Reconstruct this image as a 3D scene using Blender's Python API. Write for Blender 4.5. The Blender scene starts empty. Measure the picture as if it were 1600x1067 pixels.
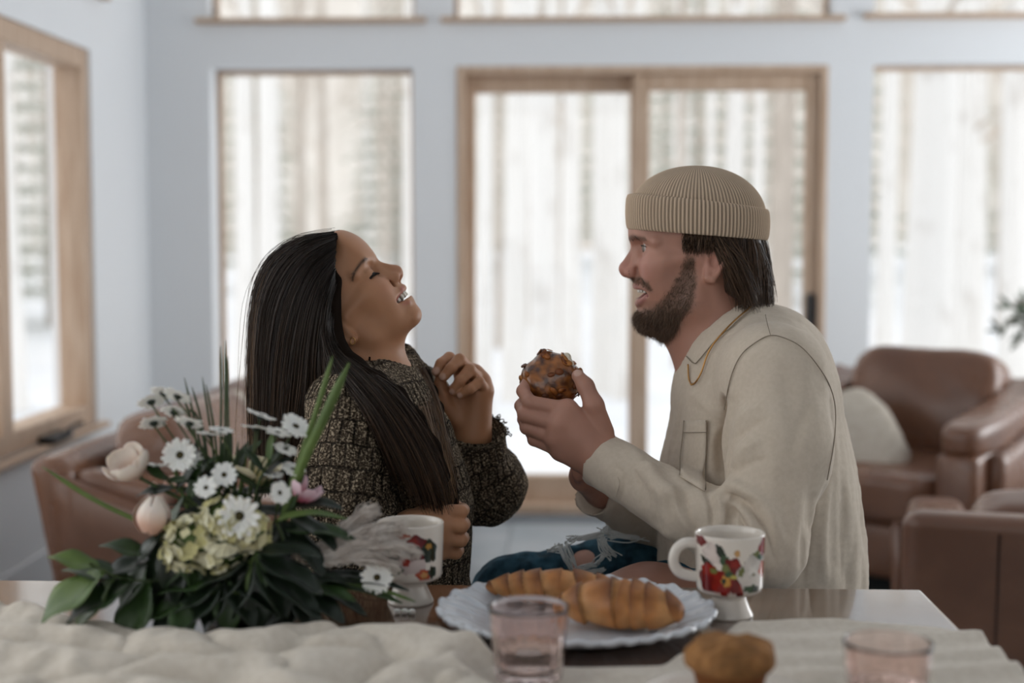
import bpy, bmesh, math, random
import numpy as np
from mathutils import Vector, Matrix, Euler

# ------------------------------------------------------------------ camera, world, light, exposure
SC = bpy.context.scene
COL = SC.collection
HC = 1.22                       # eye height of the camera
PITCH = math.radians(4.2)
YAW = math.radians(1.75)
FPX = 50.0 / 36.0 * 1600.0      # focal length in pixels of the 1600 px frame
cam_d = bpy.data.cameras.new('camera')
cam = bpy.data.objects.new('camera', cam_d)
COL.objects.link(cam)
cam.location = (0, 0, HC)
cam.rotation_euler = (math.pi / 2 - PITCH, 0, YAW)
cam_d.lens = 50
cam_d.sensor_width = 36
cam_d.clip_start = 0.02
cam_d.clip_end = 300
cam_d.dof.use_dof = True
cam_d.dof.focus_distance = 2.06
cam_d.dof.aperture_fstop = 2.3
SC.camera = cam

world = bpy.data.worlds.new('overcast_sky')
SC.world = world
world.use_nodes = True
wn = world.node_tree.nodes
wn['Background'].inputs['Color'].default_value = (0.99, 0.99, 0.985, 1)
wn['Background'].inputs['Strength'].default_value = 1.38

SC.view_settings.view_transform = 'Standard'
SC.view_settings.look = 'None'
SC.view_settings.gamma = 1.0
SC.view_settings.use_curve_mapping = False
SC.view_settings.exposure = 0.12


def area(name, loc, rot, sx, sy, power, col=(1, 1, 1), portal=False):
    d = bpy.data.lights.new(name, 'AREA')
    d.shape = 'RECTANGLE'
    d.size = sx
    d.size_y = sy
    d.energy = power
    d.color = col
    if portal:
        d.cycles.is_portal = True
    o = bpy.data.objects.new(name, d)
    COL.objects.link(o)
    o.location = loc
    o.rotation_euler = rot
    return o


# fill lamps added inside the unseen side and rear windows to brighten the room
area('fill_light_rear', (-0.3, -2.72, 1.55), (math.radians(90), 0, math.pi), 3.2, 1.9, 13, (0.93, 0.97, 1.0))
area('fill_light_right', (3.96, 4.9, 1.5), (math.radians(90), 0, math.radians(90)), 1.8, 1.9, 68, (0.96, 0.98, 1.0))
area('fill_light_left', (-1.76, 1.3, 1.5), (math.radians(90), 0, math.radians(-90)), 2.2, 1.6, 11, (0.95, 0.98, 1.0))

# ------------------------------------------------------------------ pixel helpers (a pixel gives a direction; depth comes from the place)
ROT = np.array(cam.rotation_euler.to_matrix())


def ray(px, py):
    d = ROT @ np.array([(px - 800.0) / FPX, -(py - 533.5) / FPX, -1.0])
    return d


def W(px, py, Y):
    d = ray(px, py)
    t = Y / d[1]
    return np.array([d[0] * t, Y, HC + d[2] * t])


def proj(V):
    """world points -> pixel coordinates of the 1600 x 1067 frame"""
    q = (np.asarray(V, float) - np.array([0, 0, HC])) @ ROT
    return 800.0 + FPX * q[:, 0] / -q[:, 2], 533.5 - FPX * q[:, 1] / -q[:, 2]


def Wz(px, py, z):
    d = ray(px, py)
    t = (z - HC) / d[2]
    return np.array([d[0] * t, d[1] * t, z])


def Wx(px, py, x):
    d = ray(px, py)
    t = x / d[0]
    return np.array([x, d[1] * t, HC + d[2] * t])


# ------------------------------------------------------------------ material helpers
def srgb(r, g, b):
    f = lambda c: (c / 12.92) if c <= 0.04045 else ((c + 0.055) / 1.055) ** 2.4
    return (f(r / 255.0), f(g / 255.0), f(b / 255.0))


def M(name, col=(0.8, 0.8, 0.8), rough=0.6, spec=0.5, col2=None, nscale=8.0, ncontrast=(0.35, 0.65), stretch=(1, 1, 1),
      bump=None, attr=None, attr_mul=None, coat=0.0, sheen=0.0, sss=0.0, trans=0.0, ior=1.45, metallic=0.0, detail=4.0,
      distortion=0.0, rough2=None, coat_rough=0.1, sss_scale=0.01):
    m = bpy.data.materials.new(name)
    m.use_nodes = True
    nt = m.node_tree
    N, L = nt.nodes, nt.links
    b = N['Principled BSDF']
    b.inputs['Roughness'].default_value = rough
    b.inputs['Specular IOR Level'].default_value = spec
    b.inputs['Metallic'].default_value = metallic
    b.inputs['IOR'].default_value = ior
    if coat:
        b.inputs['Coat Weight'].default_value = coat
        b.inputs['Coat Roughness'].default_value = coat_rough
    if sheen:
        b.inputs['Sheen Weight'].default_value = sheen
    if sss:
        b.inputs['Subsurface Weight'].default_value = sss
        b.inputs['Subsurface Radius'].default_value = (1.0, 0.4, 0.2)
        b.inputs['Subsurface Scale'].default_value = sss_scale
    if trans:
        b.inputs['Transmission Weight'].default_value = trans
    b.inputs['Base Color'].default_value = (*col, 1)
    tc = None

    def coords():
        nonlocal tc
        if tc is None:
            t = N.new('ShaderNodeTexCoord')
            mp = N.new('ShaderNodeMapping')
            mp.inputs['Scale'].default_value = stretch
            L.new(t.outputs['Object'], mp.inputs['Vector'])
            tc = mp.outputs['Vector']
        return tc
    src = None
    if attr:
        a = N.new('ShaderNodeAttribute')
        a.attribute_name = attr
        src = a.outputs['Color']
    if col2 is not None or rough2 is not None:
        n = N.new('ShaderNodeTexNoise')
        n.inputs['Scale'].default_value = nscale
        n.inputs['Detail'].default_value = detail
        n.inputs['Distortion'].default_value = distortion
        L.new(coords(), n.inputs['Vector'])
        r = N.new('ShaderNodeMapRange')
        r.inputs['From Min'].default_value = ncontrast[0]
        r.inputs['From Max'].default_value = ncontrast[1]
        L.new(n.outputs['Fac'], r.inputs['Value'])
        if col2 is not None:
            mx = N.new('ShaderNodeMix')
            mx.data_type = 'RGBA'
            L.new(r.outputs['Result'], mx.inputs['Factor'])
            if src is not None:
                mx.blend_type = 'MULTIPLY'
                L.new(src, mx.inputs['A'])
                mx.inputs['B'].default_value = (*col2, 1)
            else:
                mx.inputs['A'].default_value = (*col, 1)
                mx.inputs['B'].default_value = (*col2, 1)
            src = mx.outputs['Result']
        if rough2 is not None:
            mr = N.new('ShaderNodeMapRange')
            mr.inputs['To Min'].default_value = rough
            mr.inputs['To Max'].default_value = rough2
            L.new(r.outputs['Result'], mr.inputs['Value'])
            L.new(mr.outputs['Result'], b.inputs['Roughness'])
    if src is not None:
        L.new(src, b.inputs['Base Color'])
    if bump:
        n = N.new('ShaderNodeTexNoise')
        n.inputs['Scale'].default_value = bump[0]
        n.inputs['Detail'].default_value = bump[3] if len(bump) > 3 else 4
        L.new(coords(), n.inputs['Vector'])
        bp = N.new('ShaderNodeBump')
        bp.inputs['Strength'].default_value = bump[1]
        bp.inputs['Distance'].default_value = bump[2]
        L.new(n.outputs['Fac'], bp.inputs['Height'])
        L.new(bp.outputs['Normal'], b.inputs['Normal'])
    return m


def glass_mat(name, tint=(1, 1, 1), fac=0.06, rough=0.0):
    m = bpy.data.materials.new(name)
    m.use_nodes = True
    N, L = m.node_tree.nodes, m.node_tree.links
    N.remove(N['Principled BSDF'])
    out = N['Material Output']
    t = N.new('ShaderNodeBsdfTransparent')
    t.inputs['Color'].default_value = (*tint, 1)
    g = N.new('ShaderNodeBsdfGlossy')
    g.inputs['Roughness'].default_value = rough
    mx = N.new('ShaderNodeMixShader')
    fr = N.new('ShaderNodeLayerWeight')
    pw = N.new('ShaderNodeMath')
    pw.operation = 'POWER'
    pw.inputs[1].default_value = 5.0
    L.new(fr.outputs['Facing'], pw.inputs[0])
    ml = N.new('ShaderNodeMath')
    ml.operation = 'MULTIPLY_ADD'
    ml.inputs[1].default_value = 0.45
    ml.inputs[2].default_value = fac * 0.5
    L.new(pw.outputs[0], ml.inputs[0])
    L.new(ml.outputs[0], mx.inputs['Fac'])
    L.new(t.outputs['BSDF'], mx.inputs[1])
    L.new(g.outputs['BSDF'], mx.inputs[2])
    L.new(mx.outputs['Shader'], out.inputs['Surface'])
    return m


# ------------------------------------------------------------------ mesh helpers
def tag(o, label=None, cat=None, group=None, kind=None):
    if label: o['label'] = label
    if cat: o['category'] = cat
    if group: o['group'] = group
    if kind: o['kind'] = kind
    return o


def thing(name, label, cat, loc=(0, 0, 0), rz=0.0, group=None, rot=None):
    o = bpy.data.objects.new(name, None)
    o.empty_display_size = 0.05
    COL.objects.link(o)
    o.location = loc
    o.rotation_euler = rot if rot is not None else (0, 0, rz)
    tag(o, label, cat, group)
    return o


def newmesh(name, V, F, mat=None, smooth=True, colors=None, uvs=None):
    me = bpy.data.meshes.new(name)
    V = np.asarray(V, dtype=np.float32).reshape(-1, 3)
    if isinstance(F, np.ndarray):
        nf, k = F.shape
        me.vertices.add(len(V))
        me.vertices.foreach_set('co', V.ravel())
        me.loops.add(nf * k)
        me.loops.foreach_set('vertex_index', F.astype(np.int32).ravel())
        me.polygons.add(nf)
        me.polygons.foreach_set('loop_start', np.arange(0, nf * k, k, dtype=np.int32))
        me.polygons.foreach_set('loop_total', np.full(nf, k, dtype=np.int32))
        me.update(calc_edges=True)
    else:
        me.from_pydata([tuple(v) for v in V.tolist()], [], [list(map(int, f)) for f in F])
        me.update()
    if smooth:
        me.polygons.foreach_set('use_smooth', np.ones(len(me.polygons), dtype=bool))
    if colors is not None:
        ca = me.color_attributes.new('col', 'FLOAT_COLOR', 'POINT')
        c = np.ones((len(V), 4), dtype=np.float32)
        c[:, :3] = colors
        ca.data.foreach_set('color', c.ravel())
    if uvs is not None:
        at = me.attributes.new('knit', 'FLOAT_VECTOR', 'POINT')
        u = np.zeros((len(V), 3), dtype=np.float32)
        u[:, :uvs.shape[1]] = uvs
        at.data.foreach_set('vector', u.ravel())
    if mat is not None:
        me.materials.append(mat)
    return me


def obj(name, V, F, mat, parent=None, smooth=True, colors=None, uvs=None, local=False, label=None):
    me = newmesh(name, V, F, mat, smooth, colors, uvs)
    return link(name, me, parent, local, label)


def link(name, me, parent=None, local=False, label=None):
    o = bpy.data.objects.new(name, me)
    COL.objects.link(o)
    if parent is not None:
        o.parent = parent
        if not local:
            o.matrix_parent_inverse = (Matrix.LocRotScale(parent.location, parent.rotation_euler, parent.scale)).inverted() if parent.parent is None else Matrix.Identity(4)
    if label: o['label'] = label
    return o


def copy_tree(o, parent=None):
    c = o.copy()
    COL.objects.link(c)
    if parent is not None:
        c.parent = parent
        c.matrix_parent_inverse = o.matrix_parent_inverse.copy()
    for ch in list(o.children):
        copy_tree(ch, c)
    return c


def grid_faces(nu, nv, close_u=False, close_v=False):
    """faces of an nu x nv vertex grid (index = i*nv + j)"""
    iu = np.arange(nu if close_u else nu - 1)
    jv = np.arange(nv if close_v else nv - 1)
    I, J = np.meshgrid(iu, jv, indexing='ij')
    I2, J2 = (I + 1) % nu, (J + 1) % nv
    return np.stack([I * nv + J, I2 * nv + J, I2 * nv + J2, I * nv + J2], -1).reshape(-1, 4)


def lathe(profile, n=48):
    """profile: list of (r, z); returns V, F around Z"""
    P = np.array(profile, float)
    th = np.linspace(0, 2 * math.pi, n, endpoint=False)
    V = np.stack([np.outer(P[:, 0], np.cos(th)), np.outer(P[:, 0], np.sin(th)), np.repeat(P[:, 1:2], n, 1)], -1)
    return V.reshape(-1, 3), grid_faces(len(P), n, False, True)[:, ::-1]


def frames(P):
    P = np.asarray(P, float)
    T = np.gradient(P, axis=0)
    T /= np.linalg.norm(T, axis=1, keepdims=True) + 1e-12
    ref = np.array([0, 0, 1.0])
    if abs(T[0] @ ref) > 0.9:
        ref = np.array([0, 1.0, 0])
    n = np.cross(T[0], ref)
    n /= np.linalg.norm(n)
    Ns = []
    for t in T:
        n = n - t * (n @ t)
        n /= np.linalg.norm(n) + 1e-12
        Ns.append(n.copy())
    Ns = np.array(Ns)
    return T, Ns, np.cross(T, Ns)


def tube(P, R, n=8, cap=True, flat=1.0, twist0=None):
    P = np.asarray(P, float)
    R = np.broadcast_to(np.asarray(R, float), (len(P),))
    T, A, B = frames(P)
    th = np.linspace(0, 2 * math.pi, n, endpoint=False)
    V = P[:, None, :] + R[:, None, None] * (np.cos(th)[None, :, None] * A[:, None, :] + flat * np.sin(th)[None, :, None] * B[:, None, :])
    F = [tuple(f) for f in grid_faces(len(P), n, False, True)]
    V = V.reshape(-1, 3)
    if cap:
        F.append(tuple(range(n))[::-1])
        F.append(tuple(range((len(P) - 1) * n, len(P) * n)))
    return V, F


def catmull(P, n=8):
    P = np.asarray(P, float)
    Q = np.vstack([2 * P[0] - P[1], P, 2 * P[-1] - P[-2]])
    out = []
    for i in range(len(P) - 1):
        p0, p1, p2, p3 = Q[i:i + 4]
        for t in np.linspace(0, 1, n, endpoint=False):
            out.append(0.5 * ((2 * p1) + (-p0 + p2) * t + (2 * p0 - 5 * p1 + 4 * p2 - p3) * t * t + (-p0 + 3 * p1 - 3 * p2 + p3) * t ** 3))
    out.append(P[-1])
    return np.array(out)


class MB:
    """collects several shapes into one mesh"""
    def __init__(self):
        self.V, self.F, self.C = [], [], []
        self.n = 0

    def add(self, V, F, col=None):
        V = np.asarray(V, float).reshape(-1, 3)
        self.V.append(V)
        self.F += [tuple(int(i) + self.n for i in f) for f in F]
        if col is not None:
            self.C.append(np.broadcast_to(np.asarray(col, float), (len(V), 3)))
        self.n += len(V)
        return self

    def box(self, lo, hi, bevel=0.0):
        V, F = boxmesh(lo, hi, bevel)
        return self.add(V, F)

    def build(self, name, mat, parent=None, smooth=True, local=False, label=None):
        V = np.vstack(self.V)
        return obj(name, V, self.F, mat, parent, smooth, np.vstack(self.C) if self.C else None, None, local, label)


def boxmesh(lo, hi, bevel=0.0, seg=2):
    bm = bmesh.new()
    bmesh.ops.create_cube(bm, size=1)
    lo, hi = np.array(lo, float), np.array(hi, float)
    for v in bm.verts:
        v.co = Vector((lo + hi) / 2 + np.array(v.co) * (hi - lo))
    if bevel > 0:
        bmesh.ops.bevel(bm, geom=list(bm.edges), offset=bevel, segments=seg, profile=0.5, affect='EDGES')
    bm.verts.ensure_lookup_table()
    V = [tuple(v.co) for v in bm.verts]
    F = [tuple(v.index for v in f.verts) for f in bm.faces]
    bm.free()
    return np.array(V), F


def cushion(size, n=14, p=4.0, puff=0.0, noise=0.0, seed=0):
    """superellipsoid-like soft box centred on the origin"""
    bm = bmesh.new()
    bmesh.ops.create_cube(bm, size=2)
    bmesh.ops.subdivide_edges(bm, edges=list(bm.edges), cuts=n, use_grid_fill=True)
    V = np.array([tuple(v.co) for v in bm.verts])
    bm.verts.ensure_lookup_table()
    F = [tuple(v.index for v in f.verts) for f in bm.faces]
    bm.free()
    d = (np.abs(V) ** p).sum(1) ** (1.0 / p)
    U = V / d[:, None]
    a = U
    c = (1 - np.abs(a[:, 0]) ** 2.5) * (1 - np.abs(a[:, 1]) ** 2.5)
    out = U * np.array(size) / 2
    out[:, 2] *= 1 + puff * np.clip(c, 0, 1)
    if noise:
        rs = np.random.RandomState(seed)
        for k in range(10):
            w = rs.normal(size=3) * (4 + 2 * k)
            ph = rs.rand() * 6.28
            out += (noise / (1 + k * 0.5)) * np.sin(V @ (w * np.array(size) / 2) * 2 + ph)[:, None] * U
    return out, F


def rotz(V, a, c=(0, 0, 0)):
    V = np.asarray(V, float)
    R = np.array([[math.cos(a), -math.sin(a), 0], [math.sin(a), math.cos(a), 0], [0, 0, 1]])
    return V @ R.T + np.array(c)


def rot_axis(V, axis, a):
    R = np.array(Matrix.Rotation(a, 3, axis))
    return np.asarray(V, float) @ R.T

# ------------------------------------------------------------------ materials of the setting
m_wall = M('wall_paint', (0.82, 0.84, 0.86), 0.75, 0.3, bump=(260, 0.05, 0.001))
m_ceil = M('ceiling_paint', (0.8, 0.81, 0.82), 0.8, 0.3)
m_trimw = M('white_trim_paint', (0.78, 0.80, 0.82), 0.5)
m_fir = M('pale_fir_wood', srgb(206, 182, 160), 0.5, 0.4, col2=srgb(186, 158, 134), nscale=6, stretch=(8, 8, 0.7), bump=(60, 0.08, 0.001))
m_floor = M('grey_stone_floor', srgb(158, 168, 176), 0.28, 0.5, col2=srgb(142, 153, 161), nscale=2.5, rough2=0.45, bump=(40, 0.03, 0.002))
m_grout = M('floor_joint', srgb(105, 112, 118), 0.8)
m_glass = glass_mat('window_glass')
m_black = M('black_metal', (0.012, 0.012, 0.013), 0.45)
m_snow = M('snow', (0.86, 0.88, 0.91), 0.9, 0.2, col2=(0.78, 0.82, 0.88), nscale=1.2, bump=(3, 0.4, 0.05))
m_bark = M('pale_bark', (0.84, 0.83, 0.81), 0.9, 0.2, col2=(0.50, 0.46, 0.42), nscale=5, ncontrast=(0.55, 0.8), stretch=(1, 1, 0.35), bump=(30, 0.5, 0.01))
m_bark2 = M('brown_bark', (0.58, 0.52, 0.46), 0.9, 0.2, col2=(0.44, 0.39, 0.34), nscale=6, stretch=(1, 1, 0.3), bump=(30, 0.6, 0.01))
m_needle = M('frosted_needles', (0.47, 0.49, 0.42), 0.8, 0.2, col2=(0.74, 0.74, 0.69), nscale=3.5)
m_twig = M('dry_twigs', (0.55, 0.47, 0.40), 0.9, 0.2, col2=(0.72, 0.68, 0.62), nscale=4)
m_hill = M('winter_hillside', (0.72, 0.69, 0.65), 0.95, 0.1, col2=(0.50, 0.46, 0.41), nscale=0.6, stretch=(2.2, 0.4, 0.25), detail=8)

DW = 6.2                       # distance of the window wall
TH = 0.17


def bx(px, Y=DW): return W(px, 400, Y)[0]
def bz(py, Y=DW): return W(868, py, Y)[2]


XL = bx(232)                   # plane of the wall with the tall side window
XR = 4.0
YB = -2.8
ZC = 3.55


def wall_panels(name, a0, a1, z0, z1, holes, to3, mat):
    """flat wall with rectangular openings, built of blocks around them"""
    xs = sorted({a0, a1, *[h[0] for h in holes], *[h[1] for h in holes]})
    zs = sorted({z0, z1, *[h[2] for h in holes], *[h[3] for h in holes]})
    mb = MB()
    for i in range(len(xs) - 1):
        j = 0
        while j < len(zs) - 1:
            cx = (xs[i] + xs[i + 1]) / 2
            def solid(j): return not any(h[0] < cx < h[1] and h[2] < (zs[j] + zs[j + 1]) / 2 < h[3] for h in holes)
            if solid(j):
                k = j
                while k + 1 < len(zs) - 1 and solid(k + 1): k += 1
                lo, hi = to3(xs[i], zs[j], 0), to3(xs[i + 1], zs[k + 1], 1)
                V, F = boxmesh(np.minimum(lo, hi), np.maximum(lo, hi))
                mb.add(V, F)
                j = k + 1
            else:
                j += 1
    o = mb.build(name, mat, smooth=False)
    return tag(o, kind='structure')


# openings of the window wall: (x0, x1, z0, z1)
W1 = (bx(332), bx(646), 0.42, bz(103))
DR = (bx(714), bx(1290), 0.0, bz(103))
W2 = (bx(1360), bx(1900), 0.42, bz(100))
T1 = (bx(330), bx(650), bz(27), 3.05)
T2 = (bx(708), bx(1296), bz(27), 3.05)
T3 = (bx(1360), bx(1900), bz(24), 3.05)
back_to3 = lambda a, z, s: np.array([a, DW + s * TH, z])
wall_panels('wall_back', XL - TH, XR + TH, -0.02, ZC, [W1, DR, W2, T1, T2, T3], back_to3, m_wall)

# side wall with the tall windows
yl1 = Wx(147, 400, XL)[1]
LW = (2.75, yl1, 0.50, Wx(140, 78, XL)[2])
LT = (2.75, yl1 + 0.12, 2.17, 3.05)
LW2 = (0.0, 2.45, 0.5, LW[3])
left_to3 = lambda a, z, s: np.array([XL - s * TH, a, z])
wall_panels('wall_left', YB, DW, -0.02, ZC, [LW, LT, LW2], left_to3, m_wall)
right_to3 = lambda a, z, s: np.array([XR + s * TH, a, z])
wall_panels('wall_right', YB, DW, -0.02, ZC, [(-0.2, 3.4, 0.5, 2.5), (4.0, 5.8, 0.5, 2.5)], right_to3, m_wall)
rear_to3 = lambda a, z, s: np.array([a, YB - s * TH, z])
wall_panels('wall_rear', XL - TH, XR + TH, -0.02, ZC, [(-2.2 + 0.55, 1.6, 0.5, 2.6)], rear_to3, m_wall)
tag(MB().box((XL - TH, YB - TH, ZC), (XR + TH, DW + TH, ZC + 0.15)).build('ceiling', m_ceil, smooth=False), kind='structure')

# floor: a slab and large stone tiles with joints
fl = tag(MB().box((XL - TH, YB - TH, -0.12), (XR + TH, DW + TH, -0.006)).build('floor', m_grout, smooth=False), kind='structure')
tv, tf = boxmesh((-0.3985, -0.3985, -0.006), (0.3985, 0.3985, 0.0), 0.0015, 1)
tile_me = newmesh('tile', tv, tf, m_floor, False)
for i in range(8):
    for j in range(12):
        x, y = XL + 0.4 + 0.8 * i, YB + 0.4 + 0.8 * j
        if x + 0.4 > XR or y + 0.4 > DW: continue
        t = bpy.data.objects.new('tile', tile_me)
        COL.objects.link(t)
        t.location = (x, y, 0)
        t.parent = fl

# baseboards
tag(MB().box((XL, YB, 0), (XL + 0.016, DW, 0.13), 0.003).build('baseboard_left', m_trimw, smooth=False), kind='structure')
bb = MB()
bb.box((XL + 0.016, DW - 0.016, 0), (DR[0] - 0.01, DW, 0.13), 0.003)
tag(bb.build('baseboard_back', m_trimw, smooth=False), kind='structure')
bb = MB().box((DR[1] + 0.01, DW - 0.016, 0), (XR, DW, 0.13), 0.003)
tag(bb.build('baseboard_right', m_trimw, smooth=False), kind='structure')


def window(name, h, to3, fw=0.05, mull=(), sill=True, depth=(0.35, 0.8), mat=m_fir):
    """wood frame + glass pane(s) in an opening; mull: positions of uprights"""
    root = tag(thing(name, None, None), kind='structure')
    a0, a1, z0, z1 = h
    d0, d1 = depth
    def bar(nm, A0, A1, Z0, Z1, D0=d0, D1=d1, m=mat):
        lo, hi = to3(A0, Z0, D0), to3(A1, Z1, D1)
        V, F = boxmesh(np.minimum(lo, hi), np.maximum(lo, hi), 0.004, 1)
        return obj(nm, V, F, m, root, False)
    bar('frame_jamb', a0, a0 + fw, z0, z1)
    bar('frame_jamb', a1 - fw, a1, z0, z1)
    bar('frame_head', a0 + fw, a1 - fw, z1 - fw, z1)
    bar('frame_sill', a0 + fw, a1 - fw, z0, z0 + fw)
    for q in mull:
        bar('mullion', q - fw * 0.6, q + fw * 0.6, z0 + fw, z1 - fw)
    e = [a0 + fw] + sorted(mull) + [a1 - fw]
    for i in range(len(e) - 1):
        lo, hi = to3(e[i], z0 + fw, (d0 + d1) / 2 - 0.02), to3(e[i + 1], z1 - fw, (d0 + d1) / 2 + 0.02)
        V, F = boxmesh(np.minimum(lo, hi), np.maximum(lo, hi))
        obj('pane', V, F, m_glass, root, False)
    if sill:
        lo, hi = to3(a0 - 0.05, z0 - 0.022, -0.22), to3(a1 + 0.05, z0, d0)
        V, F = boxmesh(np.minimum(lo, hi), np.maximum(lo, hi), 0.004, 1)
        obj('window_sill', V, F, m_fir if sill == 'wood' else m_trimw, root, False)
    return root


window('window_1', W1, back_to3, 0.022, (), True, (0.72, 0.95))
window('window_2', W2, back_to3, 0.02, (), True, (0.7, 0.95))
window('window_3', T1, back_to3, 0.02, (), 'wood', (0.6, 0.9))
window('window_4', T2, back_to3, 0.02, (), 'wood', (0.6, 0.9))
window('window_5', T3, back_to3, 0.02, (), 'wood', (0.6, 0.9))
ym = Wx(12, 400, XL)[1]
window('window_6', LW, left_to3, 0.075, (ym, ym - 0.9), 'wood', (0.06, 0.7))
window('window_7', LT, left_to3, 0.03, (), 'wood', (0.5, 0.9))
window('window_8', LW2, left_to3, 0.06, (1.2,), 'wood', (0.3, 0.8))
window('window_9', (-0.2, 3.4, 0.5, 2.5), right_to3, 0.06, (1.0, 2.2), 'wood', (0.3, 0.8))
window('window_10', (4.0, 5.8, 0.5, 2.5), right_to3, 0.06, (4.9,), 'wood', (0.3, 0.8))
window('window_11', (-1.65, 1.6, 0.5, 2.6), rear_to3, 0.06, (0.0,), 'wood', (0.3, 0.8))
# crank handle on the sill of the side window
ck = MB()
ck.box((XL - 0.01, yl1 - 0.62, 0.5), (XL + 0.05, yl1 - 0.42, 0.528), 0.008)
ck.add(*tube([(XL + 0.04, yl1 - 0.52, 0.52), (XL + 0.06, yl1 - 0.46, 0.545), (XL + 0.065, yl1 - 0.38, 0.548)], 0.008, 8))
tag(ck.build('window_crank', m_black), 'black crank handle on the sill of the tall side window', 'handle')

# sliding glass door
dr = tag(thing('door_1', None, None), kind='structure')
def dbar(nm, A0, A1, Z0, Z1, D0, D1, m=m_fir, bev=0.005, parent=None):
    V, F = boxmesh(back_to3(A0, Z0, D0), back_to3(A1, Z1, D1), bev, 1)
    return obj(nm, V, F, m, parent or dr, False)
dx0, dx1, dz1 = DR[0], DR[1], DR[3]
fj = bx(735) - bx(714)
dbar('frame_jamb', dx0, dx0 + 0.035, 0, dz1, -0.04, 0.95)
dbar('frame_jamb', dx1 - 0.035, dx1, 0, dz1, -0.04, 0.95)
dbar('frame_head', dx0 + 0.035, dx1 - 0.035, dz1 - 0.035, dz1, -0.04, 0.95)
dbar('threshold', dx0 + 0.035, dx1 - 0.035, 0, 0.045, -0.04, 0.95)
xm0, xm1 = bx(985), bx(1014)
zb = bz(750)
def panel(A0, A1, s0, s1, D0, D1, handle=None):
    p = dbar('door_panel', A0, A0 + s0, 0.045, dz1 - 0.035, D0, D1)
    dbar('stile', A1 - s1, A1, 0.045, dz1 - 0.035, D0, D1, parent=p)
    dbar('top_rail', A0 + s0, A1 - s1, dz1 - 0.105, dz1 - 0.035, D0, D1, parent=p)
    dbar('bottom_rail', A0 + s0, A1 - s1, 0.045, 0.16, D0, D1, parent=p)
    dbar('pane', A0 + s0, A1 - s1, 0.16, dz1 - 0.105, (D0 + D1) / 2 - 0.02, (D0 + D1) / 2 + 0.02, m_glass, 0, parent=p)
    if handle:
        dbar('handle', handle - 0.016, handle + 0.016, bz(540), bz(458), D0 - 0.28, D0, m_black, 0.004, parent=p)
panel(dx0 + 0.035, xm1, 0.04, xm1 - xm0, 0.5, 0.85)
panel(xm0 + 0.01, dx1 - 0.035, xm1 - xm0 - 0.01, 0.055, 0.08, 0.42, handle=dx1 - 0.035 - 0.03)

# ------------------------------------------------------------------ outdoors: snow, deck post, trees, hillside
rs = np.random.RandomState(4)
gx = np.linspace(-60, 60, 90)
gy = np.concatenate([np.linspace(-12, 24, 60), np.linspace(25, 90, 40)])
GX, GY = np.meshgrid(gx, gy, indexing='ij')
def ground_z(x, y):
    return -0.35 + 0.08 * np.sin(x * 0.7 + 1) * np.cos(y * 0.5) + 0.006 * np.clip(y - 12, 0, 400) ** 1.5
GZ = ground_z(GX, GY)
inside = (GX > -8) & (GX < 10) & (GY > -8) & (GY < 7)
GZ = np.where(inside, -0.4, GZ)
sn = obj('snowy_ground', np.stack([GX, GY, GZ], -1).reshape(-1, 3), grid_faces(len(gx), len(gy)), m_snow)
tag(sn, kind='structure')
hx = np.linspace(-80, 80, 100)
hy = np.linspace(0, 1, 20)
HX, HY = np.meshgrid(hx, hy, indexing='ij')
hill = np.stack([HX, 44 + 22 * HY + 3 * np.sin(HX * 0.11), -0.5 + HY * 24 * (0.8 + 0.12 * np.sin(HX * 0.09 + 1) + 0.08 * np.sin(HX * 0.31))], -1)
tag(obj('wooded_hill', hill.reshape(-1, 3), grid_faces(100, 20), m_hill), kind='structure')


def trunk_mesh(h, r, lean, seed):
    q = np.random.RandomState(seed)
    t = np.linspace(0, 1, 10)
    P = np.stack([lean * h * t + 0.05 * np.sin(t * 4 + q.rand() * 6), 0.04 * np.sin(t * 5 + q.rand() * 6), h * t], -1)
    V, F = tube(P, r * (1.08 - 0.65 * t) + r * 0.15 * np.exp(-t * 25), 9)
    return V, F, P


def branches(P, h, r, n, q, z0=0.25):
    mb = MB()
    for k in range(n):
        i = z0 + (0.95 - z0) * q.rand()
        p = np.array([np.interp(i, np.linspace(0, 1, len(P)), P[:, a]) for a in range(3)])
        a = q.rand() * 6.28
        ln = h * (0.05 + 0.07 * q.rand()) * (1.15 - i)
        d = np.array([math.cos(a), math.sin(a), 0.35 + 0.6 * q.rand()])
        b = [p, p + d * ln * 0.5, p + d * ln + np.array([0, 0, 0.1 * ln])]
        mb.add(*tube(b, [r * 0.25, r * 0.16, r * 0.05], 5))
        for m in range(3):
            s = b[1] + (b[2] - b[1]) * q.rand()
            d2 = d + q.normal(size=3) * 0.6
            mb.add(*tube([s, s + d2 * ln * 0.35], [r * 0.1, r * 0.03], 4))
    return mb


trunk_me, branch_me = [], []
for k in range(5):
    q = np.random.RandomState(100 + k)
    h = 11.0
    V, F, P = trunk_mesh(h, 0.13, q.uniform(-0.02, 0.02), k)
    mt = m_bark if k < 3 else m_bark2
    trunk_me.append(newmesh('trunk', V, F, mt))
    b = branches(P, h, 0.13, 26, q)
    branch_me.append(newmesh('branches', np.vstack(b.V), b.F, m_twig))


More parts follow.
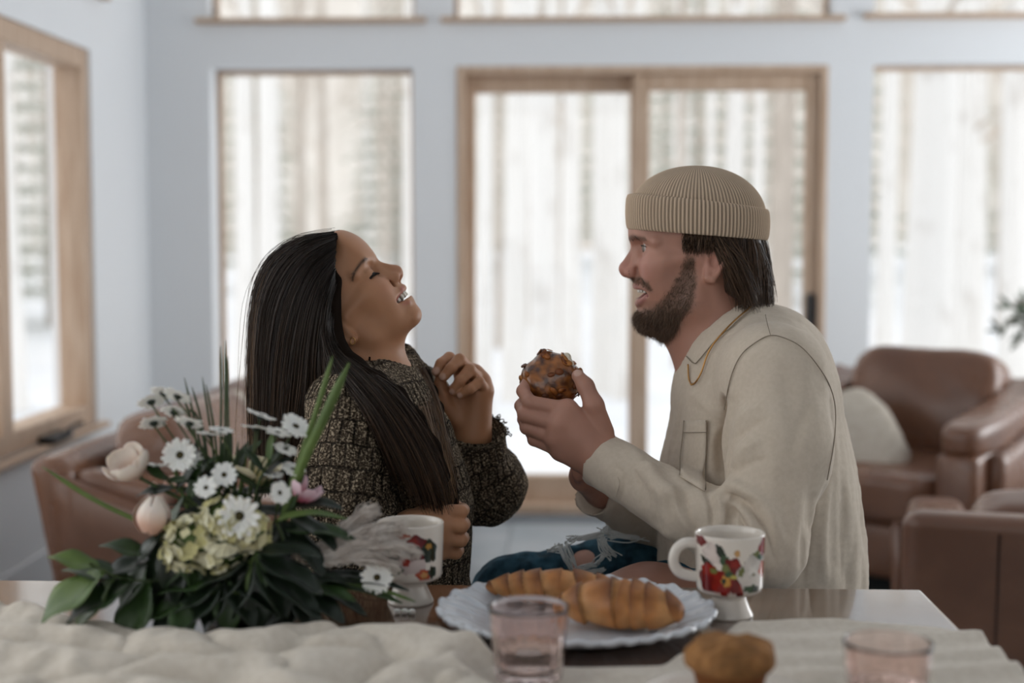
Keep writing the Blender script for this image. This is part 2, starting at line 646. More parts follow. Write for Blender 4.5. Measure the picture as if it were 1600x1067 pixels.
def conifer(h, seed):
    q = np.random.RandomState(seed)
    V, F = tube([(0, 0, 0), (0, 0, h * 0.5), (0, 0, h)], [h * 0.016, h * 0.01, 0.008], 7)
    tr = newmesh('trunk', V, F, m_bark2)
    mb = MB()
    nl = 22
    for i in range(nl):
        z = h * (0.08 + 0.9 * i / nl)
        L = h * 0.22 * (1 - i / nl) ** 0.8 + 0.1
        for a in np.linspace(0, 6.28, 8, endpoint=False) + q.rand() * 3:
            l = L * q.uniform(0.7, 1.15)
            d = np.array([math.cos(a), math.sin(a), 0])
            s = np.array([-math.sin(a), math.cos(a), 0])
            for m in range(5):
                p = np.array([0, 0, z]) + d * l * (0.2 + 0.8 * m / 4) + np.array([0, 0, -0.25 * l * (m / 4) ** 2])
                w = l * 0.30 * (1.1 - m / 5)
                for sg in (-1, 1):
                    tip = p + d * w * 0.8 + s * sg * w + np.array([0, 0, -0.1 * w + 0.15 * w * q.normal()])
                    mid = p + d * w * 0.55 + s * sg * w * 0.3 + np.array([0, 0, 0.08 * w])
                    mb.add([p, p + s * sg * w * 0.25 + d * w * 0.1 - np.array([0, 0, .05 * w]), tip, mid], [(0, 1, 2, 3)])
    return tr, newmesh('foliage', np.vstack(mb.V), mb.F, m_needle)


con = [conifer(9.0, 7), conifer(9.0, 8)]

TREE_N = 0


TREES = []


def tree(px, Y, kind, s=1.0, rz=0.0, space=0.0):
    g = W(px, 370, Y)
    x = g[0]
    if space and any(math.hypot(x - a, Y - b) < space for a, b in TREES): return None
    TREES.append((x, Y))
    z = float(ground_z(np.array(x), np.array(Y))) - 0.05
    if kind == 'c':
        t = thing('evergreen_tree', 'dull green snow-dusted evergreen tree standing in the snow outside', 'tree', (x, Y, z), rz, 'evergreen trees outside the windows')
        k = int(rz * 10) % 2
        link('trunk', con[k][0], t, True)
        tag(link('foliage', con[k][1], t, True), kind='stuff')
    else:
        pale = kind < 3
        t = thing('bare_tree', 'pale grey-white bare tree trunk rising from the snow outside' if pale else 'slim brown bare tree rising from the snow outside', 'tree',
                  (x, Y, z), rz, 'pale bare trees outside the windows' if pale else 'brown bare trees outside the windows')
        link('trunk', trunk_me[kind], t, True)
        tag(link('branches', branch_me[kind], t, True), kind='stuff')
    t.scale = (s, s, 1.0 + 0.15 * math.sin(px))
    return t


# pale trunks that read through the door and the windows (pixel column, distance, kind, girth)
for px, Y, k, s in [(758, 12, 0, 0.7), (806, 13, 1, 1.15), (852, 11.5, 2, 1.25), (898, 16, 0, 1.2), (938, 13.5, 1, 1.1), (968, 13, 2, 0.8),
                    (1060, 17, 3, 0.6), (1150, 15, 0, 1.15), (1185, 19, 1, 0.9), (1235, 13, 3, 0.5), (1110, 24, 2, 0.9),
                    (1385, 13, 0, 0.9), (1450, 10.5, 1, 1.9), (1500, 14.5, 0, 1.5), (1530, 16, 2, 0.9), (1580, 12, 1, 1.2), (1640, 14, 0, 1.3),
                    (380, 14, 1, 1.1), (418, 12, 2, 1.0), (470, 22, 3, 0.8), (640, 20, 0, 0.9), (600, 26, 4, 0.7),
                    (880, 18, 4, 0.45), (780, 19, 4, 0.5), (830, 22, 3, 0.5), (1000, 20, 0, 1.0), (1300, 15, 1, 1.1)]:
    tree(px, Y, k, s * 0.72, rz=px * 0.37)
for px, Y, s in [(520, 15, 1.0), (585, 19, 1.1), (480, 24, 1.2), (560, 28, 1.2), (1090, 30, 1.1), (1210, 27, 1.1), (400, 30, 1.0), (620, 32, 1.2),
                 (1040, 36, 1.2), (760, 38, 1.1), (950, 40, 1.0), (1320, 33, 1.2), (1500, 36, 1.1), (-250, 20, 1.1), (-420, 16, 1.1), (80, 22, 1.0), (-80, 28, 1.2)]:
    tree(px, Y, 'c', s * 0.8, px * 0.13 + 20, 2.6)
q = np.random.RandomState(21)
for i in range(64):
    px = q.uniform(-700, 1900)
    Y = q.uniform(20, 42)
    tree(px, Y, int(q.choice([0, 1, 2, 0, 1, 3, 4])), q.uniform(0.7, 1.3), q.rand() * 6, 1.9)
# trees beyond the side windows
for i, (x, y) in enumerate([(-6, 9), (-8, 12), (-9.5, 15), (-6.5, 16), (-11, 19), (-7.5, 21), (-9, 10.5), (-12, 14), (-5, 13)]):
    px = 868 + x / y * FPX
    tree(px, y, [0, 1, 2, 3, 0, 1][i % 6], 1.0, i, 1.5)

# ------------------------------------------------------------------ leather furniture
m_leather = M('brown_leather', srgb(122, 86, 66), 0.25, 0.6, col2=srgb(102, 70, 54), nscale=5, bump=(350, 0.10, 0.001), rough2=0.34)
m_seam = M('leather_seam', srgb(66, 44, 34), 0.6)
m_foot = M('dark_wood_foot', srgb(50, 36, 28), 0.5)
m_cream = M('cream_linen', srgb(200, 192, 180), 0.9, 0.2, col2=srgb(186, 176, 162), nscale=60, bump=(500, 0.25, 0.001))
m_rug = M('grey_green_rug', srgb(92, 102, 102), 0.95, 0.1, col2=srgb(76, 86, 86), nscale=40, bump=(300, 0.5, 0.004))


def sweep_x(profile_yz, x0, x1, n=2, bulge=0.0):
    """closed (y, z) outline extruded along x, optionally bulging in the middle"""
    P = np.array(profile_yz, float)
    xs = np.linspace(x0, x1, n)
    c = P.mean(0)
    V = []
    for x in xs:
        u = (x - x0) / (x1 - x0) * 2 - 1
        s = 1 + bulge * (1 - u * u)
        V.append(np.column_stack([np.full(len(P), x), c[0] + (P[:, 0] - c[0]) * s, c[1] + (P[:, 1] - c[1]) * s]))
    m = len(P)
    F = [tuple(f) for f in grid_faces(n, m, False, True)]
    F.append(tuple(range(m)))
    F.append(tuple(range((n - 1) * m, n * m))[::-1])
    return np.vstack(V), F


def leather_seat(name, label, width, loc, rz, seats, group=None, zs=1.0, shell_in=0.12, rise=0.20, arm=0.0, low=0.0):
    """club seat: local x = width, front faces -y, base at z 0"""
    t = thing(name, label, 'sofa' if seats > 1 else 'armchair', loc, rz, group)
    t.scale = (1, 1, zs)
    aw = 0.17
    D = 0.86
    inner = width - 2 * aw
    V, F = boxmesh((-width / 2 + 0.03, -D / 2 + 0.05, 0.10), (width / 2 - 0.03, D / 2 - 0.05, 0.30), 0.03, 3)
    obj('base', V, F, m_leather, t, local=True)
    for i in range(seats):
        w = inner / seats
        V, F = cushion((w - 0.008, 0.66, 0.19), 12, 7, 0.08)
        obj('seat_cushion', V + np.array([-inner / 2 + w * (i + 0.5), -0.07, 0.385]), F, m_leather, t, local=True)
        V, F = cushion((w - 0.006, 0.21, 0.46), 14, 5, 0.0, 0.0025, i)
        V[:, 1] *= 1 + 0.25 * np.exp(-((V[:, 2] - 0.02) / 0.13) ** 2)
        V = rot_axis(V, 'X', math.radians(-11))
        obj('back_cushion', V + np.array([-inner / 2 + w * (i + 0.5), 0.235, 0.63 - low]), F, m_leather, t, local=True)
    # outer back shell
    y0 = D / 2 - 0.12
    V, F = boxmesh((-width / 2 + 0.02, y0, 0.12), (width / 2 - 0.02, D / 2, 0.74), 0.045, 4)
    V[:, 1] += 0.10 * np.clip((V[:, 2] - 0.3) / 0.45, 0, 1)
    bs_ = obj('back_shell', V, F, m_leather, t, local=True)
    for sx in (-0.22, 0.22) if seats == 1 else (-0.4, 0.4):
        obj('seam', *tube([(sx, D / 2 + 0.001, 0.165), (sx, D / 2 + 0.0445, 0.43), (sx, D / 2 + 0.0885, 0.694)], 0.0028, 6), m_seam, bs_, local=True)
    for s in (-1, 1):
        x = s * (width / 2 - aw / 2)
        # padded arm roll, rising to the back
        ys = np.linspace(-D / 2 + 0.03, D / 2 - 0.02, 12)
        u = (ys - ys[0]) / (ys[-1] - ys[0])
        P = np.column_stack([np.full(12, x - s * 0.01), ys, 0.545 + arm + 0.11 * u ** 1.8])
        V, F = cushion((0.155, 1.0, 0.13), 10, 4.5)
        ti = (V[:, 1] + 0.5)
        V2 = np.column_stack([V[:, 0] + x - s * 0.02, np.interp(ti, u, ys), V[:, 2] + np.interp(ti, u, P[:, 2])])
        obj('arm_pad', V2, F, m_leather, t, local=True)
        # inner panel under the pad with the front face
        V, F = boxmesh((x - aw / 2 + (0.0 if s > 0 else 0.035), -D / 2 + 0.02, 0.10), (x + aw / 2 - (0.035 if s > 0 else 0.0), D / 2 - 0.04, 0.50 + arm), 0.02, 3)
        V[:, 2] += np.where(V[:, 2] > 0.4, 0.11 * np.clip((V[:, 1] + D / 2) / D, 0, 1) ** 1.8, 0)
        obj('arm_front', V, F, m_leather, t, local=True)
        # outer shell, swept up to the back
        ny = 14
        yy = np.linspace(-D / 2 + shell_in, D / 2, ny)
        uu = np.linspace(0, 1, ny)
        top = 0.50 + arm + rise * uu ** 1.6
        rows = []
        for y, tz in zip(yy, top):
            xo = s * (width / 2 + 0.01)
            xi = s * (width / 2 - 0.045)
            rows.append([(xi, y, 0.11), (xi, y, tz - 0.02), (xi + s * 0.012, y, tz - 0.004), ((xi + xo) / 2, y, tz), (xo - s * 0.01, y, tz - 0.005), (xo, y, tz - 0.03), (xo - s * 0.02, y, 0.11)])
        V = np.array(rows).reshape(-1, 3)
        m = 7
        F = [tuple(f) for f in grid_faces(ny, m, False, True)] + [tuple(range(m)), tuple(range((ny - 1) * m, ny * m))[::-1]]
        if s < 0: F = [f[::-1] for f in F]
        sh = obj('arm_shell', V, F, m_leather, t, local=True)
        sx = s * (width / 2 + 0.004)
        ysm = yy[6]
        obj('seam', *tube([(sx - s * 0.014, ysm, 0.12), (sx, ysm, 0.3), (sx + s * 0.004, ysm, top[6] - 0.03)], 0.0025, 6), m_seam, sh, local=True)
    for sx in (-1, 1):
        for sy in (-1, 1):
            V, F = lathe([(0.0, 0), (0.02, 0), (0.028, 0.1), (0.0, 0.1)], 12)
            obj('foot', V + np.array([sx * (width / 2 - 0.1), sy * (D / 2 - 0.12), 0.0]), F, m_foot, t, local=True)
    return t


# sofa along the side wall: its end panel stands towards the table
leather_seat('leather_sofa', 'brown leather sofa below the tall side window, two back cushions', 1.72,
             (-0.79, 4.42, 0), math.radians(85), 2, zs=0.87)
leather_seat('leather_armchair', 'brown leather armchair with a cream pillow, beside the window wall', 0.9, (W(1400, 800, 5.0)[0], 4.95, 0.013), math.radians(-36), 1, zs=0.94, arm=0.06)
leather_seat('leather_armchair', 'brown leather armchair at the table end, its smooth back panel turned to the table', 0.9, (1.335, 3.63, 0), math.radians(166), 1, zs=0.80, low=0.10)

V, F = cushion((0.40, 0.40, 0.12), 14, 3.6, 0.3, 0.004, 3)
V = rot_axis(rot_axis(rot_axis(V, 'Z', math.radians(38)), 'X', math.radians(62)), 'Z', math.radians(-36))
pc = W(1318, 706, 4.90)
tag(obj('throw_pillow', V + pc, F, m_cream), 'cream linen pillow leaning in the brown leather armchair', 'pillow')
V, F = cushion((0.44, 0.44, 0.16), 14, 3.2, 0.3, 0.004, 5)
V = rot_axis(rot_axis(V, 'X', math.radians(70)), 'Z', math.radians(55))
pc = W(372, 715, 4.45)
tag(obj('throw_pillow', V + pc, F, m_cream), 'cream pillow on the brown leather sofa behind the flowers', 'pillow')

rg = MB().box((0.75, 4.22, 0.0), (3.6, 5.9, 0.012), 0.004)
tag(rg.build('area_rug', m_rug, smooth=False), 'flat grey-green rug under the leather armchair by the windows', 'rug')

# ------------------------------------------------------------------ smooth solid modelling (implicit shapes -> one continuous mesh)
class Solid:
    def __init__(self):
        self.ops = []

    def _op(self, kind, fn, c, r, k):
        self.ops.append((kind, fn, np.asarray(c, np.float32), float(r), float(k)))
        return self

    def cap(self, a, b, ra, rb=None, k=0.01, sub=False, flat=None):
        """round cone from a to b; flat = (axis, factor) squeezes the section"""
        rb = ra if rb is None else rb
        a, b = np.asarray(a, np.float32), np.asarray(b, np.float32)
        ba = b - a
        L2 = float(ba @ ba) + 1e-12
        ra, rb = np.float32(ra), np.float32(rb)
        if flat is not None:
            ax = np.asarray(flat[0], np.float32)
            ax = ax / np.linalg.norm(ax)
            sq = np.float32(1.0 / flat[1] - 1.0)

        def fn(P):
            q = P - a
            t = np.clip((q @ ba) / L2, 0, 1)
            w = q - t[..., None] * ba
            if flat is not None:
                w = w + (w @ ax)[..., None] * ax * sq
            return np.sqrt((w * w).sum(-1)) - (ra + (rb - ra) * t)
        return self._op('sub' if sub else 'add', fn, (a + b) / 2, math.sqrt(L2) / 2 + max(ra, rb), k)

    def chain(self, pts, rad, k=0.006, **kw):
        for i in range(len(pts) - 1):
            self.cap(pts[i], pts[i + 1], rad[i], rad[i + 1], k, **kw)
        return self

    def ell(self, c, r, R=None, k=0.01, sub=False):
        c = np.asarray(c, np.float32)
        r = np.asarray(r, np.float32)
        R = np.eye(3, dtype=np.float32) if R is None else np.asarray(R, np.float32)   # rows = local axes

        def fn(P):
            q = (P - c) @ R.T
            a = q / r
            k0 = np.sqrt((a * a).sum(-1)) + 1e-9
            a = a / r
            k1 = np.sqrt((a * a).sum(-1)) + 1e-9
            return k0 * (k0 - 1) / k1
        return self._op('sub' if sub else 'add', fn, c, float(r.max()), k)

    def f(self, P, ops=None):
        d = None
        for kind, fn, c, r, k in (self.ops if ops is None else ops):
            v = fn(P)
            if kind == 'sub':
                if d is None: continue
                v = -v
                h = np.clip(k - np.abs(d - v), 0, None) / k
                d = np.maximum(d, v) + h * h * (k * 0.25)
            elif d is None:
                d = v
            else:
                h = np.clip(k - np.abs(d - v), 0, None) / k
                d = np.minimum(d, v) - h * h * (k * 0.25)
        if d is None:
            d = np.full(P.shape[:-1], 1.0, np.float32)
        return d

    def mesh(self, h=0.0022, smooth=1):
        B = 8
        lo = np.min([c - r for _, _, c, r, _ in self.ops if _ is not None], 0) - 4 * h
        hi = np.max([c + r for _, _, c, r, _ in self.ops], 0) + 4 * h
        S = 4 * B * h                                  # superblock
        n = np.ceil((hi - lo) / S).astype(int)
        C = np.array([o[2] for o in self.ops])
        Rr = np.array([o[3] for o in self.ops])
        K = np.array([o[4] for o in self.ops])
        add = np.array([o[0] == 'add' for o in self.ops])
        ar = np.arange(B + 1)
        LAT = np.stack(np.meshgrid(ar, ar, ar, indexing='ij'), -1).astype(np.float32) * h
        bc = np.stack(np.meshgrid(*[np.arange(4)] * 3, indexing='ij'), -1).reshape(-1, 3)
        cells, verts, quads = [], [], []
        dims = n * 4 * B + 2
        OFF = np.array([[0, 0, 0], [1, 0, 0], [0, 1, 0], [1, 1, 0], [0, 0, 1], [1, 0, 1], [0, 1, 1], [1, 1, 1]])
        EDG = [(0, 1), (2, 3), (4, 5), (6, 7), (0, 2), (1, 3), (4, 6), (5, 7), (0, 4), (1, 5), (2, 6), (3, 7)]
        gid = lambda I: (I[..., 0].astype(np.int64) * dims[1] + I[..., 1]) * dims[2] + I[..., 2]
        for sx in range(n[0]):
            for sy in range(n[1]):
                for sz in range(n[2]):
                    o = lo + np.array([sx, sy, sz]) * S
                    ctr = o + S / 2
                    dist = np.linalg.norm(C - ctr, axis=1)
                    near = dist < Rr + S * 0.87 + K + 0.01
                    if not (near & add).any(): continue
                    ops = [self.ops[i] for i in np.nonzero(near)[0]]
                    bo = o + bc * (B * h)
                    fc = self.f((bo + B * h / 2).astype(np.float32), ops)
                    keep = np.abs(fc) < B * h * 1.25
                    if not keep.any(): continue
                    bk = bc[keep]
                    P = bo[keep][:, None, None, None, :].astype(np.float32) + LAT
                    D = self.f(P, ops)
                    sg = D < 0
                    # cells
                    corner = [D[:, a:a + B, b:b + B, c:c + B] for a, b, c in OFF]
                    cs = sum((x < 0).astype(np.int8) for x in corner)
                    act = (cs > 0) & (cs < 8)
                    if not act.any(): continue
                    ix = np.nonzero(act)
                    cv = np.stack([x[ix] for x in corner], -1)
                    acc = np.zeros((len(cv), 3), np.float32)
                    cnt = np.zeros((len(cv), 1), np.float32)
                    for a, b in EDG:
                        va, vb = cv[:, a], cv[:, b]
                        m = (va < 0) != (vb < 0)
                        t = np.where(m, va / np.where(m, va - vb, 1), 0)[:, None]
                        p = OFF[a] + t * (OFF[b] - OFF[a])
                        acc += np.where(m[:, None], p, 0)
                        cnt += m[:, None]
                    base = np.stack(ix[1:], -1)
                    G = (np.array([sx, sy, sz]) * 4 + bk[ix[0]]) * B + base
                    cells.append(gid(G + 1))
                    verts.append(lo + (G + acc / cnt) * h)
                    # faces from lattice edges
                    for ax in range(3):
                        e = [0, 0, 0]
                        e[ax] = 1
                        s0 = sg[:, :B, :B, :B]
                        s1 = sg[:, e[0]:e[0] + B, e[1]:e[1] + B, e[2]:e[2] + B]
                        jx = np.nonzero(s0 != s1)
                        if len(jx[0]) == 0: continue
                        g = (np.array([sx, sy, sz]) * 4 + bk[jx[0]]) * B + np.stack(jx[1:], -1) + 1
                        u = np.eye(3, dtype=int)[(ax + 1) % 3]
                        v = np.eye(3, dtype=int)[(ax + 2) % 3]
                        q = np.stack([gid(g - u - v), gid(g - v), gid(g), gid(g - u)], -1)
                        fl = ~s0[jx]
                        q[fl] = q[fl][:, ::-1]
                        quads.append(q)
        cells = np.concatenate(cells)
        verts = np.concatenate(verts)
        quads = np.concatenate(quads)
        order = np.argsort(cells)
        cells, verts = cells[order], verts[order]
        pos = np.searchsorted(cells, quads)
        pos = np.clip(pos, 0, len(cells) - 1)
        ok = (cells[pos] == quads).all(1)
        F = pos[ok]
        V = verts.astype(np.float64)
        for _ in range(smooth):
            V = laplace(V, F, 0.5)
        # keep the one continuous piece
        return V, F


def laplace(V, F, w):
    acc = np.zeros_like(V)
    cnt = np.zeros(len(V))
    for a, b in ((0, 1), (1, 2), (2, 3), (3, 0)):
        np.add.at(acc, F[:, a], V[F[:, b]])
        np.add.at(cnt, F[:, a], 1)
        np.add.at(acc, F[:, b], V[F[:, a]])
        np.add.at(cnt, F[:, b], 1)
    m = cnt > 0
    out = V.copy()
    out[m] = V[m] * (1 - w) + w * acc[m] / cnt[m][:, None]
    return out


def vnormals(V, F):
    n = np.cross(V[F[:, 2]] - V[F[:, 0]], V[F[:, 3]] - V[F[:, 1]])
    N = np.zeros_like(V)
    for a in range(4):
        np.add.at(N, F[:, a], n)
    return N / (np.linalg.norm(N, axis=1, keepdims=True) + 1e-12)


def strands(P, r0, r1, cols, rs, sides=3):
    """P (N, K, 3) polylines -> thin tapering tubes in one mesh; cols (N, 3) or (N, K, 3)"""
    N, K, _ = P.shape
    T = np.gradient(P, axis=1)
    T /= np.linalg.norm(T, axis=2, keepdims=True) + 1e-12
    ref = rs.normal(size=(N, 1, 3))
    A = np.cross(T, ref)
    A /= np.linalg.norm(A, axis=2, keepdims=True) + 1e-12
    Bn = np.cross(T, A)
    t = np.linspace(0, 1, K)
    rad = (r0 + (r1 - r0) * t ** 1.5)[None, :, None, None]
    th = np.linspace(0, 2 * math.pi, sides, endpoint=False)
    V = P[:, :, None, :] + rad * (np.cos(th)[None, None, :, None] * A[:, :, None, :] + np.sin(th)[None, None, :, None] * Bn[:, :, None, :])
    g = grid_faces(K, sides, False, True)
    F = (np.arange(N)[:, None, None] * (K * sides) + g[None]).reshape(-1, 4)
    c = np.asarray(cols, float)
    if c.ndim == 2: c = np.repeat(c[:, None, :], K, 1)
    c = np.repeat(c[:, :, None, :], sides, 2).reshape(-1, 3)
    return V.reshape(-1, 3), F, c


def vnoise(P, scale, seed=0, octaves=3):
    """cheap smooth pseudo-noise from summed sines, about -1..1"""
    r = np.random.RandomState(seed)
    out = np.zeros(len(P))
    amp, tot = 1.0, 0
    for o in range(octaves):
        for _ in range(4):
            w = r.normal(size=3) * scale * (2 ** o)
            out += amp * np.sin(P @ w + r.rand() * 6.28 + 1.5 * np.sin(P @ (r.normal(size=3) * scale * (2 ** o)) + r.rand() * 6))
            tot += amp
        amp *= 0.5
    return out / tot * 2


def sstep(x, a, b):
    t = np.clip((x - a) / (b - a), 0, 1)
    return t * t * (3 - 2 * t)


def lerp3(a, b, t):
    return np.asarray(a) * (1 - t[:, None]) + np.asarray(b) * t[:, None]


# ------------------------------------------------------------------ head builder in the head's own frame (forward, up, lateral; units = mm of the face)
class Head:
    def __init__(self, origin, fwd, up, s):
        self.o = np.asarray(origin, float)
        self.R = np.array([fwd, up, [0, -1, 0]], float)
        self.s = s

    def __call__(self, f, u, l=0):
        return self.o + self.s * (np.array([f, u, l]) @ self.R)

    def inv(self, V):
        return (V - self.o) @ self.R.T / self.s


def head_ops(S, H, L):
    s = H.s
    R = H.R
    def ell(c, r, k, sub=False, tilt=None):
        RR = R if tilt is None else tilt @ R
        S.ell(H(*c), np.array(r) * s, RR, k * s, sub)
    def cap(a, b, ra, rb, k, sub=False):
        S.cap(H(*a), H(*b), ra * s, rb * s, k * s, sub)
    nf, nu = L['nas']
    tf, tu = L['tip']
    cf, cu = L['chin']
    ell((*L['cran'][0], 0), L['cran'][1], 5)
    ell((L['core'][0], L['core'][1], 0), L['core'][2], 26)
    # forehead and brow
    bf, bu = L['brow']
    ell((bf - 34, bu + 18, 0), (36, 36, 52), 20)
    for g in (-1, 1):
        cap((bf - 10, bu - 2, g * 7), (bf - 20, bu + 1, g * 36), 8.5, 7, 12)
        cap((bf - 20, bu + 1, g * 36), (bf - 36, bu - 8, g * 54), 7, 6, 12)
        # cheekbone and arch
        ell((*L['cheek'][:2], g * L['cheek'][2]), L['cheekr'], 18)
        cap((L['cheek'][0] - 12, L['cheek'][1] + 8, g * (L['cheek'][2] + 14)), (12, 6, g * 64), 8, 6, 16)
        # jaw
        ja = L['jaw']
        cap((ja[0], ja[1], g * ja[2]), (cf - 20, cu + 6, g * 15), 13, 11, 20)
        cap((8, -8, g * (ja[2] + 6)), (ja[0], ja[1], g * ja[2]), 12, 13, 18)
        ell(((ja[0] + cf) / 2 - 5, (ja[1] + nu) / 2 - 8, g * 32), (27, 34, 17), 20)
    ell((cf - 15, cu + 9, 0), L['chinr'], 14)
    mf, mu = L['ulip']
    ell((mf - 24, (L['ulip'][1] + L['llip'][1]) / 2 + 4, 0), (22, 27, 27), 14)
    # sockets
    ef, eu, el = L['eye']
    for g in (-1, 1):
        ell((ef + L.get('sock', 17), eu - 0.5, g * (el - 3)), (13, 12, 17) if L['open'] else (10, 10, 15), 12, True)
    # nose
    cap((nf - 7, nu - 1, 0), (tf - 11, tu + 6, 0), 6.5, 8.5, 8)
    ell((tf - 10, tu + 1, 0), (10.3, 9.2, 9.5), 7)
    for g in (-1, 1):
        cap((nf - 14, nu - 4, g * 7), (tf - 22, tu + 1, g * 11), 6, 7, 9)
        ell((tf - 18, tu - 4, g * 11.5), (10, 8, 6.5), 5)
    cap((tf - 10, tu - 6, 0), (L['sub'][0] - 3, L['sub'][1] + 2, 0), 5, 4, 6)
    for g in (-1, 1):
        ell((tf - 13, tu - 11.5, g * 6.5), (6.0, 4.2, 2.8), 2.5, True)
        # crease around the nostril wing and the smile line
        c = L['corner']
        S.chain([H(tf - 27, tu + 2, g * 16), H(tf - 29, tu - 10, g * 20), H((c[0] + tf - 29) / 2 - 2, (c[1] + tu) / 2 - 2, g * (c[2] + 3)), H(c[0] - 8, c[1] - 6, g * (c[2] + 10))],
                [2.4 * s, 3.4 * s, 3.6 * s, 2.4 * s], 6 * s, sub=True)
        ell((c[0] - 9, c[1] + 23, g * (c[2] + 8)), (18, 15, 12), 10)
    # lids
    for g in (-1, 1):
        S.ell(H(ef + (0 if L['open'] else 1.5), eu, g * el), np.array([13.8, 13.0, 14.6]) * (1 if L['open'] else 1.07) * s, R, (6 if L['open'] else 8) * s)
        if L['open']:
            ell((ef + 11.5, eu - 0.6, g * (el + 1.0)), (9.0, L['open'], 12.5), 1.6, True)
            S.chain([H(ef + 7, eu + 3, g * (el - 15)), H(ef + 13.4, eu + 9.5, g * el), H(ef + 4, eu + 4, g * (el + 15))], [1.2 * s, 1.3 * s, 1.2 * s], 4 * s, sub=True)
    # open laughing mouth: cavity, then lips round it
    c = L['corner']
    uf, uu = L['ulip']
    lf, lu = L['llip']
    um, lm = uu - 3, lu + 4
    ell((min(uf, lf) - 15, (um + lm) / 2 + 1, 0), (27, (um - lm) / 2, c[2] + 7), 3, True)
    def lip(q0, ks, rr):
        pts = [(c[0], c[1], c[2]), (c[0] + (q0[0] - c[0]) * 0.34 + 1.5, c[1] + (q0[1] - c[1]) * 0.52, c[2] * 0.9),
               (c[0] + (q0[0] - c[0]) * 0.72 + 1.0, c[1] + (q0[1] - c[1]) * 0.86, c[2] * 0.58), (q0[0] - 5.5, q0[1], 5)]
        full = [H(p, q_, -l) for p, q_, l in pts] + [H(p, q_, l) for p, q_, l in pts[::-1]]
        S.chain(full, np.array(rr + rr[::-1]) * s, ks * s)
    lip(L['ulip'], 3.0, [1.8, 3.0, 4.2, 5.2])
    lip(L['llip'], 3.0, [1.8, 3.2, 4.8, 5.8])
    # ears
    for g in (-1, 1):
        e = L['ear']
        b = e[2]
        pts = [(-2, 6), (-1, 20), (-10, 29), (-22, 27), (-28, 14), (-25, -2), (-17, -16), (-9, -26), (-3, -24), (-2, -10)]
        out = [0, 4, 8, 12, 14, 13, 10, 7, 4, 1]
        S.ell(H(e[0] - 12, e[1] + 2, g * (b + 2)), np.array([13, 23, 4]) * s, R, 4 * s)
        S.chain([H(e[0] + p, e[1] + q, g * (b + o * 0.75)) for (p, q), o in zip(pts, out)], np.array([3, 3, 3.2, 3.4, 3.4, 3.4, 3.6, 5.0, 4.6, 3.4]) * s, 2.2 * s)
        S.ell(H(e[0] - 9, e[1] + 1, g * (b + 8)), np.array([6.5, 10, 7]) * s, R, 3 * s, True)


def teeth(parent, H, L, mat, n=10):
    """upper and lower rows of single teeth set in the open mouth"""
    c = L['corner']
    V0, F0 = cushion((1, 1, 1), 4, 4)
    for q0, sg, fo in ((L['ulip'], -1, L.get('tf', 9.0)), (L['llip'], 1, 12.0)):
        for i in range(n):
            a = (i + 0.5) / n * 2 - 1
            l = a * (c[2] - 3)
            f = q0[0] - fo - (q0[0] - fo - c[0] + 1) * abs(a) ** 2.2
            w = 2.15 * (c[2] - 3) / n
            hgt = (10.5 - 3.0 * abs(a)) * (L.get('tooth', 1) if sg < 0 else 0.8)
            V = V0 * np.array([4.5, hgt, w])
            ang = a * 0.9
            Vr = np.column_stack([V[:, 0] * math.cos(ang) - V[:, 2] * math.sin(ang), V[:, 1], V[:, 0] * math.sin(ang) + V[:, 2] * math.cos(ang)])
            u = q0[1] + (c[1] - q0[1]) * 0.55 * abs(a) ** 2
            u = u + sg * (hgt / 2 + 0.5)
            P_ = np.array([H(*p) for p in (Vr + np.array([f, u, l]))])
            obj('tooth', P_, F0, mat, parent)


def seg_coords(V, bones):
    """for knit/weave: (around, along) in metres relative to the nearest bone (a, b)"""
    best = np.full(len(V), 1e9)
    out = np.zeros((len(V), 2))
    off = 0.0
    for a, b, r, ref in bones:
        a, b = np.asarray(a, float), np.asarray(b, float)
        ba = b - a
        L = np.linalg.norm(ba)
        d = ba / L
        q = V - a
        t = q @ d
        tc = np.clip(t, 0, L)
        w = q - tc[:, None] * d
        dist = np.linalg.norm(w, axis=1) - r
        A = np.asarray(ref, float)
        A = A - d * (A @ d)
        A /= np.linalg.norm(A)
        B = np.cross(d, A)
        ang = np.arctan2(w @ B, w @ A)
        m = dist < best
        best[m] = dist[m]
        out[m, 0] = ang[m] * r
        out[m, 1] = t[m] + off
        off += 0.013
    return out


def poly_sd(X, Y, poly):
    """signed distance to a 2-D polygon (negative inside)"""
    p = np.asarray(poly, float)
    d = np.full(len(X), 1e18)
    ins = np.zeros(len(X), bool)
    for i in range(len(p)):
        a, b = p[i], p[(i + 1) % len(p)]
        e = b - a
        wx, wy = X - a[0], Y - a[1]
        t = np.clip((wx * e[0] + wy * e[1]) / (e @ e + 1e-12), 0, 1)
        d = np.minimum(d, (wx - e[0] * t) ** 2 + (wy - e[1] * t) ** 2)
        c = (a[1] > Y) != (b[1] > Y)
        xi = a[0] + (Y - a[1]) / (e[1] if abs(e[1]) > 1e-9 else 1e-9) * e[0]
        ins ^= c & (X < xi)
    return np.where(ins, -1, 1) * np.sqrt(d)


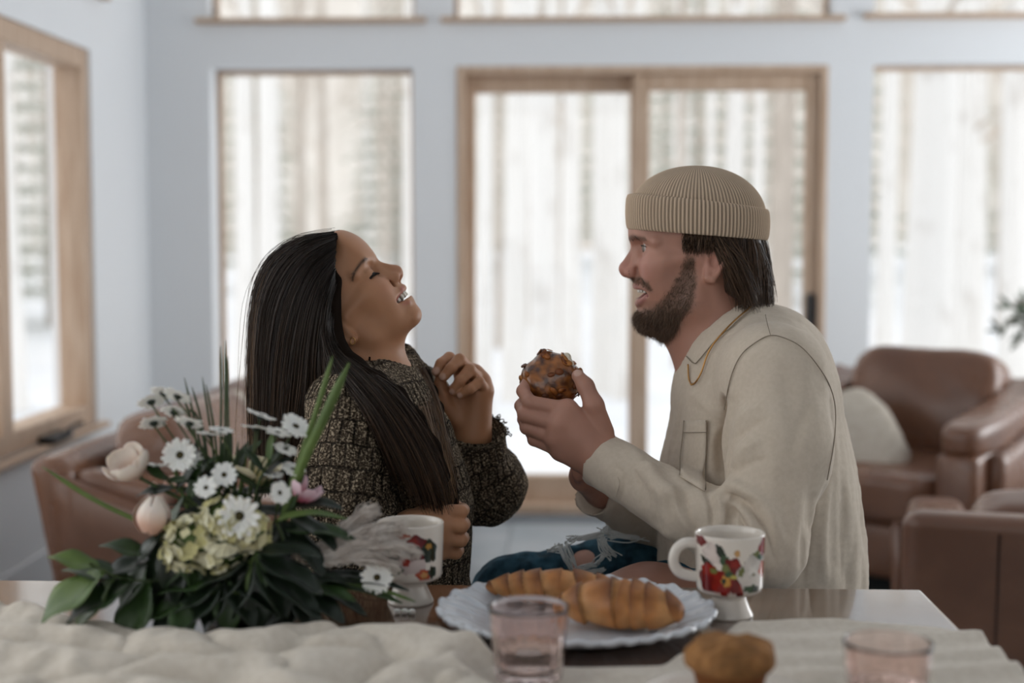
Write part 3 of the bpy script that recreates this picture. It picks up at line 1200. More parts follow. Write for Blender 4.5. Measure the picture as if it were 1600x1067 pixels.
def crease(V, N, folds):
    """press folds into the camera side of a garment: (path in pixels, width px, height m)"""
    X, Y = proj(V)
    c = V - np.array([0, 0, HC])
    facing = np.clip(-(N * c).sum(1) / np.linalg.norm(c, axis=1) * 1.6, 0, 1)
    near = facing * (c[:, 1] < folds[0][3] if len(folds[0]) > 3 else 1)
    out = V.copy()
    for fo in folds:
        path, w, amp = fo[0], fo[1], fo[2]
        p = catmull(np.array([(a, b, 0) for a, b in path], float), 5)[:, :2]
        lo, hi = p.min(0) - 4 * w, p.max(0) + 4 * w
        i = np.nonzero((X > lo[0]) & (X < hi[0]) & (Y > lo[1]) & (Y < hi[1]) & (near > 0))[0]
        if len(i) == 0: continue
        d = np.full(len(i), 1e9)
        tt = np.zeros(len(i))
        for k in range(len(p) - 1):
            e = p[k + 1] - p[k]
            wx, wy = X[i] - p[k][0], Y[i] - p[k][1]
            t = np.clip((wx * e[0] + wy * e[1]) / (e @ e + 1e-9), 0, 1)
            dk = np.hypot(wx - t * e[0], wy - t * e[1])
            m = dk < d
            d[m] = dk[m]
            tt[m] = (k + t[m]) / (len(p) - 1)
        fade = np.sin(np.pi * np.clip(tt * 0.9 + 0.08, 0, 1)) ** 0.5
        out[i] += N[i] * (amp * np.exp(-(d / w) ** 2) * fade * near[i])[:, None]
    return out

# ------------------------------------------------------------------ shared materials of the people
m_skin = M('skin', attr='col', rough=0.48, spec=0.4, bump=(900, 0.08, 0.0004), sss=0.12, sss_scale=0.006)
m_hair = M('hair', attr='col', rough=0.42, spec=0.28)
m_tooth = M('tooth_enamel', (0.72, 0.68, 0.60), 0.25)
m_eye = M('eyeball', attr='col', rough=0.08, spec=0.6)
m_shirt = M('cream_jersey', srgb(204, 190, 173), 0.92, 0.15, col2=srgb(198, 184, 166), nscale=160, bump=(1400, 0.25, 0.0006), sheen=0.1)
m_shirt_seam = M('shirt_seam', srgb(140, 128, 113), 0.95, 0.1)
m_denim = M('blue_denim', srgb(54, 88, 104), 0.9, 0.15, col2=srgb(30, 52, 64), nscale=45, bump=(1500, 0.4, 0.0008))
m_thread = M('white_thread', srgb(232, 234, 232), 0.95, 0.1)
m_gold = M('gold_chain', srgb(176, 132, 78), 0.3, metallic=0.9)
m_knitcap = M('tan_rib_knit', attr='col', rough=0.95, spec=0.1, bump=(900, 0.5, 0.0012))
m_wood_chair = M('bent_wood', srgb(138, 92, 62), 0.42, 0.4, col2=srgb(112, 72, 46), nscale=7, stretch=(1, 8, 8))
m_shoe = M('dark_shoe', srgb(46, 42, 40), 0.6)


def eyeball(parent, H, L, iris=(0.10, 0.055, 0.03), look=(1, 0, 0)):
    ef, eu, el = L['eye']
    for g in (-1, 1):
        n = 24
        th = np.linspace(0, math.pi, n)
        ph = np.linspace(0, 2 * math.pi, 32, endpoint=False)
        lv = np.array(look, float) * np.array([1, 1, g if len(look) == 3 else 1])
        lv /= np.linalg.norm(lv)
        A = np.cross(lv, [0, 1, 0]); A /= np.linalg.norm(A)
        B = np.cross(A, lv)
        T, Pp = np.meshgrid(th, ph, indexing='ij')
        D = np.cos(T)[..., None] * lv + np.sin(T)[..., None] * (np.cos(Pp)[..., None] * A + np.sin(Pp)[..., None] * B)
        D = D.reshape(-1, 3)
        ang = T.reshape(-1)
        col = np.tile(np.array([0.46, 0.42, 0.39]), (len(D), 1))
        col[ang < 0.55] = iris
        col[ang < 0.22] = (0.004, 0.004, 0.004)
        P = np.array([H(*p) for p in (D * 12.4 + np.array([ef, eu, g * el]))])
        obj('eye', P, grid_faces(n, 32, False, True), m_eye, parent, colors=col)


def hand_ops(S, wrist, wr, mcps, fingers, thumb, palm_r, k=0.0035, extra=()):
    """palm as a fan of round cones, five separate fingers rooted in it"""
    for m, pr in zip(mcps, palm_r):
        S.cap(wrist, m, wr, pr, 0.014)
    for i in range(len(mcps) - 1):
        S.cap(mcps[i], mcps[i + 1], palm_r[i] * 0.92, palm_r[i + 1] * 0.92, 0.008)
    for a, b, ra, rb in extra:
        S.cap(a, b, ra, rb, 0.010)
    for pts, rad in fingers:
        S.chain(pts, rad, k)
    S.chain(thumb[0], thumb[1], 0.006)


def paint(V, base, patches):
    """patches: (centre, radius, colour, softness) blended over the base colour"""
    C = np.tile(np.asarray(base, float), (len(V), 1))
    for c, r, col, soft in patches:
        d = np.linalg.norm(V - np.asarray(c), axis=1)
        t = 1 - sstep(d, r * (1 - soft), r)
        C = C * (1 - t[:, None]) + np.asarray(col) * t[:, None]
    return C


# ================================================================== the man
MY = 2.24
HM = Head(W(1100, 408, MY), (-1, 0, 0), (0, 0, 1), MY / FPX)
LM = dict(cran=((10, 50), (99, 88, 76)), core=(62, -20, (44, 62, 56)), nas=(110, 25), tip=(132, -14), sub=(113, -27), ulip=(110, -38), llip=(106, -66),
          chin=(104, -97), chinr=(17, 16, 21), brow=(115, 38), cheek=(74, -4, 40), cheekr=(22, 19, 20), jaw=(24, -66, 46), eye=(86, 20, 31), open=4.6,
          corner=(82, -44, 29), ear=(4, 0, 70), tooth=1.05)
P = lambda x, y, Y: W(x, y, Y)
man = Solid()
head_ops(man, HM, LM)
# neck
man.cap(HM(0, -35, 0), P(1140, 575, 2.24), 0.058, 0.062, 0.03)
man.cap(HM(40, -85, 0), P(1105, 560, 2.24), 0.040, 0.045, 0.03)
# trunk under the shirt
sho_n, sho_f = P(1205, 585, 2.07), P(1190, 590, 2.41)
man.cap(P(1140, 575, 2.24), P(1180, 640, 2.24), 0.07, 0.11, 0.04)
man.cap(sho_n, sho_f, 0.055, 0.055, 0.05)
man.cap(P(1180, 640, 2.24), P(1195, 820, 2.25), 0.10, 0.10, 0.05, flat=((0, 1, 0), 1.35))
man.cap(P(1195, 820, 2.25), P(1225, 955, 2.26), 0.10, 0.11, 0.05, flat=((0, 1, 0), 1.3))
# near (left) arm
elb_n, wr_n = P(1180, 872, 1.965), P(942, 713, 2.095)
man.chain([sho_n, elb_n, wr_n], [0.048, 0.038, 0.027], 0.015)
# far (right) arm
elb_f, wr_f = P(1085, 860, 2.39), P(940, 764, 2.238)
man.chain([sho_f, elb_f, wr_f], [0.048, 0.038, 0.025], 0.015)
# near hand round the bun
mcp = [P(886, 641, 2.083), P(874, 662, 2.078), P(869, 684, 2.082), P(876, 703, 2.09)]
fr = np.array
hand_ops(man, wr_n, 0.026, mcp, [
    ([mcp[0], P(828, 629, 2.088), P(817, 611, 2.112), P(824, 596, 2.128)], fr([13, 10.8, 9.6, 8.2]) * 1e-3),
    ([mcp[1], P(820, 648, 2.088), P(814, 634, 2.118), P(824, 618, 2.135)], fr([13, 10.8, 9.6, 8.2]) * 1e-3),
    ([mcp[2], P(823, 668, 2.094), P(818, 655, 2.122), P(830, 640, 2.140)], fr([12.5, 10.2, 9.2, 8]) * 1e-3),
    ([mcp[3], P(834, 687, 2.100), P(829, 675, 2.125), P(841, 661, 2.140)], fr([11.5, 9.2, 8.4, 7.4]) * 1e-3)],
    ([P(940, 676, 2.095), P(928, 633, 2.086), P(915, 603, 2.098), P(903, 587, 2.106)], fr([19, 14.5, 12.2, 9.6]) * 1e-3),
    [0.0165, 0.0165, 0.016, 0.0145], extra=[(P(930, 655, 2.095), P(892, 655, 2.09), 0.014, 0.014), (P(918, 728, 2.1), P(878, 702, 2.09), 0.016, 0.0145)])
# far hand cupped below, mostly behind the near cuff
mcf = [P(915, 728, 2.20), P(908, 736, 2.19), P(906, 744, 2.18), P(909, 752, 2.175)]
hand_ops(man, wr_f, 0.022, mcf, [([m, m + np.array([-0.004, -0.028, 0.014]), m + np.array([0.012, -0.045, 0.022])], fr([11, 9.5, 8]) * 1e-3) for m in mcf],
         ([P(932, 745, 2.22), P(920, 725, 2.235), P(910, 708, 2.24)], fr([15, 12, 10]) * 1e-3), [0.014] * 4)
# legs: far thigh shows over the table edge, the near one is under the table
hip_f, knee_f = P(1215, 950, 2.34), P(800, 932, 2.36)
hip_n, knee_n = P(1215, 985, 2.13), P(862, 992, 2.11)
foot_f, foot_n = np.array([knee_f[0] + 0.16, 2.36, 0.09]), np.array([knee_n[0] + 0.14, 2.09, 0.09])
man.cap(hip_n, hip_f, 0.09, 0.09, 0.05)
man.chain([hip_f, P(1000, 908, 2.355), knee_f, foot_f], [0.082, 0.076, 0.057, 0.035], 0.02)
man.chain([hip_n, P(1015, 966, 2.11), knee_n, foot_n], [0.084, 0.080, 0.058, 0.035], 0.02)
for ft, d in ((foot_f, (-0.13, 0.0, -0.045)), (foot_n, (-0.13, 0.0, -0.045))):
    man.cap(ft + np.array([0, 0, -0.045]), ft + np.array(d), 0.036, 0.03, 0.02)
Vm, Fm = man.mesh(0.0021)
q = HM.inv(Vm)
f_, u_, l_ = q[:, 0], q[:, 1], np.abs(q[:, 2])
base_m = np.array([0.42, 0.215, 0.155])
Cm = np.tile(base_m, (len(Vm), 1))
Cm *= (1 + 0.07 * vnoise(Vm, 45, 3))[:, None]
def blend(C, t, col): return C * (1 - t[:, None]) + np.asarray(col) * t[:, None]
def blob(f0, u0, l0, r, soft=0.8): return 1 - sstep(np.sqrt((f_ - f0) ** 2 + (u_ - u0) ** 2 + (l_ - l0) ** 2), r * (1 - soft), r)
Cm = blend(Cm, 0.55 * blob(90, -8, 40, 34), (0.50, 0.235, 0.19))
Cm = blend(Cm, 0.6 * blob(124, -14, 6, 26), (0.50, 0.22, 0.17))
Cm = blend(Cm, 0.5 * blob(-6, 2, 80, 34), (0.52, 0.24, 0.18))
# lips
inhead = (np.abs(f_ - 60) < 95) & (np.abs(u_) < 150)
c, ul, ll = LM['corner'], LM['ulip'], LM['llip']
def lipmask(q0, top):
    pts = [(q0[0] - 5.5, q0[1], 0), (q0[0] - 5.5, q0[1], 5), (c[0] + (q0[0] - c[0]) * 0.72 + 1, c[1] + (q0[1] - c[1]) * 0.86, c[2] * 0.58),
           (c[0] + (q0[0] - c[0]) * 0.34 + 1.5, c[1] + (q0[1] - c[1]) * 0.52, c[2] * 0.9), (c[0], c[1], c[2])]
    d = np.full(len(f_), 1e9)
    X = np.stack([f_, u_, l_], -1)
    for a, b in zip(pts[:-1], pts[1:]):
        a, b = np.array(a, float), np.array(b, float)
        t = np.clip(((X - a) @ (b - a)) / ((b - a) @ (b - a)), 0, 1)
        d = np.minimum(d, np.linalg.norm(X - a - t[:, None] * (b - a), axis=1))
    return 1 - sstep(d, 4.4, 6.4)
lips = np.clip(lipmask(ul, True) + lipmask(ll, False), 0, 1)
Cm = blend(Cm, 0.8 * lips, (0.42, 0.185, 0.165))
# dark mouth inside
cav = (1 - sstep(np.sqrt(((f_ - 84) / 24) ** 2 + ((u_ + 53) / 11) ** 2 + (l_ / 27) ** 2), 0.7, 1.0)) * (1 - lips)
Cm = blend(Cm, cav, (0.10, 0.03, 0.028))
# beard shadow on the skin (outline of the beard in profile)
bp = [(1065, 396), (1058, 420), (1048, 440), (1038, 456), (1028, 468), (1017, 477), (1004, 480), (994, 482), (982, 488), (982, 518), (1005, 524), (1042, 530), (1054, 515), (1061, 500), (1069, 485), (1080, 471), (1084, 445), (1082, 415), (1079, 396)]
sp = [(984, 433), (1000, 431), (1010, 438), (1018, 450), (1013, 454), (1003, 443), (984, 441)]
loc = lambda pts: [(1100 - x, 408 - y) for x, y in pts]
wob = 2.0 * vnoise(Vm, 260, 9)
sd1 = poly_sd(f_, u_, loc(bp)) + wob
sd2 = poly_sd(f_, u_, loc(sp)) + 0.5 * wob
hd = inhead & (l_ < 80)
beard = np.maximum((1 - sstep(sd1, -7, 3)), 0.9 * (1 - sstep(sd2, -2.5, 1.5)) * (f_ > 80)) * hd
stub = (1 - sstep(sd1, 0, 16)) * hd * (u_ < -60)
Cm = blend(Cm, 0.25 * stub, (0.16, 0.10, 0.075))
Cm = blend(Cm, 0.72 * beard, (0.12, 0.072, 0.048))
brow = np.exp(-(((u_ - 35 - 3 * np.sin((l_ - 8) / 40 * 3.1)) / 3.2) ** 2)) * (l_ > 6) * (l_ < 52) * (f_ > 60)
Cm = blend(Cm, 0.75 * brow, (0.075, 0.045, 0.03))
# nails
for p, r in ((P(902, 581, 2.098), 0.008), ):
    t = 1 - sstep(np.linalg.norm(Vm - p, axis=1), r * 0.7, r)
    Cm = blend(Cm, t * 0.7, (0.62, 0.42, 0.35))
man_o = obj('person', Vm, Fm, m_skin, colors=np.clip(Cm, 0, 1))
tag(man_o, 'bearded person in a tan rib-knit beanie and cream shirt holding a bun', 'person')
Nm = vnormals(Vm, Fm)
teeth(man_o, HM, LM, m_tooth)
eyeball(man_o, HM, LM, look=(1, -0.05, 0.12))
for g in (-1, 1):
    ef, eu, el = LM['eye']
    obj('eyelashes', *tube(catmull([HM(ef + 9, eu + 2, g * (el - 11)), HM(ef + 13.6, eu + 4.6, g * el), HM(ef + 8, eu + 3, g * (el + 11)), HM(ef + 4, eu + 0.5, g * (el + 14))], 5), 0.0008, 5), M('lashes', (0.02, 0.014, 0.01), 0.7), man_o)
rsH = np.random.RandomState(11)


def fur(parent, name, V, N, w, n, length, flow, r0, cols, seed, K=4, jitter=0.35, lift=0.35):
    """short hair on a surface where weight w is high; flow(V) gives the lie of the hair"""
    r = np.random.RandomState(seed)
    pr = np.clip(w, 0, None)
    idx = r.choice(len(V), n, p=pr / pr.sum())
    base = V[idx] + r.normal(size=(n, 3)) * 0.0006
    d = flow(V[idx])
    d = d - N[idx] * (d * N[idx]).sum(1, keepdims=True)
    d /= np.linalg.norm(d, axis=1, keepdims=True) + 1e-9
    d = d + N[idx] * lift + r.normal(size=(n, 3)) * jitter
    d /= np.linalg.norm(d, axis=1, keepdims=True)
    L = length(V[idx]) * r.uniform(0.6, 1.2, n)
    t = np.linspace(0, 1, K)
    Pts = base[:, None, :] - N[idx][:, None, :] * 0.001 + d[:, None, :] * (L[:, None] * t)[..., None] + (flow(V[idx]) * 0.25)[:, None, :] * (L[:, None] * t ** 2)[..., None]
    c = np.asarray(cols)[r.randint(len(cols), size=n)] * r.uniform(0.7, 1.3, (n, 1))
    Vs, Fs, Cs = strands(Pts, r0, r0 * 0.25, c, r)
    return tag(obj(name, Vs, Fs, m_hair, parent, colors=Cs), kind='stuff')


brown = [(0.060, 0.035, 0.022), (0.085, 0.05, 0.03), (0.045, 0.027, 0.018), (0.13, 0.08, 0.05)]
fl = lambda V: np.tile(np.array([-0.25, 0.0, -1.0]), (len(V), 1))
bw = np.where(q[:, 2] > -60, 1, 0.3) * beard ** 1.5
bcol = [(0.11, 0.066, 0.042), (0.15, 0.092, 0.06), (0.075, 0.045, 0.03), (0.21, 0.135, 0.09)]
fur(man_o, 'beard', Vm, Nm, bw, 16000, lambda V: 0.0045 + 0.007 * sstep(-HM.inv(V)[:, 1], 55, 95), fl, 0.00026, bcol, 5)
fur(man_o, 'eyebrow', Vm, Nm, np.where(brow > 0.4, brow, 0) * (f_ > 70) * inhead, 700, lambda V: np.full(len(V), 0.005), lambda V: np.tile(np.array([0.9, 0, -0.1]), (len(V), 1)), 0.00022, brown, 6, lift=0.05, jitter=0.15)

# back hair below the cap
hb = Solid()
for g in (-1, 1):
    for a, b, ra, rb in [((-30, 34, 62), (-36, -40, 56), 12, 11), ((-48, 34, 56), (-54, -50, 48), 15, 13), ((-66, 34, 38), (-74, -40, 34), 16, 16)]:
        hb.cap(HM(a[0], a[1], g * a[2]), HM(b[0], b[1], g * b[2]), ra * HM.s, rb * HM.s, 0.015)
hb.cap(HM(-76, 36, 0), HM(-82, -38, 0), 0.016, 0.015, 0.015)
Vh, Fh = hb.mesh(0.004)
n = 5200
r = np.random.RandomState(8)
ang = r.uniform(-1, 1, n)
phi = ang * 1.88                                   # 0 = back of the head
dep = r.uniform(0.88, 1.03, n)
rad = np.stack([-np.cos(phi) * 98 * dep, np.sin(phi) * 83 * dep], -1)
u0 = r.uniform(20, 46, n) - 6 * np.cos(phi)
ln = np.where(np.abs(phi) > 1.42, r.uniform(4, 14, n) + 6 * (u0 - 20) / 26, r.uniform(70, 108, n))
ln = np.where((np.abs(phi) > 1.22) & (np.abs(phi) <= 1.42), r.uniform(40, 95, n), ln)
t = np.linspace(0, 1, 8)
out = 1.0 + r.uniform(0.02, 0.12, n)
Pl = np.zeros((n, 8, 3))
flick = r.uniform(0.3, 1.0, n) * 26
for j, tt in enumerate(t):
    sw = 1 + (out - 1) * (0.4 + 0.9 * math.sin(tt * 2.4)) + 0.02 * np.sin(6 * tt + phi * 9)
    Pl[:, j, 0] = rad[:, 0] * sw - flick * tt ** 2 * (np.abs(phi) < 1.4) * 0.5 + 10 - 30 * tt * ((np.abs(phi) > 1.1) & (np.abs(phi) < 1.42))
    Pl[:, j, 1] = u0 - ln * tt
    Pl[:, j, 2] = rad[:, 1] * sw * (1 - 0.08 * tt)
Pw = HM.o + HM.s * (Pl @ HM.R)
cb = np.array(brown)[r.randint(4, size=n)] * r.uniform(0.6, 1.5, (n, 1))
Vs, Fs, Cs = strands(Pw, 0.00055, 0.0002, cb, r)
Va = np.vstack([Vh, Vs])
tag(obj('hair', Va, np.vstack([Fh, Fs + len(Vh)]), m_hair, man_o, colors=np.vstack([np.tile([0.03, 0.018, 0.012], (len(Vh), 1)), Cs]), label='dark brown wavy hair below the cap'), kind='stuff')

# ------------------------------------------------------------------ ribbed beanie with a turned-up cuff
def beanie():
    nt, nu = 1120, 44
    th = np.linspace(0, 2 * math.pi, nt, endpoint=False)
    ribs = 112
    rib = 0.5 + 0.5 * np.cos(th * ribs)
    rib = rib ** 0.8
    rim_u = lambda c: 41 + 8.5 * c                    # lower edge tilts down to the back
    cen = 11.0
    def ring(rf, rl, uu, amp, colv):
        r = 1 + amp * (rib - 0.6)
        return np.stack([cen + rf * np.cos(th) * r, uu, rl * np.sin(th) * r], -1), colv
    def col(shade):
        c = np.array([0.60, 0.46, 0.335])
        return (c * (0.42 + 0.58 * rib)[:, None]) * shade  # darkens the rib grooves: their shade is painted into the colour
    rows, cols = [], []
    # crown
    top = 147.5
    cuff_top = lambda c: 92 + 12 * c
    for a in np.linspace(0, 1, nu):
        z = np.sin(a * math.pi / 2) ** 0.95
        k = np.cos(a * math.pi / 2) ** 0.94
        uu = 66 + (top - 66) * z + 4 * np.cos(th) * (1 - a)
        P_, c_ = ring(106 * k * (1 - 0.0 * a) + 0.01, 90 * k + 0.01, uu, 0.022 * (1 - 0.5 * a), None)
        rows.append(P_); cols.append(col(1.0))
    Vc = np.stack(rows).reshape(-1, 3)
    Fc = grid_faces(nu, nt, False, True)
    # crown colours, painted groove shade included
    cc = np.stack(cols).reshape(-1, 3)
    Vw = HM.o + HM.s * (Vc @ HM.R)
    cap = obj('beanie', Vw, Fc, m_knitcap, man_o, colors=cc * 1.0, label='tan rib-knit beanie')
    rows, cols = [], []
    prof = [(0.965, 0.0), (1.0, -0.012), (1.02, 0.03), (1.035, 0.15), (1.045, 0.4), (1.045, 0.65), (1.035, 0.88), (1.015, 0.98), (0.985, 1.01), (0.95, 0.98)]
    pa = np.array(prof)
    aa = np.interp(np.linspace(0, 1, 34), np.linspace(0, 1, len(pa)), np.arange(len(pa)))
    for a in aa:
        rr = np.interp(a, np.arange(len(pa)), pa[:, 0])
        vv = np.interp(a, np.arange(len(pa)), pa[:, 1])
        c_ = np.cos(th)
        uu = rim_u(c_) * (1 - vv) + cuff_top(c_) * vv
        P_, _ = ring(106 * rr, 92 * rr, uu, 0.024, None)
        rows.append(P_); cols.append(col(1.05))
    Vc = np.stack(rows).reshape(-1, 3)
    Vw = HM.o + HM.s * (Vc @ HM.R)
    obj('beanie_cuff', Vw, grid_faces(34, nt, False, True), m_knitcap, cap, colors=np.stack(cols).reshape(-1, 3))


beanie()

# ------------------------------------------------------------------ cream long-sleeved shirt
sh = Solid()
NS = np.array([0, 1, 0])
# trunk: front line 1030..1040, back line 1290..1340 in the photograph
sh.cap(P(1150, 592, 2.24), P(1178, 650, 2.24), 0.088, 0.122, 0.05, flat=((0, 1, 0), 1.3))
sh.cap(P(1178, 650, 2.24), P(1183, 760, 2.24), 0.128, 0.143, 0.05, flat=((0, 1, 0), 1.3))
sh.cap(P(1183, 760, 2.24), P(1190, 880, 2.25), 0.143, 0.150, 0.05, flat=((0, 1, 0), 1.2))
sh.cap(P(1190, 880, 2.25), P(1192, 985, 2.25), 0.150, 0.152, 0.05, flat=((0, 1, 0), 1.2))
sh.cap(P(1150, 530, 2.24), P(1205, 560, 2.24), 0.066, 0.08, 0.06, flat=((0, 1, 0), 1.25))
sh.cap(P(1205, 582, 2.10), P(1200, 585, 2.38), 0.068, 0.068, 0.05)
# near sleeve
S0, S1, E0 = P(1212, 590, 2.065), P(1215, 700, 2.02), P(1190, 856, 1.958)
sh.chain([S0, S1, E0], [0.076, 0.070, 0.058], 0.03)
CU = P(940, 716, 2.097)
M1 = P(1085, 806, 2.005)
sh.chain([E0 + np.array([0, 0, 0.004]), M1, P(985, 746, 2.07)], [0.056, 0.047, 0.040], 0.02)
sh.chain([P(985, 746, 2.07), CU], [0.0405, 0.0405], 0.008)
# folds round the elbow and over the chest: ridges
for a, b, r_, dy in [((1140, 770), (1190, 800), 0.013, -0.055), ((1130, 790), (1165, 850), 0.012, -0.055), ((1150, 765), (1230, 770), 0.012, -0.06),
                     ((1215, 800), (1205, 880), 0.014, -0.05), ((1180, 800), (1190, 870), 0.010, -0.058)]:
    sh.cap(P(*a, 2.0 + dy + 0.02), P(*b, 1.99 + dy + 0.02), r_, r_ * 0.6, 0.022)
for a, b, r_ in [((1120, 775), (1105, 800), 0.004), ((1146, 784), (1128, 850), 0.004), ((1164, 790), (1172, 860), 0.004)]:
    sh.cap(P(*a, 1.945), P(*b, 1.925), r_, r_, 0.010, sub=True)
sh.chain([P(1015, 730, 2.02), P(1040, 770, 1.985), P(1046, 830, 1.985)], [0.007, 0.008, 0.005], 0.02)
sh.chain([P(1140, 640, 2.06), P(1132, 700, 2.07), P(1136, 770, 2.06)], [0.014, 0.016, 0.012], 0.02, sub=True)
# far sleeve
sh.chain([P(1192, 592, 2.41), P(1110, 760, 2.42), P(1085, 850, 2.39)], [0.072, 0.066, 0.058], 0.03)
sh.chain([P(1085, 850, 2.39), P(990, 786, 2.30), P(930, 768, 2.232)], [0.055, 0.048, 0.040], 0.02)
# neck opening and cuff mouths
sh.cap(HM(20, -118, 0), HM(-25, -150, 0), 0.045, 0.058, 0.006, sub=True)
sh.cap(HM(-2, -60, 0), P(1143, 560, 2.24), 0.06, 0.062, 0.006, sub=True)
sh.cap(HM(45, -130, 0), P(1112, 562, 2.24), 0.035, 0.045, 0.006, sub=True)
d = CU - P(985, 746, 2.07)
d /= np.linalg.norm(d)
sh.cap(CU + d * 0.012, CU + d * 0.10, 0.0375, 0.05, 0.003, sub=True)
sh.cap(CU + d * 0.045, CU + d * 0.12, 0.055, 0.055, 0.002, sub=True)
d2 = P(930, 768, 2.232) - P(990, 786, 2.30)
d2 /= np.linalg.norm(d2)
sh.cap(P(930, 768, 2.232) + d2 * 0.012, P(930, 768, 2.232) + d2 * 0.1, 0.036, 0.048, 0.003, sub=True)
sh.cap(P(930, 768, 2.232) + d2 * 0.042, P(930, 768, 2.232) + d2 * 0.1, 0.055, 0.055, 0.002, sub=True)
# cut flat at the hem
sh.ell(P(1192, 1130, 2.25), (0.35, 0.45, 0.115), None, 0.004, sub=True)
Vs_, Fs_ = sh.mesh(0.0032, 2)
Ns_ = vnormals(Vs_, Fs_)
# cloth wrinkles: long soft folds that run down the trunk and along the sleeves
wr = vnoise(Vs_ * np.array([2.4, 1.6, 0.45]), 17, 31, 2)
wr2 = vnoise(Vs_ * np.array([1.0, 1.0, 1.6]), 42, 32, 2)
low_ = sstep(1.10 - Vs_[:, 2], 0.0, 0.35)
Vs_ += Ns_ * (0.0050 * wr * (0.35 + 0.65 * low_) + 0.0007 * wr2 * (0.4 + low_))[:, None]
Ns_ = vnormals(Vs_, Fs_)
Vs_ = crease(Vs_, Ns_, [
    ([(1130, 752), (1160, 765), (1195, 790), (1225, 850)], 9, 0.008, 2.2), ([(1135, 772), (1170, 790), (1200, 830), (1212, 880)], 5, -0.008), ([(1142, 782), (1170, 810), (1190, 860), (1198, 900)], 6, 0.006),
    ([(1148, 795), (1165, 830), (1176, 880)], 4.5, -0.007), ([(1120, 775), (1130, 800), (1128, 845)], 6, 0.006), ([(1105, 770), (1112, 800), (1108, 845)], 4.5, -0.006),
    ([(1050, 765), (1060, 800), (1080, 835)], 7, 0.006), ([(1066, 768), (1076, 805), (1094, 835)], 4.5, -0.005), ([(1138, 630), (1130, 690), (1134, 755)], 12, -0.014),
    ([(1146, 665), (1165, 645), (1192, 632)], 8, 0.005), ([(1148, 690), (1170, 668), (1198, 655)], 6, -0.005), ([(1143, 722), (1165, 700), (1188, 688)], 8, 0.005), ([(1142, 742), (1168, 725), (1195, 718)], 6, -0.004),
    ([(1292, 760), (1285, 850), (1290, 915)], 8, 0.005), ([(1268, 780), (1258, 850), (1256, 915)], 8, -0.007), ([(1316, 770), (1320, 915)], 7, -0.005), ([(1238, 700), (1262, 640), (1275, 610)], 9, -0.004),
    ([(1050, 630), (1045, 720)], 6, 0.004), ([(1066, 600), (1058, 680), (1055, 725)], 6, -0.004), ([(1086, 690), (1080, 760)], 5, -0.004), ([(1100, 600), (1120, 575), (1140, 565)], 7, -0.003), ([(1085, 620), (1110, 640), (1125, 660)], 8, 0.004),
    ([(960, 724), (976, 748), (966, 790)], 3.5, -0.003), ([(1000, 735), (1020, 765), (1022, 810)], 6, 0.004), ([(985, 728), (1002, 760), (1000, 800)], 4, -0.003)])
shirt = obj('shirt', Vs_, Fs_, m_shirt, man_o, label='cream long-sleeved cotton shirt')


def on_surface(path, V, N, off=0.0008, camside=True):
    """drop a pixel path (px, py) onto the camera side of a mesh"""
    out = []
    c = np.array([0, 0, HC])
    D = V - c
    Dn = D / np.linalg.norm(D, axis=1, keepdims=True)
    front = (N * Dn).sum(1) < -0.05
    idx = np.nonzero(front)[0]
    for px, py in path:
        r_ = ray(px, py)
        r_ /= np.linalg.norm(r_)
        cosv = Dn[idx] @ r_
        k = idx[np.argsort(-cosv)[:30]]
        dist = np.linalg.norm(D[k], axis=1)
        k = k[np.argsort(dist)[:6]]
        w = np.linalg.norm(D[k], axis=1).mean()
        out.append(c + r_ * w + N[k].mean(0) * off)
    return np.array(out)


Ns_ = vnormals(Vs_, Fs_)
def seam(path, r_=0.0008, name='seam', mat=None, parent=None, off=0.0005, nsub=6):
    c2 = catmull(np.array([(x, y, 0) for x, y in path], float), nsub)[:, :2]
    Pp = on_surface(c2, Vs_, Ns_, off)
    for _ in range(2):
        Pp[1:-1] = Pp[1:-1] * 0.5 + 0.25 * (Pp[2:] + Pp[:-2])
    return obj(name, *tube(Pp, r_, 6), mat or m_shirt_seam, parent or shirt)
seam([(1132, 640), (1142, 590), (1158, 555), (1180, 536), (1204, 524), (1230, 530), (1255, 545), (1280, 575), (1297, 605), (1305, 640), (1303, 690), (1292, 750)])
seam([(1204, 524), (1199, 506), (1196, 492)], 0.0006)
seam([(1073, 557), (1085, 568), (1094, 561), (1120, 530), (1142, 512), (1160, 495), (1180, 482)], 0.0009, 'collar_stitch', m_shirt_seam, off=0.0006)
# breast pocket: a stitched patch with a banded top
pk = on_surface([(1072, 657), (1105, 656), (1106, 675), (1101, 770), (1062, 745), (1070, 676)], Vs_, Ns_, 0.003)
gridp = []
for v in np.linspace(0, 1, 10):
    for u in np.linspace(0, 1, 8):
        x = (1072 + (1062 - 1072) * v) * (1 - u) + (1106 + (1101 - 1106) * v) * u
        y = (657 + 88 * v) * (1 - u) + (656 + 112 * v) * u
        gridp.append((x, y))
GP = on_surface(gridp, Vs_, Ns_, 0.0022)
pocket = obj('pocket', GP, grid_faces(10, 8), m_shirt, shirt)
pm = pocket.modifiers.new('thickness', 'SOLIDIFY')
pm.thickness = 0.0016
seam([(1106, 656), (1105, 690), (1101, 768)], 0.0007, 'seam', m_shirt_seam, pocket, 0.004)
seam([(1071, 676), (1105, 676)], 0.0006, 'seam', m_shirt_seam, pocket, 0.004)
seam([(1072, 657), (1069, 690), (1062, 745)], 0.0006, 'seam', m_shirt_seam, pocket, 0.004)
seam([(958, 735), (968, 753), (962, 775)], 0.0007, 'seam', m_shirt, shirt, 0.0006)

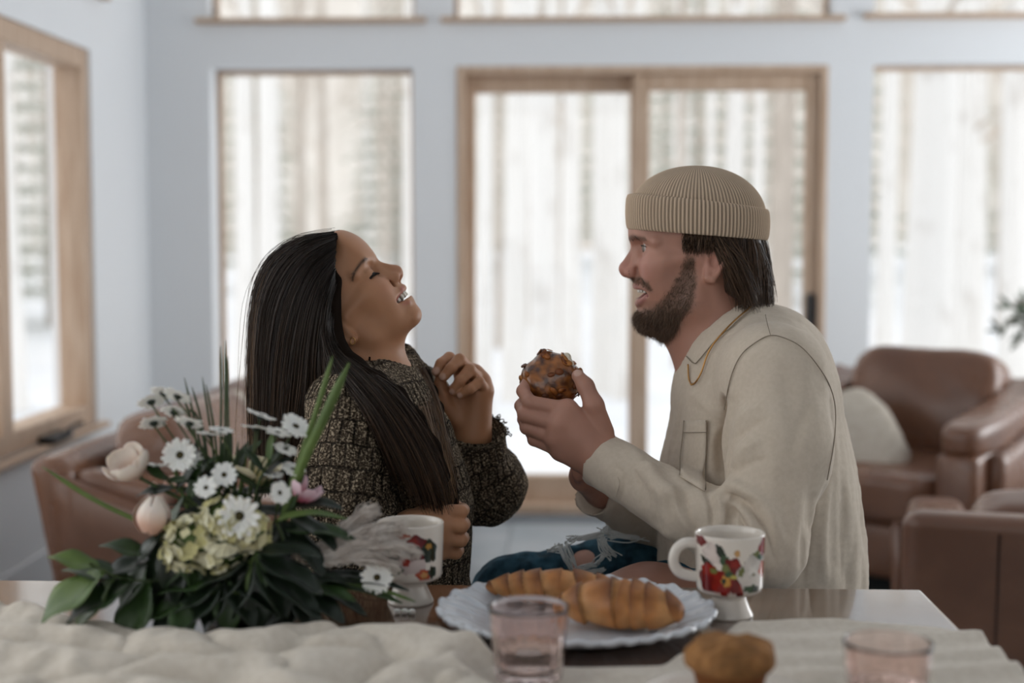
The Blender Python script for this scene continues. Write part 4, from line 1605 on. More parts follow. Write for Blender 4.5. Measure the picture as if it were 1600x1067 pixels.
# thin gold chain
Vn_, Nn_ = np.vstack([Vm, Vs_]), np.vstack([Nm, Ns_])
def drop(path, off):
    c2 = catmull(np.array([(x, y, 0) for x, y in path], float), 6)[:, :2]
    p = on_surface(c2, Vn_, Nn_, off)
    for _ in range(3): p[1:-1] = p[1:-1] * 0.5 + 0.25 * (p[2:] + p[:-2])
    return p
ch1 = drop([(1178, 477), (1150, 503), (1122, 533), (1108, 556), (1100, 580), (1090, 598), (1083, 602)], 0.004)
ch2 = drop([(1083, 602), (1079, 592), (1078, 570)], 0.004)
chain_p = np.vstack([ch1, ch2[1:]])
obj('necklace', *tube(chain_p, 0.0013, 6), m_gold, man_o, label='thin gold chain')
# small nose ring
th_ = np.linspace(0.3, 5.6, 14)
ring = np.array([HM(116 + 2.0 * math.cos(t_), -17 + 2.6 * math.sin(t_), 17.2) for t_ in th_])
obj('nose_ring', *tube(ring, 0.0005, 6), m_black, man_o)

# ------------------------------------------------------------------ ripped jeans
jn = Solid()
jn.cap(hip_n, hip_f, 0.108, 0.108, 0.05)
jn.cap(P(1225, 930, 2.25), hip_f, 0.12, 0.1, 0.05)
jn.chain([hip_f, P(1000, 908, 2.355), knee_f, foot_f + np.array([0, 0, 0.03])], [0.098, 0.083, 0.064, 0.055], 0.03)
jn.chain([hip_n, P(1015, 966, 2.11), knee_n, foot_n + np.array([0, 0, 0.03])], [0.092, 0.0825, 0.0625, 0.055], 0.03)
hole_c = P(906, 862, 2.285)
Rh = np.array([[0.96, 0, 0.28], [0, 1, 0], [-0.28, 0, 0.96]])
jn.ell(hole_c, (0.042, 0.060, 0.036), Rh, 0.004, sub=True)
jn.ell(P(990, 893, 2.07), (0.098, 0.09, 0.055), None, 0.004, sub=True)
Vj, Fj = jn.mesh(0.0036, 1)
Nj = vnormals(Vj, Fj)
Vj += Nj * (0.003 * vnoise(Vj, 40, 12, 2))[:, None]
jeans = obj('jeans', Vj, Fj, m_denim, man_o, label='blue jeans with a frayed rip')
# bare knee seen through the rip is the leg itself; lift it close to the opening
r = np.random.RandomState(3)
mbt = []
def thread_bundle(x0, y0, x1, y1, n_, spread, rr):
    for i in range(n_):
        a = np.array([x0 + r.normal() * spread, y0 + r.normal() * spread * 0.7])
        b = np.array([x1 + r.normal() * spread, y1 + r.normal() * spread * 0.7])
        m_ = (a + b) / 2 + r.normal(size=2) * 2.5
        mbt.append((a, m_, b, rr))
thread_bundle(874, 852, 892, 888, 12, 3, 0.0010)
thread_bundle(884, 846, 902, 888, 5, 1.5, 0.0010)
thread_bundle(938, 838, 956, 868, 22, 6, 0.0010)
thread_bundle(950, 834, 1004, 836, 34, 6, 0.0010)
thread_bundle(900, 842, 945, 832, 12, 3, 0.0010)
thread_bundle(902, 888, 930, 882, 14, 3, 0.0010)
thread_bundle(930, 880, 944, 864, 12, 3, 0.0010)
thread_bundle(905, 897, 945, 890, 16, 2, 0.0010)
for cx, cy in [(948, 826), (893, 840), (985, 832), (868, 856)]:
    thread_bundle(cx - 5, cy + 3, cx + 6, cy - 2, 12, 3.5, 0.0010)
Dj = lambda p, off: on_surface([p], np.vstack([Vj]), Nj, off)[0]
fb = MB()
for a, m_, b, rr in mbt:
    p0, p1, p2 = [P(*z_, 2.277) for z_ in (a, m_, b)]
    pts = catmull([p0, p1 + np.array([0, -0.004 - 0.004 * r.rand(), 0]), p2], 4)
    fb.add(*tube(pts, rr, 4))
tag(fb.build('frayed_threads', m_thread, jeans, label='white frayed threads round the rip'), kind='stuff')

# shoes
for ft, dx_, dy_ in ((foot_f, -0.14, 0.0), (foot_n, -0.14, 0.0)):
    so = Solid()
    so.cap(ft + np.array([0.02 if dy_ == 0 else 0, 0, -0.04]), ft + np.array([dx_, dy_, -0.05]), 0.045, 0.036, 0.02)
    so.cap(ft + np.array([0, 0, 0.0]), ft + np.array([0, 0, -0.04]), 0.05, 0.045, 0.02)
    Vq, Fq = so.mesh(0.006)
    Vq[:, 2] = np.maximum(Vq[:, 2], 0.002)
    obj('shoe', Vq, Fq, m_shoe, man_o)

# ================================================================== the woman, head thrown back in laughter
WY = 2.17
TA = math.radians(44)
HWm = Head(W(545, 505, WY), (math.cos(TA), 0, math.sin(TA)), (-math.sin(TA), 0, math.cos(TA)), WY / FPX)
LW_ = dict(cran=((0, 58), (95, 84, 73)), core=(56, -6, (43, 60, 53)), nas=(102, 36), tip=(120, 4), sub=(105, -8), ulip=(105, -19), llip=(98, -43),
           chin=(97, -69), chinr=(13, 12, 16), brow=(102, 52), cheek=(68, 3, 38), cheekr=(20, 18, 19), jaw=(18, -43, 41), eye=(72, 31, 31), open=0, sock=20,
           corner=(70, -31, 31), ear=(2, -2, 66), tooth=1.25, tf=7.5)
wm = Solid()
head_ops(wm, HWm, LW_)
wm.ell(HWm(86, 85, 0), np.array([14, 30, 50]) * HWm.s, HWm.R, 0.02)
# neck and trunk
wm.cap(P(548, 512, 2.17), P(572, 612, 2.18), 0.050, 0.050, 0.03)
wm.cap(HWm(40, -42, 0), P(592, 600, 2.17), 0.026, 0.034, 0.03)
wsn, wsf = P(548, 640, 2.03), P(640, 622, 2.34)
wm.cap(wsn, wsf, 0.042, 0.042, 0.05)
wm.cap(P(578, 640, 2.19), P(600, 780, 2.19), 0.08, 0.085, 0.05, flat=((0, 1, 0), 1.35))
wm.cap(P(600, 780, 2.19), P(590, 960, 2.2), 0.08, 0.10, 0.05, flat=((0, 1, 0), 1.35))
# near (right) arm down to the fist
wen, wwn = P(520, 872, 1.975), P(645, 828, 1.985)
wm.chain([wsn, wen, wwn], [0.040, 0.032, 0.022], 0.015)
m1 = [P(688, 799, 1.978), P(692, 819, 1.972), P(693, 840, 1.976), P(690, 860, 1.985)]
p1 = [P(719, 800, 1.982), P(720, 822, 1.976), P(719, 844, 1.981), P(712, 864, 1.990)]
fg = []
for a, b, rr in zip(m1, p1, (10.6, 10.8, 10.4, 9.2)):
    dp = b + np.array([0.002, 0.026, -0.002])
    tp = dp + np.array([-0.021, 0.006, -0.002])
    fg.append(([a, b, dp, tp], fr([rr + 1.2, rr, rr - 1, rr - 2]) * 1e-3))
hand_ops(wm, wwn, 0.023, m1, fg, ([P(660, 806, 2.0), P(690, 790, 2.01), P(712, 790, 2.02)], fr([15, 12, 9.5]) * 1e-3), [0.0125] * 4, k=0.0026)
# far (left) arm bent up, curled hand
wef, wwf = P(762, 762, 2.34), P(738, 680, 2.27)
wm.chain([wsf, wef, wwf], [0.040, 0.034, 0.0235], 0.015)
m2 = [P(724, 581, 2.292), P(740, 585, 2.285), P(751, 596, 2.275), P(757, 611, 2.265)]
hand_ops(wm, wwf, 0.024, m2, [
    ([m2[0], P(702, 559, 2.268), P(689, 568, 2.248), P(682, 581, 2.243)], fr([11, 9.6, 8.8, 7.6]) * 1e-3),
    ([m2[1], P(718, 562, 2.253), P(704, 576, 2.234), P(693, 589, 2.232)], fr([11, 10, 9.2, 7.8]) * 1e-3),
    ([m2[2], P(734, 578, 2.243), P(719, 595, 2.226), P(708, 611, 2.228)], fr([11, 9.8, 9, 7.6]) * 1e-3),
    ([m2[3], P(749, 597, 2.238), P(734, 608, 2.222), P(720, 617, 2.225)], fr([10, 8.8, 8, 7]) * 1e-3)],
    ([P(716, 655, 2.262), P(694, 627, 2.256), P(688, 604, 2.258), P(688, 590, 2.262)], fr([17, 13, 10.5, 8.5]) * 1e-3),
    [0.0155, 0.0155, 0.015, 0.014], k=0.0026, extra=[(P(735, 665, 2.268), P(716, 612, 2.268), 0.022, 0.017), (P(745, 660, 2.265), P(745, 615, 2.258), 0.018, 0.016)])
# legs turned under the table
whn, whf = P(590, 985, 2.10), P(600, 985, 2.28)
wm.cap(whn, whf, 0.10, 0.10, 0.05)
wkn, wkf = np.array([-0.12, 1.62, 0.50]), np.array([0.02, 1.66, 0.50])
for h_, k_ in ((whn, wkn), (whf, wkf)):
    ft = k_ + np.array([0.02, 0.02, -0.41])
    wm.chain([h_, k_, ft], [0.062, 0.046, 0.033], 0.02)
    wm.cap(ft + np.array([0, 0, -0.05]), ft + np.array([0, -0.12, -0.055]), 0.032, 0.026, 0.02)
Vw_, Fw_ = wm.mesh(0.0021)
q = HWm.inv(Vw_)
f_, u_, l_ = q[:, 0], q[:, 1], np.abs(q[:, 2])
base_w = np.array([0.42, 0.205, 0.108])
Cw = np.tile(base_w, (len(Vw_), 1)) * (1 + 0.05 * vnoise(Vw_, 45, 13))[:, None]
Cw = blend(Cw, 0.35 * blob(84, 0, 40, 34), (0.50, 0.24, 0.16))
Cw = blend(Cw, 0.35 * blob(114, 2, 6, 24), (0.48, 0.23, 0.155))
c, ul, ll = LW_['corner'], LW_['ulip'], LW_['llip']
lips = np.clip(lipmask(ul, True) + lipmask(ll, False), 0, 1)
Cw = blend(Cw, 0.85 * lips, (0.40, 0.125, 0.105))
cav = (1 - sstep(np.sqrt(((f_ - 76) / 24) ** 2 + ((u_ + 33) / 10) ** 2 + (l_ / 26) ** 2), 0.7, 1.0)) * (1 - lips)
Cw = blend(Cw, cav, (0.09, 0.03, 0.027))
# brow: tapering stroke from (92, 51) to (60, 38) in profile
tt = np.clip((92 - f_) / 34.0, 0, 1)
bl = 50.5 - 1.0 * tt - 10.5 * tt ** 2.2
brow = np.exp(-((u_ - bl) / (3.0 - 1.2 * tt)) ** 2) * (f_ > 57) * (f_ < 96) * (l_ > 8)
Cw = blend(Cw, 0.85 * np.clip(brow, 0, 1), (0.04, 0.024, 0.016))
# shade of the lid crease, painted into the skin colour
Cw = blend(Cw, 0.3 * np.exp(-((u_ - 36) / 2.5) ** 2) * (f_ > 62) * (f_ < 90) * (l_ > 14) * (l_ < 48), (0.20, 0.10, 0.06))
for p_, r_ in ((P(681, 579, 2.236), 0.0075), (P(690, 588, 2.224), 0.0075), (P(705, 612, 2.221), 0.006), (P(718, 618, 2.219), 0.0055)):
    Cw = blend(Cw, 0.7 * (1 - sstep(np.linalg.norm(Vw_ - p_, axis=1), r_ * 0.75, r_)), (0.60, 0.40, 0.32))
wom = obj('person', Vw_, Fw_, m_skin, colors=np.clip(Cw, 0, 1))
tag(wom, 'laughing person with long dark hair in a brown marled knit sweater', 'person')
Nw_ = vnormals(Vw_, Fw_)
teeth(wom, HWm, LW_, m_tooth)
m_lash = M('eyelashes', (0.012, 0.009, 0.007), 0.6)
for g in (-1, 1):
    ef, eu, el = LW_['eye']
    arc = [HWm(ef + 1.5 + 14.8 * 0.93 * math.cos(a_) * 1.03, eu - 4.0 + 0.8 * (a_ > 0.9), g * (el + 15.6 * 0.93 * math.sin(a_) * 1.03)) for a_ in (-0.8, -0.3, 0.2, 0.7, 1.1, 1.3)]
    ar_ = catmull(arc, 6)
    lb = MB().add(*tube(ar_, 0.0013, 6))
    for i in range(2, len(ar_)):
        o_ = np.array(ar_[i])
        ctr = HWm(ef, eu, g * el)
        n_ = (o_ - ctr) / np.linalg.norm(o_ - ctr)
        dn = n_ * 0.006 - HWm.R[1] * 0.005
        lb.add(*tube([o_, o_ + dn * 0.6, o_ + dn], [0.0007, 0.0005, 0.0002], 4))
    lb.build('eyelashes', m_lash, wom)
fur(wom, 'eyebrow', Vw_, Nw_, np.where(brow > 0.45, brow, 0), 600, lambda V: np.full(len(V), 0.005), lambda V: np.tile(np.array([-0.75, 0, -0.6]), (len(V), 1)), 0.0002, [(0.03, 0.018, 0.012), (0.05, 0.03, 0.02)], 16, lift=0.05, jitter=0.12)
# small hoop earring
th_ = np.linspace(0, 6.28, 20)
obj('earring', *tube([P(551 + 3.6 * math.cos(t_), 533 + 5.5 * math.sin(t_), 2.087) for t_ in th_], 0.0009, 6), m_gold, wom, label='small gold hoop earring')

# ------------------------------------------------------------------ long dark hair
def guide(*pts): return np.array([W(*p_) for p_ in pts])
def resample(g, n=16):
    c_ = catmull(g, 10)
    d_ = np.concatenate([[0], np.cumsum(np.linalg.norm(np.diff(c_, axis=0), axis=1))])
    s_ = np.linspace(0, d_[-1], n)
    return np.stack([np.interp(s_, d_, c_[:, a]) for a in range(3)], -1)
G = [guide((528, 364, 2.175), (470, 372, 2.17), (425, 400, 2.17), (401, 445, 2.17), (394, 505, 2.17), (393, 585, 2.17), (397, 690, 2.17), (402, 770, 2.18)),
     guide((526, 367, 2.14), (476, 381, 2.12), (438, 412, 2.11), (415, 460, 2.105), (406, 520, 2.105), (404, 600, 2.11), (406, 690, 2.12), (413, 770, 2.13)),
     guide((524, 376, 2.115), (484, 396, 2.092), (453, 436, 2.085), (434, 490, 2.082), (425, 550, 2.085), (421, 620, 2.09), (421, 700, 2.10), (428, 775, 2.11)),
     guide((523, 392, 2.10), (493, 418, 2.078), (470, 462, 2.07), (455, 520, 2.07), (447, 580, 2.075), (442, 640, 2.08), (440, 720, 2.08), (445, 780, 2.08)),
     guide((522, 412, 2.088), (502, 444, 2.066), (487, 493, 2.06), (478, 550, 2.06), (474, 600, 2.065), (468, 650, 2.075), (465, 710, 2.09), (465, 770, 2.11)),
     guide((522, 432, 2.083), (510, 472, 2.062), (503, 522, 2.055), (500, 570, 2.06), (502, 610, 2.07), (505, 650, 2.09), (510, 700, 2.12)),
     guide((522, 452, 2.080), (509, 490, 2.06), (508, 535, 2.05), (528, 572, 2.015), (556, 604, 1.968), (590, 648, 1.945), (620, 705, 1.945), (645, 760, 1.95), (660, 797, 1.96)),
     guide((524, 470, 2.080), (512, 500, 2.062), (519, 542, 2.05), (555, 575, 2.01), (592, 612, 1.965), (628, 660, 1.948), (656, 710, 1.945), (678, 765, 1.95), (688, 800, 1.96)),
     guide((527, 484, 2.080), (516, 512, 2.064), (532, 553, 2.05), (572, 584, 2.015), (614, 612, 1.98), (648, 655, 1.96), (676, 705, 1.955), (696, 760, 1.955), (704, 790, 1.965))]
FARG = [guide((560, 560, 2.27), (612, 562, 2.255), (634, 590, 2.19), (648, 640, 2.08), (660, 690, 2.02), (678, 745, 1.98), (692, 790, 1.97)),
        guide((580, 545, 2.28), (626, 548, 2.265), (650, 585, 2.21), (668, 640, 2.11), (680, 690, 2.05), (692, 745, 2.0), (700, 790, 1.985)),
        guide((590, 530, 2.29), (632, 538, 2.28), (660, 580, 2.24), (682, 635, 2.15), (692, 690, 2.09), (702, 740, 2.03), (708, 780, 2.0))]
K = 18
GS = np.stack([resample(g, K) for g in G])
mir = lambda A: A * np.array([1, -1, 1]) + np.array([0, 2 * 2.175, 0])
GF = np.stack([resample(g, K) for g in FARG])
hs = Solid()
rad_ = [0.012] * 9
for gi, g in enumerate(GS):
    gg = g.copy()
    gg[:, 1] += 0.010
    inner = gg + (np.array([0.015, 0.008, -0.012]) if gi < 5 else np.array([0, 0.006, -0.002]))
    rr = 0.014 if gi < 5 else 0.011
    inner = inner[1:-2]
    hs.chain(list(inner[::2]), [rr] * len(inner[::2]), 0.012)
    if gi < 6:
        hs.chain(list(mir(inner)[::2]), [0.014] * len(inner[::2]), 0.012)
hs.ell(HWm(-8, 60, 0), np.array([94, 84, 75]) * HWm.s, HWm.R, 0.015)
hs.ell(P(450, 560, 2.17), (0.045, 0.075, 0.10), None, 0.03)
hs.ell(P(440, 660, 2.17), (0.04, 0.07, 0.12), None, 0.03)
# keep the face clear
hs.ell(HWm(97, 10, 0), np.array([70, 122, 120]) * HWm.s, HWm.R, 0.006, True)
hs.ell(HWm(70, 5, 0), np.array([66, 64, 120]) * HWm.s, HWm.R, 0.006, True)
for g in GF:
    hs.chain(list(g[3::2] + np.array([0, 0.008, -0.004])), [0.009] * len(g[3::2]), 0.012)
Vh, Fh = hs.mesh(0.0036, 2)


def lay(GA, n, seed, jit, layer, cols, tips, K=K, r0=0.0006):
    r = np.random.RandomState(seed)
    s_ = r.rand(n) * (len(GA) - 1)
    i = np.minimum(s_.astype(int), len(GA) - 2)
    w = (s_ - i)[:, None, None]
    Pn = GA[i] * (1 - w) + GA[i + 1] * w
    t = np.linspace(0, 1, K)
    off = r.normal(size=(n, 1, 3)) * jit * np.array([1, 1, 1]) * (0.35 + 1.0 * t)[None, :, None]
    wav = np.stack([np.sin(t[None, :] * r.uniform(3, 9, (n, 1)) + r.rand(n, 1) * 6) for _ in range(3)], -1) * jit * 0.6 * t[None, :, None]
    Pn = Pn + off + wav
    Pn[:, :, 1] += -layer * r.rand(n, 1)
    # end at different lengths
    cut = r.uniform(0.70, 1.0, n) ** 0.8
    for a in range(3):
        Pn[:, :, a] = np.stack([np.interp(t * cq, t, row) for cq, row in zip(cut, Pn[:, :, a])])
    c0 = np.asarray(cols)[r.randint(len(cols), size=n)] * r.uniform(0.6, 1.4, (n, 1))
    c1 = np.asarray(tips)[r.randint(len(tips), size=n)] * r.uniform(0.6, 1.4, (n, 1))
    tt_ = (t ** 1.6)[None, :, None]
    C_ = c0[:, None, :] * (1 - tt_) + c1[:, None, :] * tt_
    return strands(Pn, r0, r0 * 0.5, C_, r)


dark = [(0.012, 0.0075, 0.0055), (0.020, 0.012, 0.008), (0.008, 0.0055, 0.004)]
tipc = [(0.05, 0.028, 0.016), (0.09, 0.05, 0.028), (0.03, 0.018, 0.012)]
gold = [(0.34, 0.20, 0.105), (0.22, 0.125, 0.065), (0.13, 0.075, 0.04)]
obj('hair_underlayer', Vh, Fh, M('hair_underlayer', (0.012, 0.008, 0.006), 0.95, 0.03), wom)
sets = []
sets.append(lay(GS[:6], 3600, 1, 0.0028, 0.006, dark, tipc))
sets.append(lay(GS[:2], 500, 2, 0.003, 0.004, dark, gold))
sets.append(lay(GS[5:], 2200, 3, 0.0035, 0.006, dark, tipc))
sets.append(lay(mir(GS[:4]), 700, 4, 0.003, -0.006, dark, tipc))
sets.append(lay(GF, 700, 5, 0.005, 0.006, [(0.10, 0.057, 0.032)], gold))
fly = lay(GS[:2], 40, 7, 0.012, 0.01, dark, gold, r0=0.00035)
sets.append(fly)
VV, FF, CC, o_ = [], [], [], 0
for v_, f__, c__ in sets:
    VV.append(v_); FF.append(f__ + o_); CC.append(c__); o_ += len(v_)
tag(obj('hair', np.vstack(VV), np.vstack(FF), m_hair, wom, colors=np.vstack(CC), label='long straight dark brown hair with lighter ends'), kind='stuff')

# ------------------------------------------------------------------ chunky marled sweater
def knit_material():
    m = bpy.data.materials.new('marled_knit')
    m.use_nodes = True
    N, L = m.node_tree.nodes, m.node_tree.links
    b = N['Principled BSDF']
    b.inputs['Roughness'].default_value = 0.95
    b.inputs['Specular IOR Level'].default_value = 0.15
    a = N.new('ShaderNodeAttribute'); a.attribute_name = 'knit'
    br = N.new('ShaderNodeTexBrick')
    br.inputs['Scale'].default_value = 1.0
    br.inputs['Brick Width'].default_value = 0.0155
    br.inputs['Row Height'].default_value = 0.034
    br.inputs['Mortar Size'].default_value = 0.0022
    br.inputs['Mortar Smooth'].default_value = 1.0
    br.offset = 0.5
    # wobble the columns a little
    nz = N.new('ShaderNodeTexNoise'); nz.inputs['Scale'].default_value = 25
    L.new(a.outputs['Vector'], nz.inputs['Vector'])
    sc = N.new('ShaderNodeVectorMath'); sc.operation = 'SCALE'; sc.inputs['Scale'].default_value = 0.007
    L.new(nz.outputs['Color'], sc.inputs[0])
    ad = N.new('ShaderNodeVectorMath'); ad.operation = 'ADD'
    L.new(a.outputs['Vector'], ad.inputs[0]); L.new(sc.outputs['Vector'], ad.inputs[1])
    L.new(ad.outputs['Vector'], br.inputs['Vector'])
    tc = N.new('ShaderNodeTexCoord')
    sp = N.new('ShaderNodeTexNoise'); sp.inputs['Scale'].default_value = 330; sp.inputs['Detail'].default_value = 2
    L.new(tc.outputs['Object'], sp.inputs['Vector'])
    rp = N.new('ShaderNodeValToRGB')
    e = rp.color_ramp.elements
    e[0].position = 0.36; e[0].color = (0.022, 0.016, 0.011, 1)
    e[1].position = 0.66; e[1].color = (0.36, 0.29, 0.205, 1)
    e2 = rp.color_ramp.elements.new(0.52); e2.color = (0.085, 0.063, 0.042, 1)
    L.new(sp.outputs['Fac'], rp.inputs['Fac'])
    mx = N.new('ShaderNodeMix'); mx.data_type = 'RGBA'
    mx.inputs['B'].default_value = (0.018, 0.013, 0.009, 1)
    ml = N.new('ShaderNodeMath'); ml.operation = 'MULTIPLY'; ml.inputs[1].default_value = 0.8
    L.new(br.outputs['Fac'], ml.inputs[0])
    L.new(ml.outputs[0], mx.inputs['Factor'])
    L.new(rp.outputs['Color'], mx.inputs['A'])
    L.new(mx.outputs['Result'], b.inputs['Base Color'])
    sm = N.new('ShaderNodeMath'); sm.operation = 'MULTIPLY_ADD'; sm.inputs[1].default_value = -1.0
    h2 = N.new('ShaderNodeMath'); h2.operation = 'MULTIPLY'; h2.inputs[1].default_value = 0.35
    L.new(sp.outputs['Fac'], h2.inputs[0])
    L.new(br.outputs['Fac'], sm.inputs[0]); L.new(h2.outputs[0], sm.inputs[2])
    bp = N.new('ShaderNodeBump'); bp.inputs['Strength'].default_value = 0.9; bp.inputs['Distance'].default_value = 0.004
    L.new(sm.outputs[0], bp.inputs['Height'])
    L.new(bp.outputs['Normal'], b.inputs['Normal'])
    return m


m_knit = knit_material()
sw = Solid()
sw.cap(wsn + np.array([0.0, 0.02, 0.0]), wsf, 0.062, 0.060, 0.05)
sw.cap(P(575, 622, 2.18), P(590, 690, 2.18), 0.075, 0.105, 0.05, flat=((0, 1, 0), 1.35))
sw.cap(P(590, 690, 2.18), P(610, 800, 2.18), 0.108, 0.118, 0.05, flat=((0, 1, 0), 1.3))
sw.cap(P(610, 800, 2.18), P(618, 975, 2.19), 0.118, 0.124, 0.05, flat=((0, 1, 0), 1.3))
# near sleeve, roomy
A0, A1, A2 = P(548, 648, 2.03), P(535, 760, 1.99), P(525, 868, 1.975)
sw.chain([A0, A1, A2], [0.066, 0.066, 0.062], 0.03)
sw.chain([A2, P(590, 862, 1.975), P(640, 832, 1.983)], [0.060, 0.048, 0.037], 0.02)
# far sleeve
B0, B1, B2, B3 = P(648, 640, 2.33), P(712, 722, 2.345), P(760, 757, 2.335), P(745, 706, 2.285)
sw.chain([B0, B1, B2], [0.064, 0.062, 0.060], 0.03)
sw.chain([B2, B3], [0.058, 0.047], 0.03)
CE = P(745, 676, 2.270)
sw.cap(B3, CE, 0.049, 0.047, 0.012)
# collar standing behind the far side of the neck
sw.chain([P(560, 600, 2.07), P(520, 590, 2.17), P(560, 575, 2.27), P(628, 560, 2.275), P(662, 600, 2.24)], [0.022, 0.024, 0.022, 0.020, 0.022], 0.02)
# neck opening, cuffs, hem
sw.cap(P(560, 520, 2.17), P(598, 624, 2.17), 0.055, 0.056, 0.008, sub=True)
cd = CE - B3
cd /= np.linalg.norm(cd)
sw.cap(CE + cd * 0.012, CE + cd * 0.09, 0.041, 0.055, 0.004, sub=True)
sw.cap(CE + cd * 0.082, CE + cd * 0.16, 0.085, 0.085, 0.003, sub=True)
ce = P(640, 832, 1.983) - P(590, 862, 1.975)
ce /= np.linalg.norm(ce)
sw.cap(P(640, 832, 1.983) + ce * 0.012, P(640, 832, 1.983) + ce * 0.09, 0.030, 0.045, 0.004, sub=True)
sw.cap(P(640, 832, 1.983) + ce * 0.04, P(640, 832, 1.983) + ce * 0.1, 0.055, 0.055, 0.003, sub=True)
Vk, Fk = sw.mesh(0.0032, 2)
Nk = vnormals(Vk, Fk)
kc = seg_coords(Vk, [(P(578, 600, 2.18), P(612, 990, 2.18), 0.13, (1, 0, 0)), (A0, A2, 0.062, (-1, -1, 0)), (A2, P(640, 832, 1.983), 0.05, (0, -1, 0)), (B0, B2, 0.062, (0, -1, 0)), (B2, CE, 0.055, (0, -1, 0))])
fold = vnoise(Vk * np.array([1.3, 1.0, 0.7]), 22, 41, 2)
rib_ = 0.5 + 0.5 * np.cos(kc[:, 0] * 2 * math.pi / 0.0155)
Vk += Nk * (0.0055 * fold + 0.0016 * rib_)[:, None]
Nk = vnormals(Vk, Fk)
Vk = crease(Vk, Nk, [([(622, 640), (614, 720), (602, 790)], 11, -0.014, 2.5), ([(592, 740), (565, 800), (545, 870)], 8, -0.008), ([(575, 730), (548, 780), (530, 840)], 9, 0.006), ([(480, 690), (500, 760), (505, 830)], 9, -0.006),
    ([(705, 725), (698, 770), (720, 805)], 8, -0.009), ([(735, 730), (742, 765), (765, 790)], 8, 0.006), ([(775, 715), (768, 750), (790, 780)], 7, -0.006), ([(560, 640), (580, 690), (590, 740)], 9, 0.005), ([(660, 800), (690, 850), (700, 900)], 8, -0.006)])
sweater = obj('sweater', Vk, Fk, m_knit, wom, uvs=kc, label='chunky brown marled knit sweater')
# loose yarn loops at the raised cuff
r = np.random.RandomState(9)
yl = MB()
Nrm = cd
aa_ = np.cross(cd, [0, 1, 0]); aa_ /= np.linalg.norm(aa_)
bb_ = np.cross(cd, aa_)
cc_ = CE + cd * 0.002
rim_t = np.linspace(0, 2 * math.pi, 40)
yl.add(*tube([cc_ + 0.0475 * (math.cos(t_) * aa_ + math.sin(t_) * bb_) for t_ in rim_t], 0.0014, 5))
for i in range(26):
    t0 = r.uniform(0, 6.28)
    w_ = r.uniform(0.1, 0.3)
    hgt = r.uniform(0.003, 0.011)
    pts = []
    for u in np.linspace(0, 1, 7):
        t_ = t0 + w_ * (u - 0.5)
        pts.append(cc_ + (0.0475 + hgt * math.sin(u * math.pi)) * (math.cos(t_) * aa_ + math.sin(t_) * bb_) + cd * (0.006 * math.sin(u * math.pi) * r.uniform(-0.5, 1)))
    yl.add(*tube(catmull(pts, 2), 0.0009, 4))
m_yarn = M('marled_yarn', (0.16, 0.125, 0.085), 0.95, 0.1, col2=(0.05, 0.04, 0.03), nscale=300)
tag(yl.build('cuff_yarn', m_yarn, sweater), kind='stuff')
# dark trousers under the table
tr = Solid()
tr.cap(whn, whf, 0.115, 0.115, 0.05)
for h_, k_ in ((whn, wkn), (whf, wkf)):
    tr.chain([h_, k_, k_ + np.array([0.02, 0.02, -0.36])], [0.085, 0.060, 0.048], 0.03)
Vt, Ft = tr.mesh(0.006)
obj('trousers', Vt, Ft, M('dark_trousers', (0.03, 0.035, 0.045), 0.9), wom)
for k_ in (wkn, wkf):
    ft = k_ + np.array([0.02, 0.02, -0.41])
    so = Solid()
    so.cap(ft + np.array([0, 0, -0.045]), ft + np.array([0, -0.13, -0.055]), 0.042, 0.033, 0.02)
    so.cap(ft, ft + np.array([0, 0, -0.045]), 0.046, 0.042, 0.02)
    Vq, Fq = so.mesh(0.006)
    Vq[:, 2] = np.maximum(Vq[:, 2], 0.002)
    obj('shoe', Vq, Fq, m_shoe, wom)


# ------------------------------------------------------------------ wooden stools under the two people
def stool(label, loc):
    t = thing('wooden_stool', label, 'stool', loc)
    V, F = cushion((0.36, 0.36, 0.045), 10, 5)
    obj('seat', V + np.array([0, 0, 0.497]), F, m_wood_chair, t, local=True)
    for sx in (-1, 1):
        for sy in (-1, 1):
            obj('leg', *tube([(sx * 0.15, sy * 0.15, 0), (sx * 0.13, sy * 0.12, 0.48)], [0.015, 0.019], 10), m_wood_chair, t, local=True)
        obj('stretcher', *tube([(sx * 0.142, -0.137, 0.2), (sx * 0.142, 0.137, 0.2)], 0.011, 8), m_wood_chair, t, local=True)
    return t


stool('wooden stool under the person in the cream shirt', (P(1220, 960, 2.25)[0], 2.24, 0))
stool('wooden stool under the person in the knit sweater', (P(590, 960, 2.2)[0], 2.2, 0))

# ------------------------------------------------------------------ dining table
ZT = 0.76
m_walnut = M('walnut_top', srgb(104, 72, 52), 0.12, 1.0, col2=srgb(70, 46, 33), nscale=5, stretch=(1.2, 11, 11), ncontrast=(0.3, 0.7), bump=(60, 0.04, 0.0006), rough2=0.18, coat=1.0, coat_rough=0.08)
tA, tB, tC = Wz(1440, 920, ZT), Wz(0, 905, ZT), Wz(1590, 1060, ZT)
ex = (tA - tB)[:2]; ex /= np.linalg.norm(ex)
ey = np.array([-ex[1], ex[0]])
ang_t = math.atan2(ex[1], ex[0])
TLEN, TDEP = 1.95, 0.92
tc_ = np.array([*(tA[:2] - ex * TLEN / 2 - ey * TDEP / 2), 0])
table = thing('dining_table', 'dark walnut dining table set for breakfast', 'table', tc_, ang_t)
V, F = boxmesh((-TLEN / 2, -TDEP / 2, ZT - 0.038), (TLEN / 2, TDEP / 2, ZT), 0.006, 3)
obj('table_top', V, F, m_walnut, table, False, local=True)
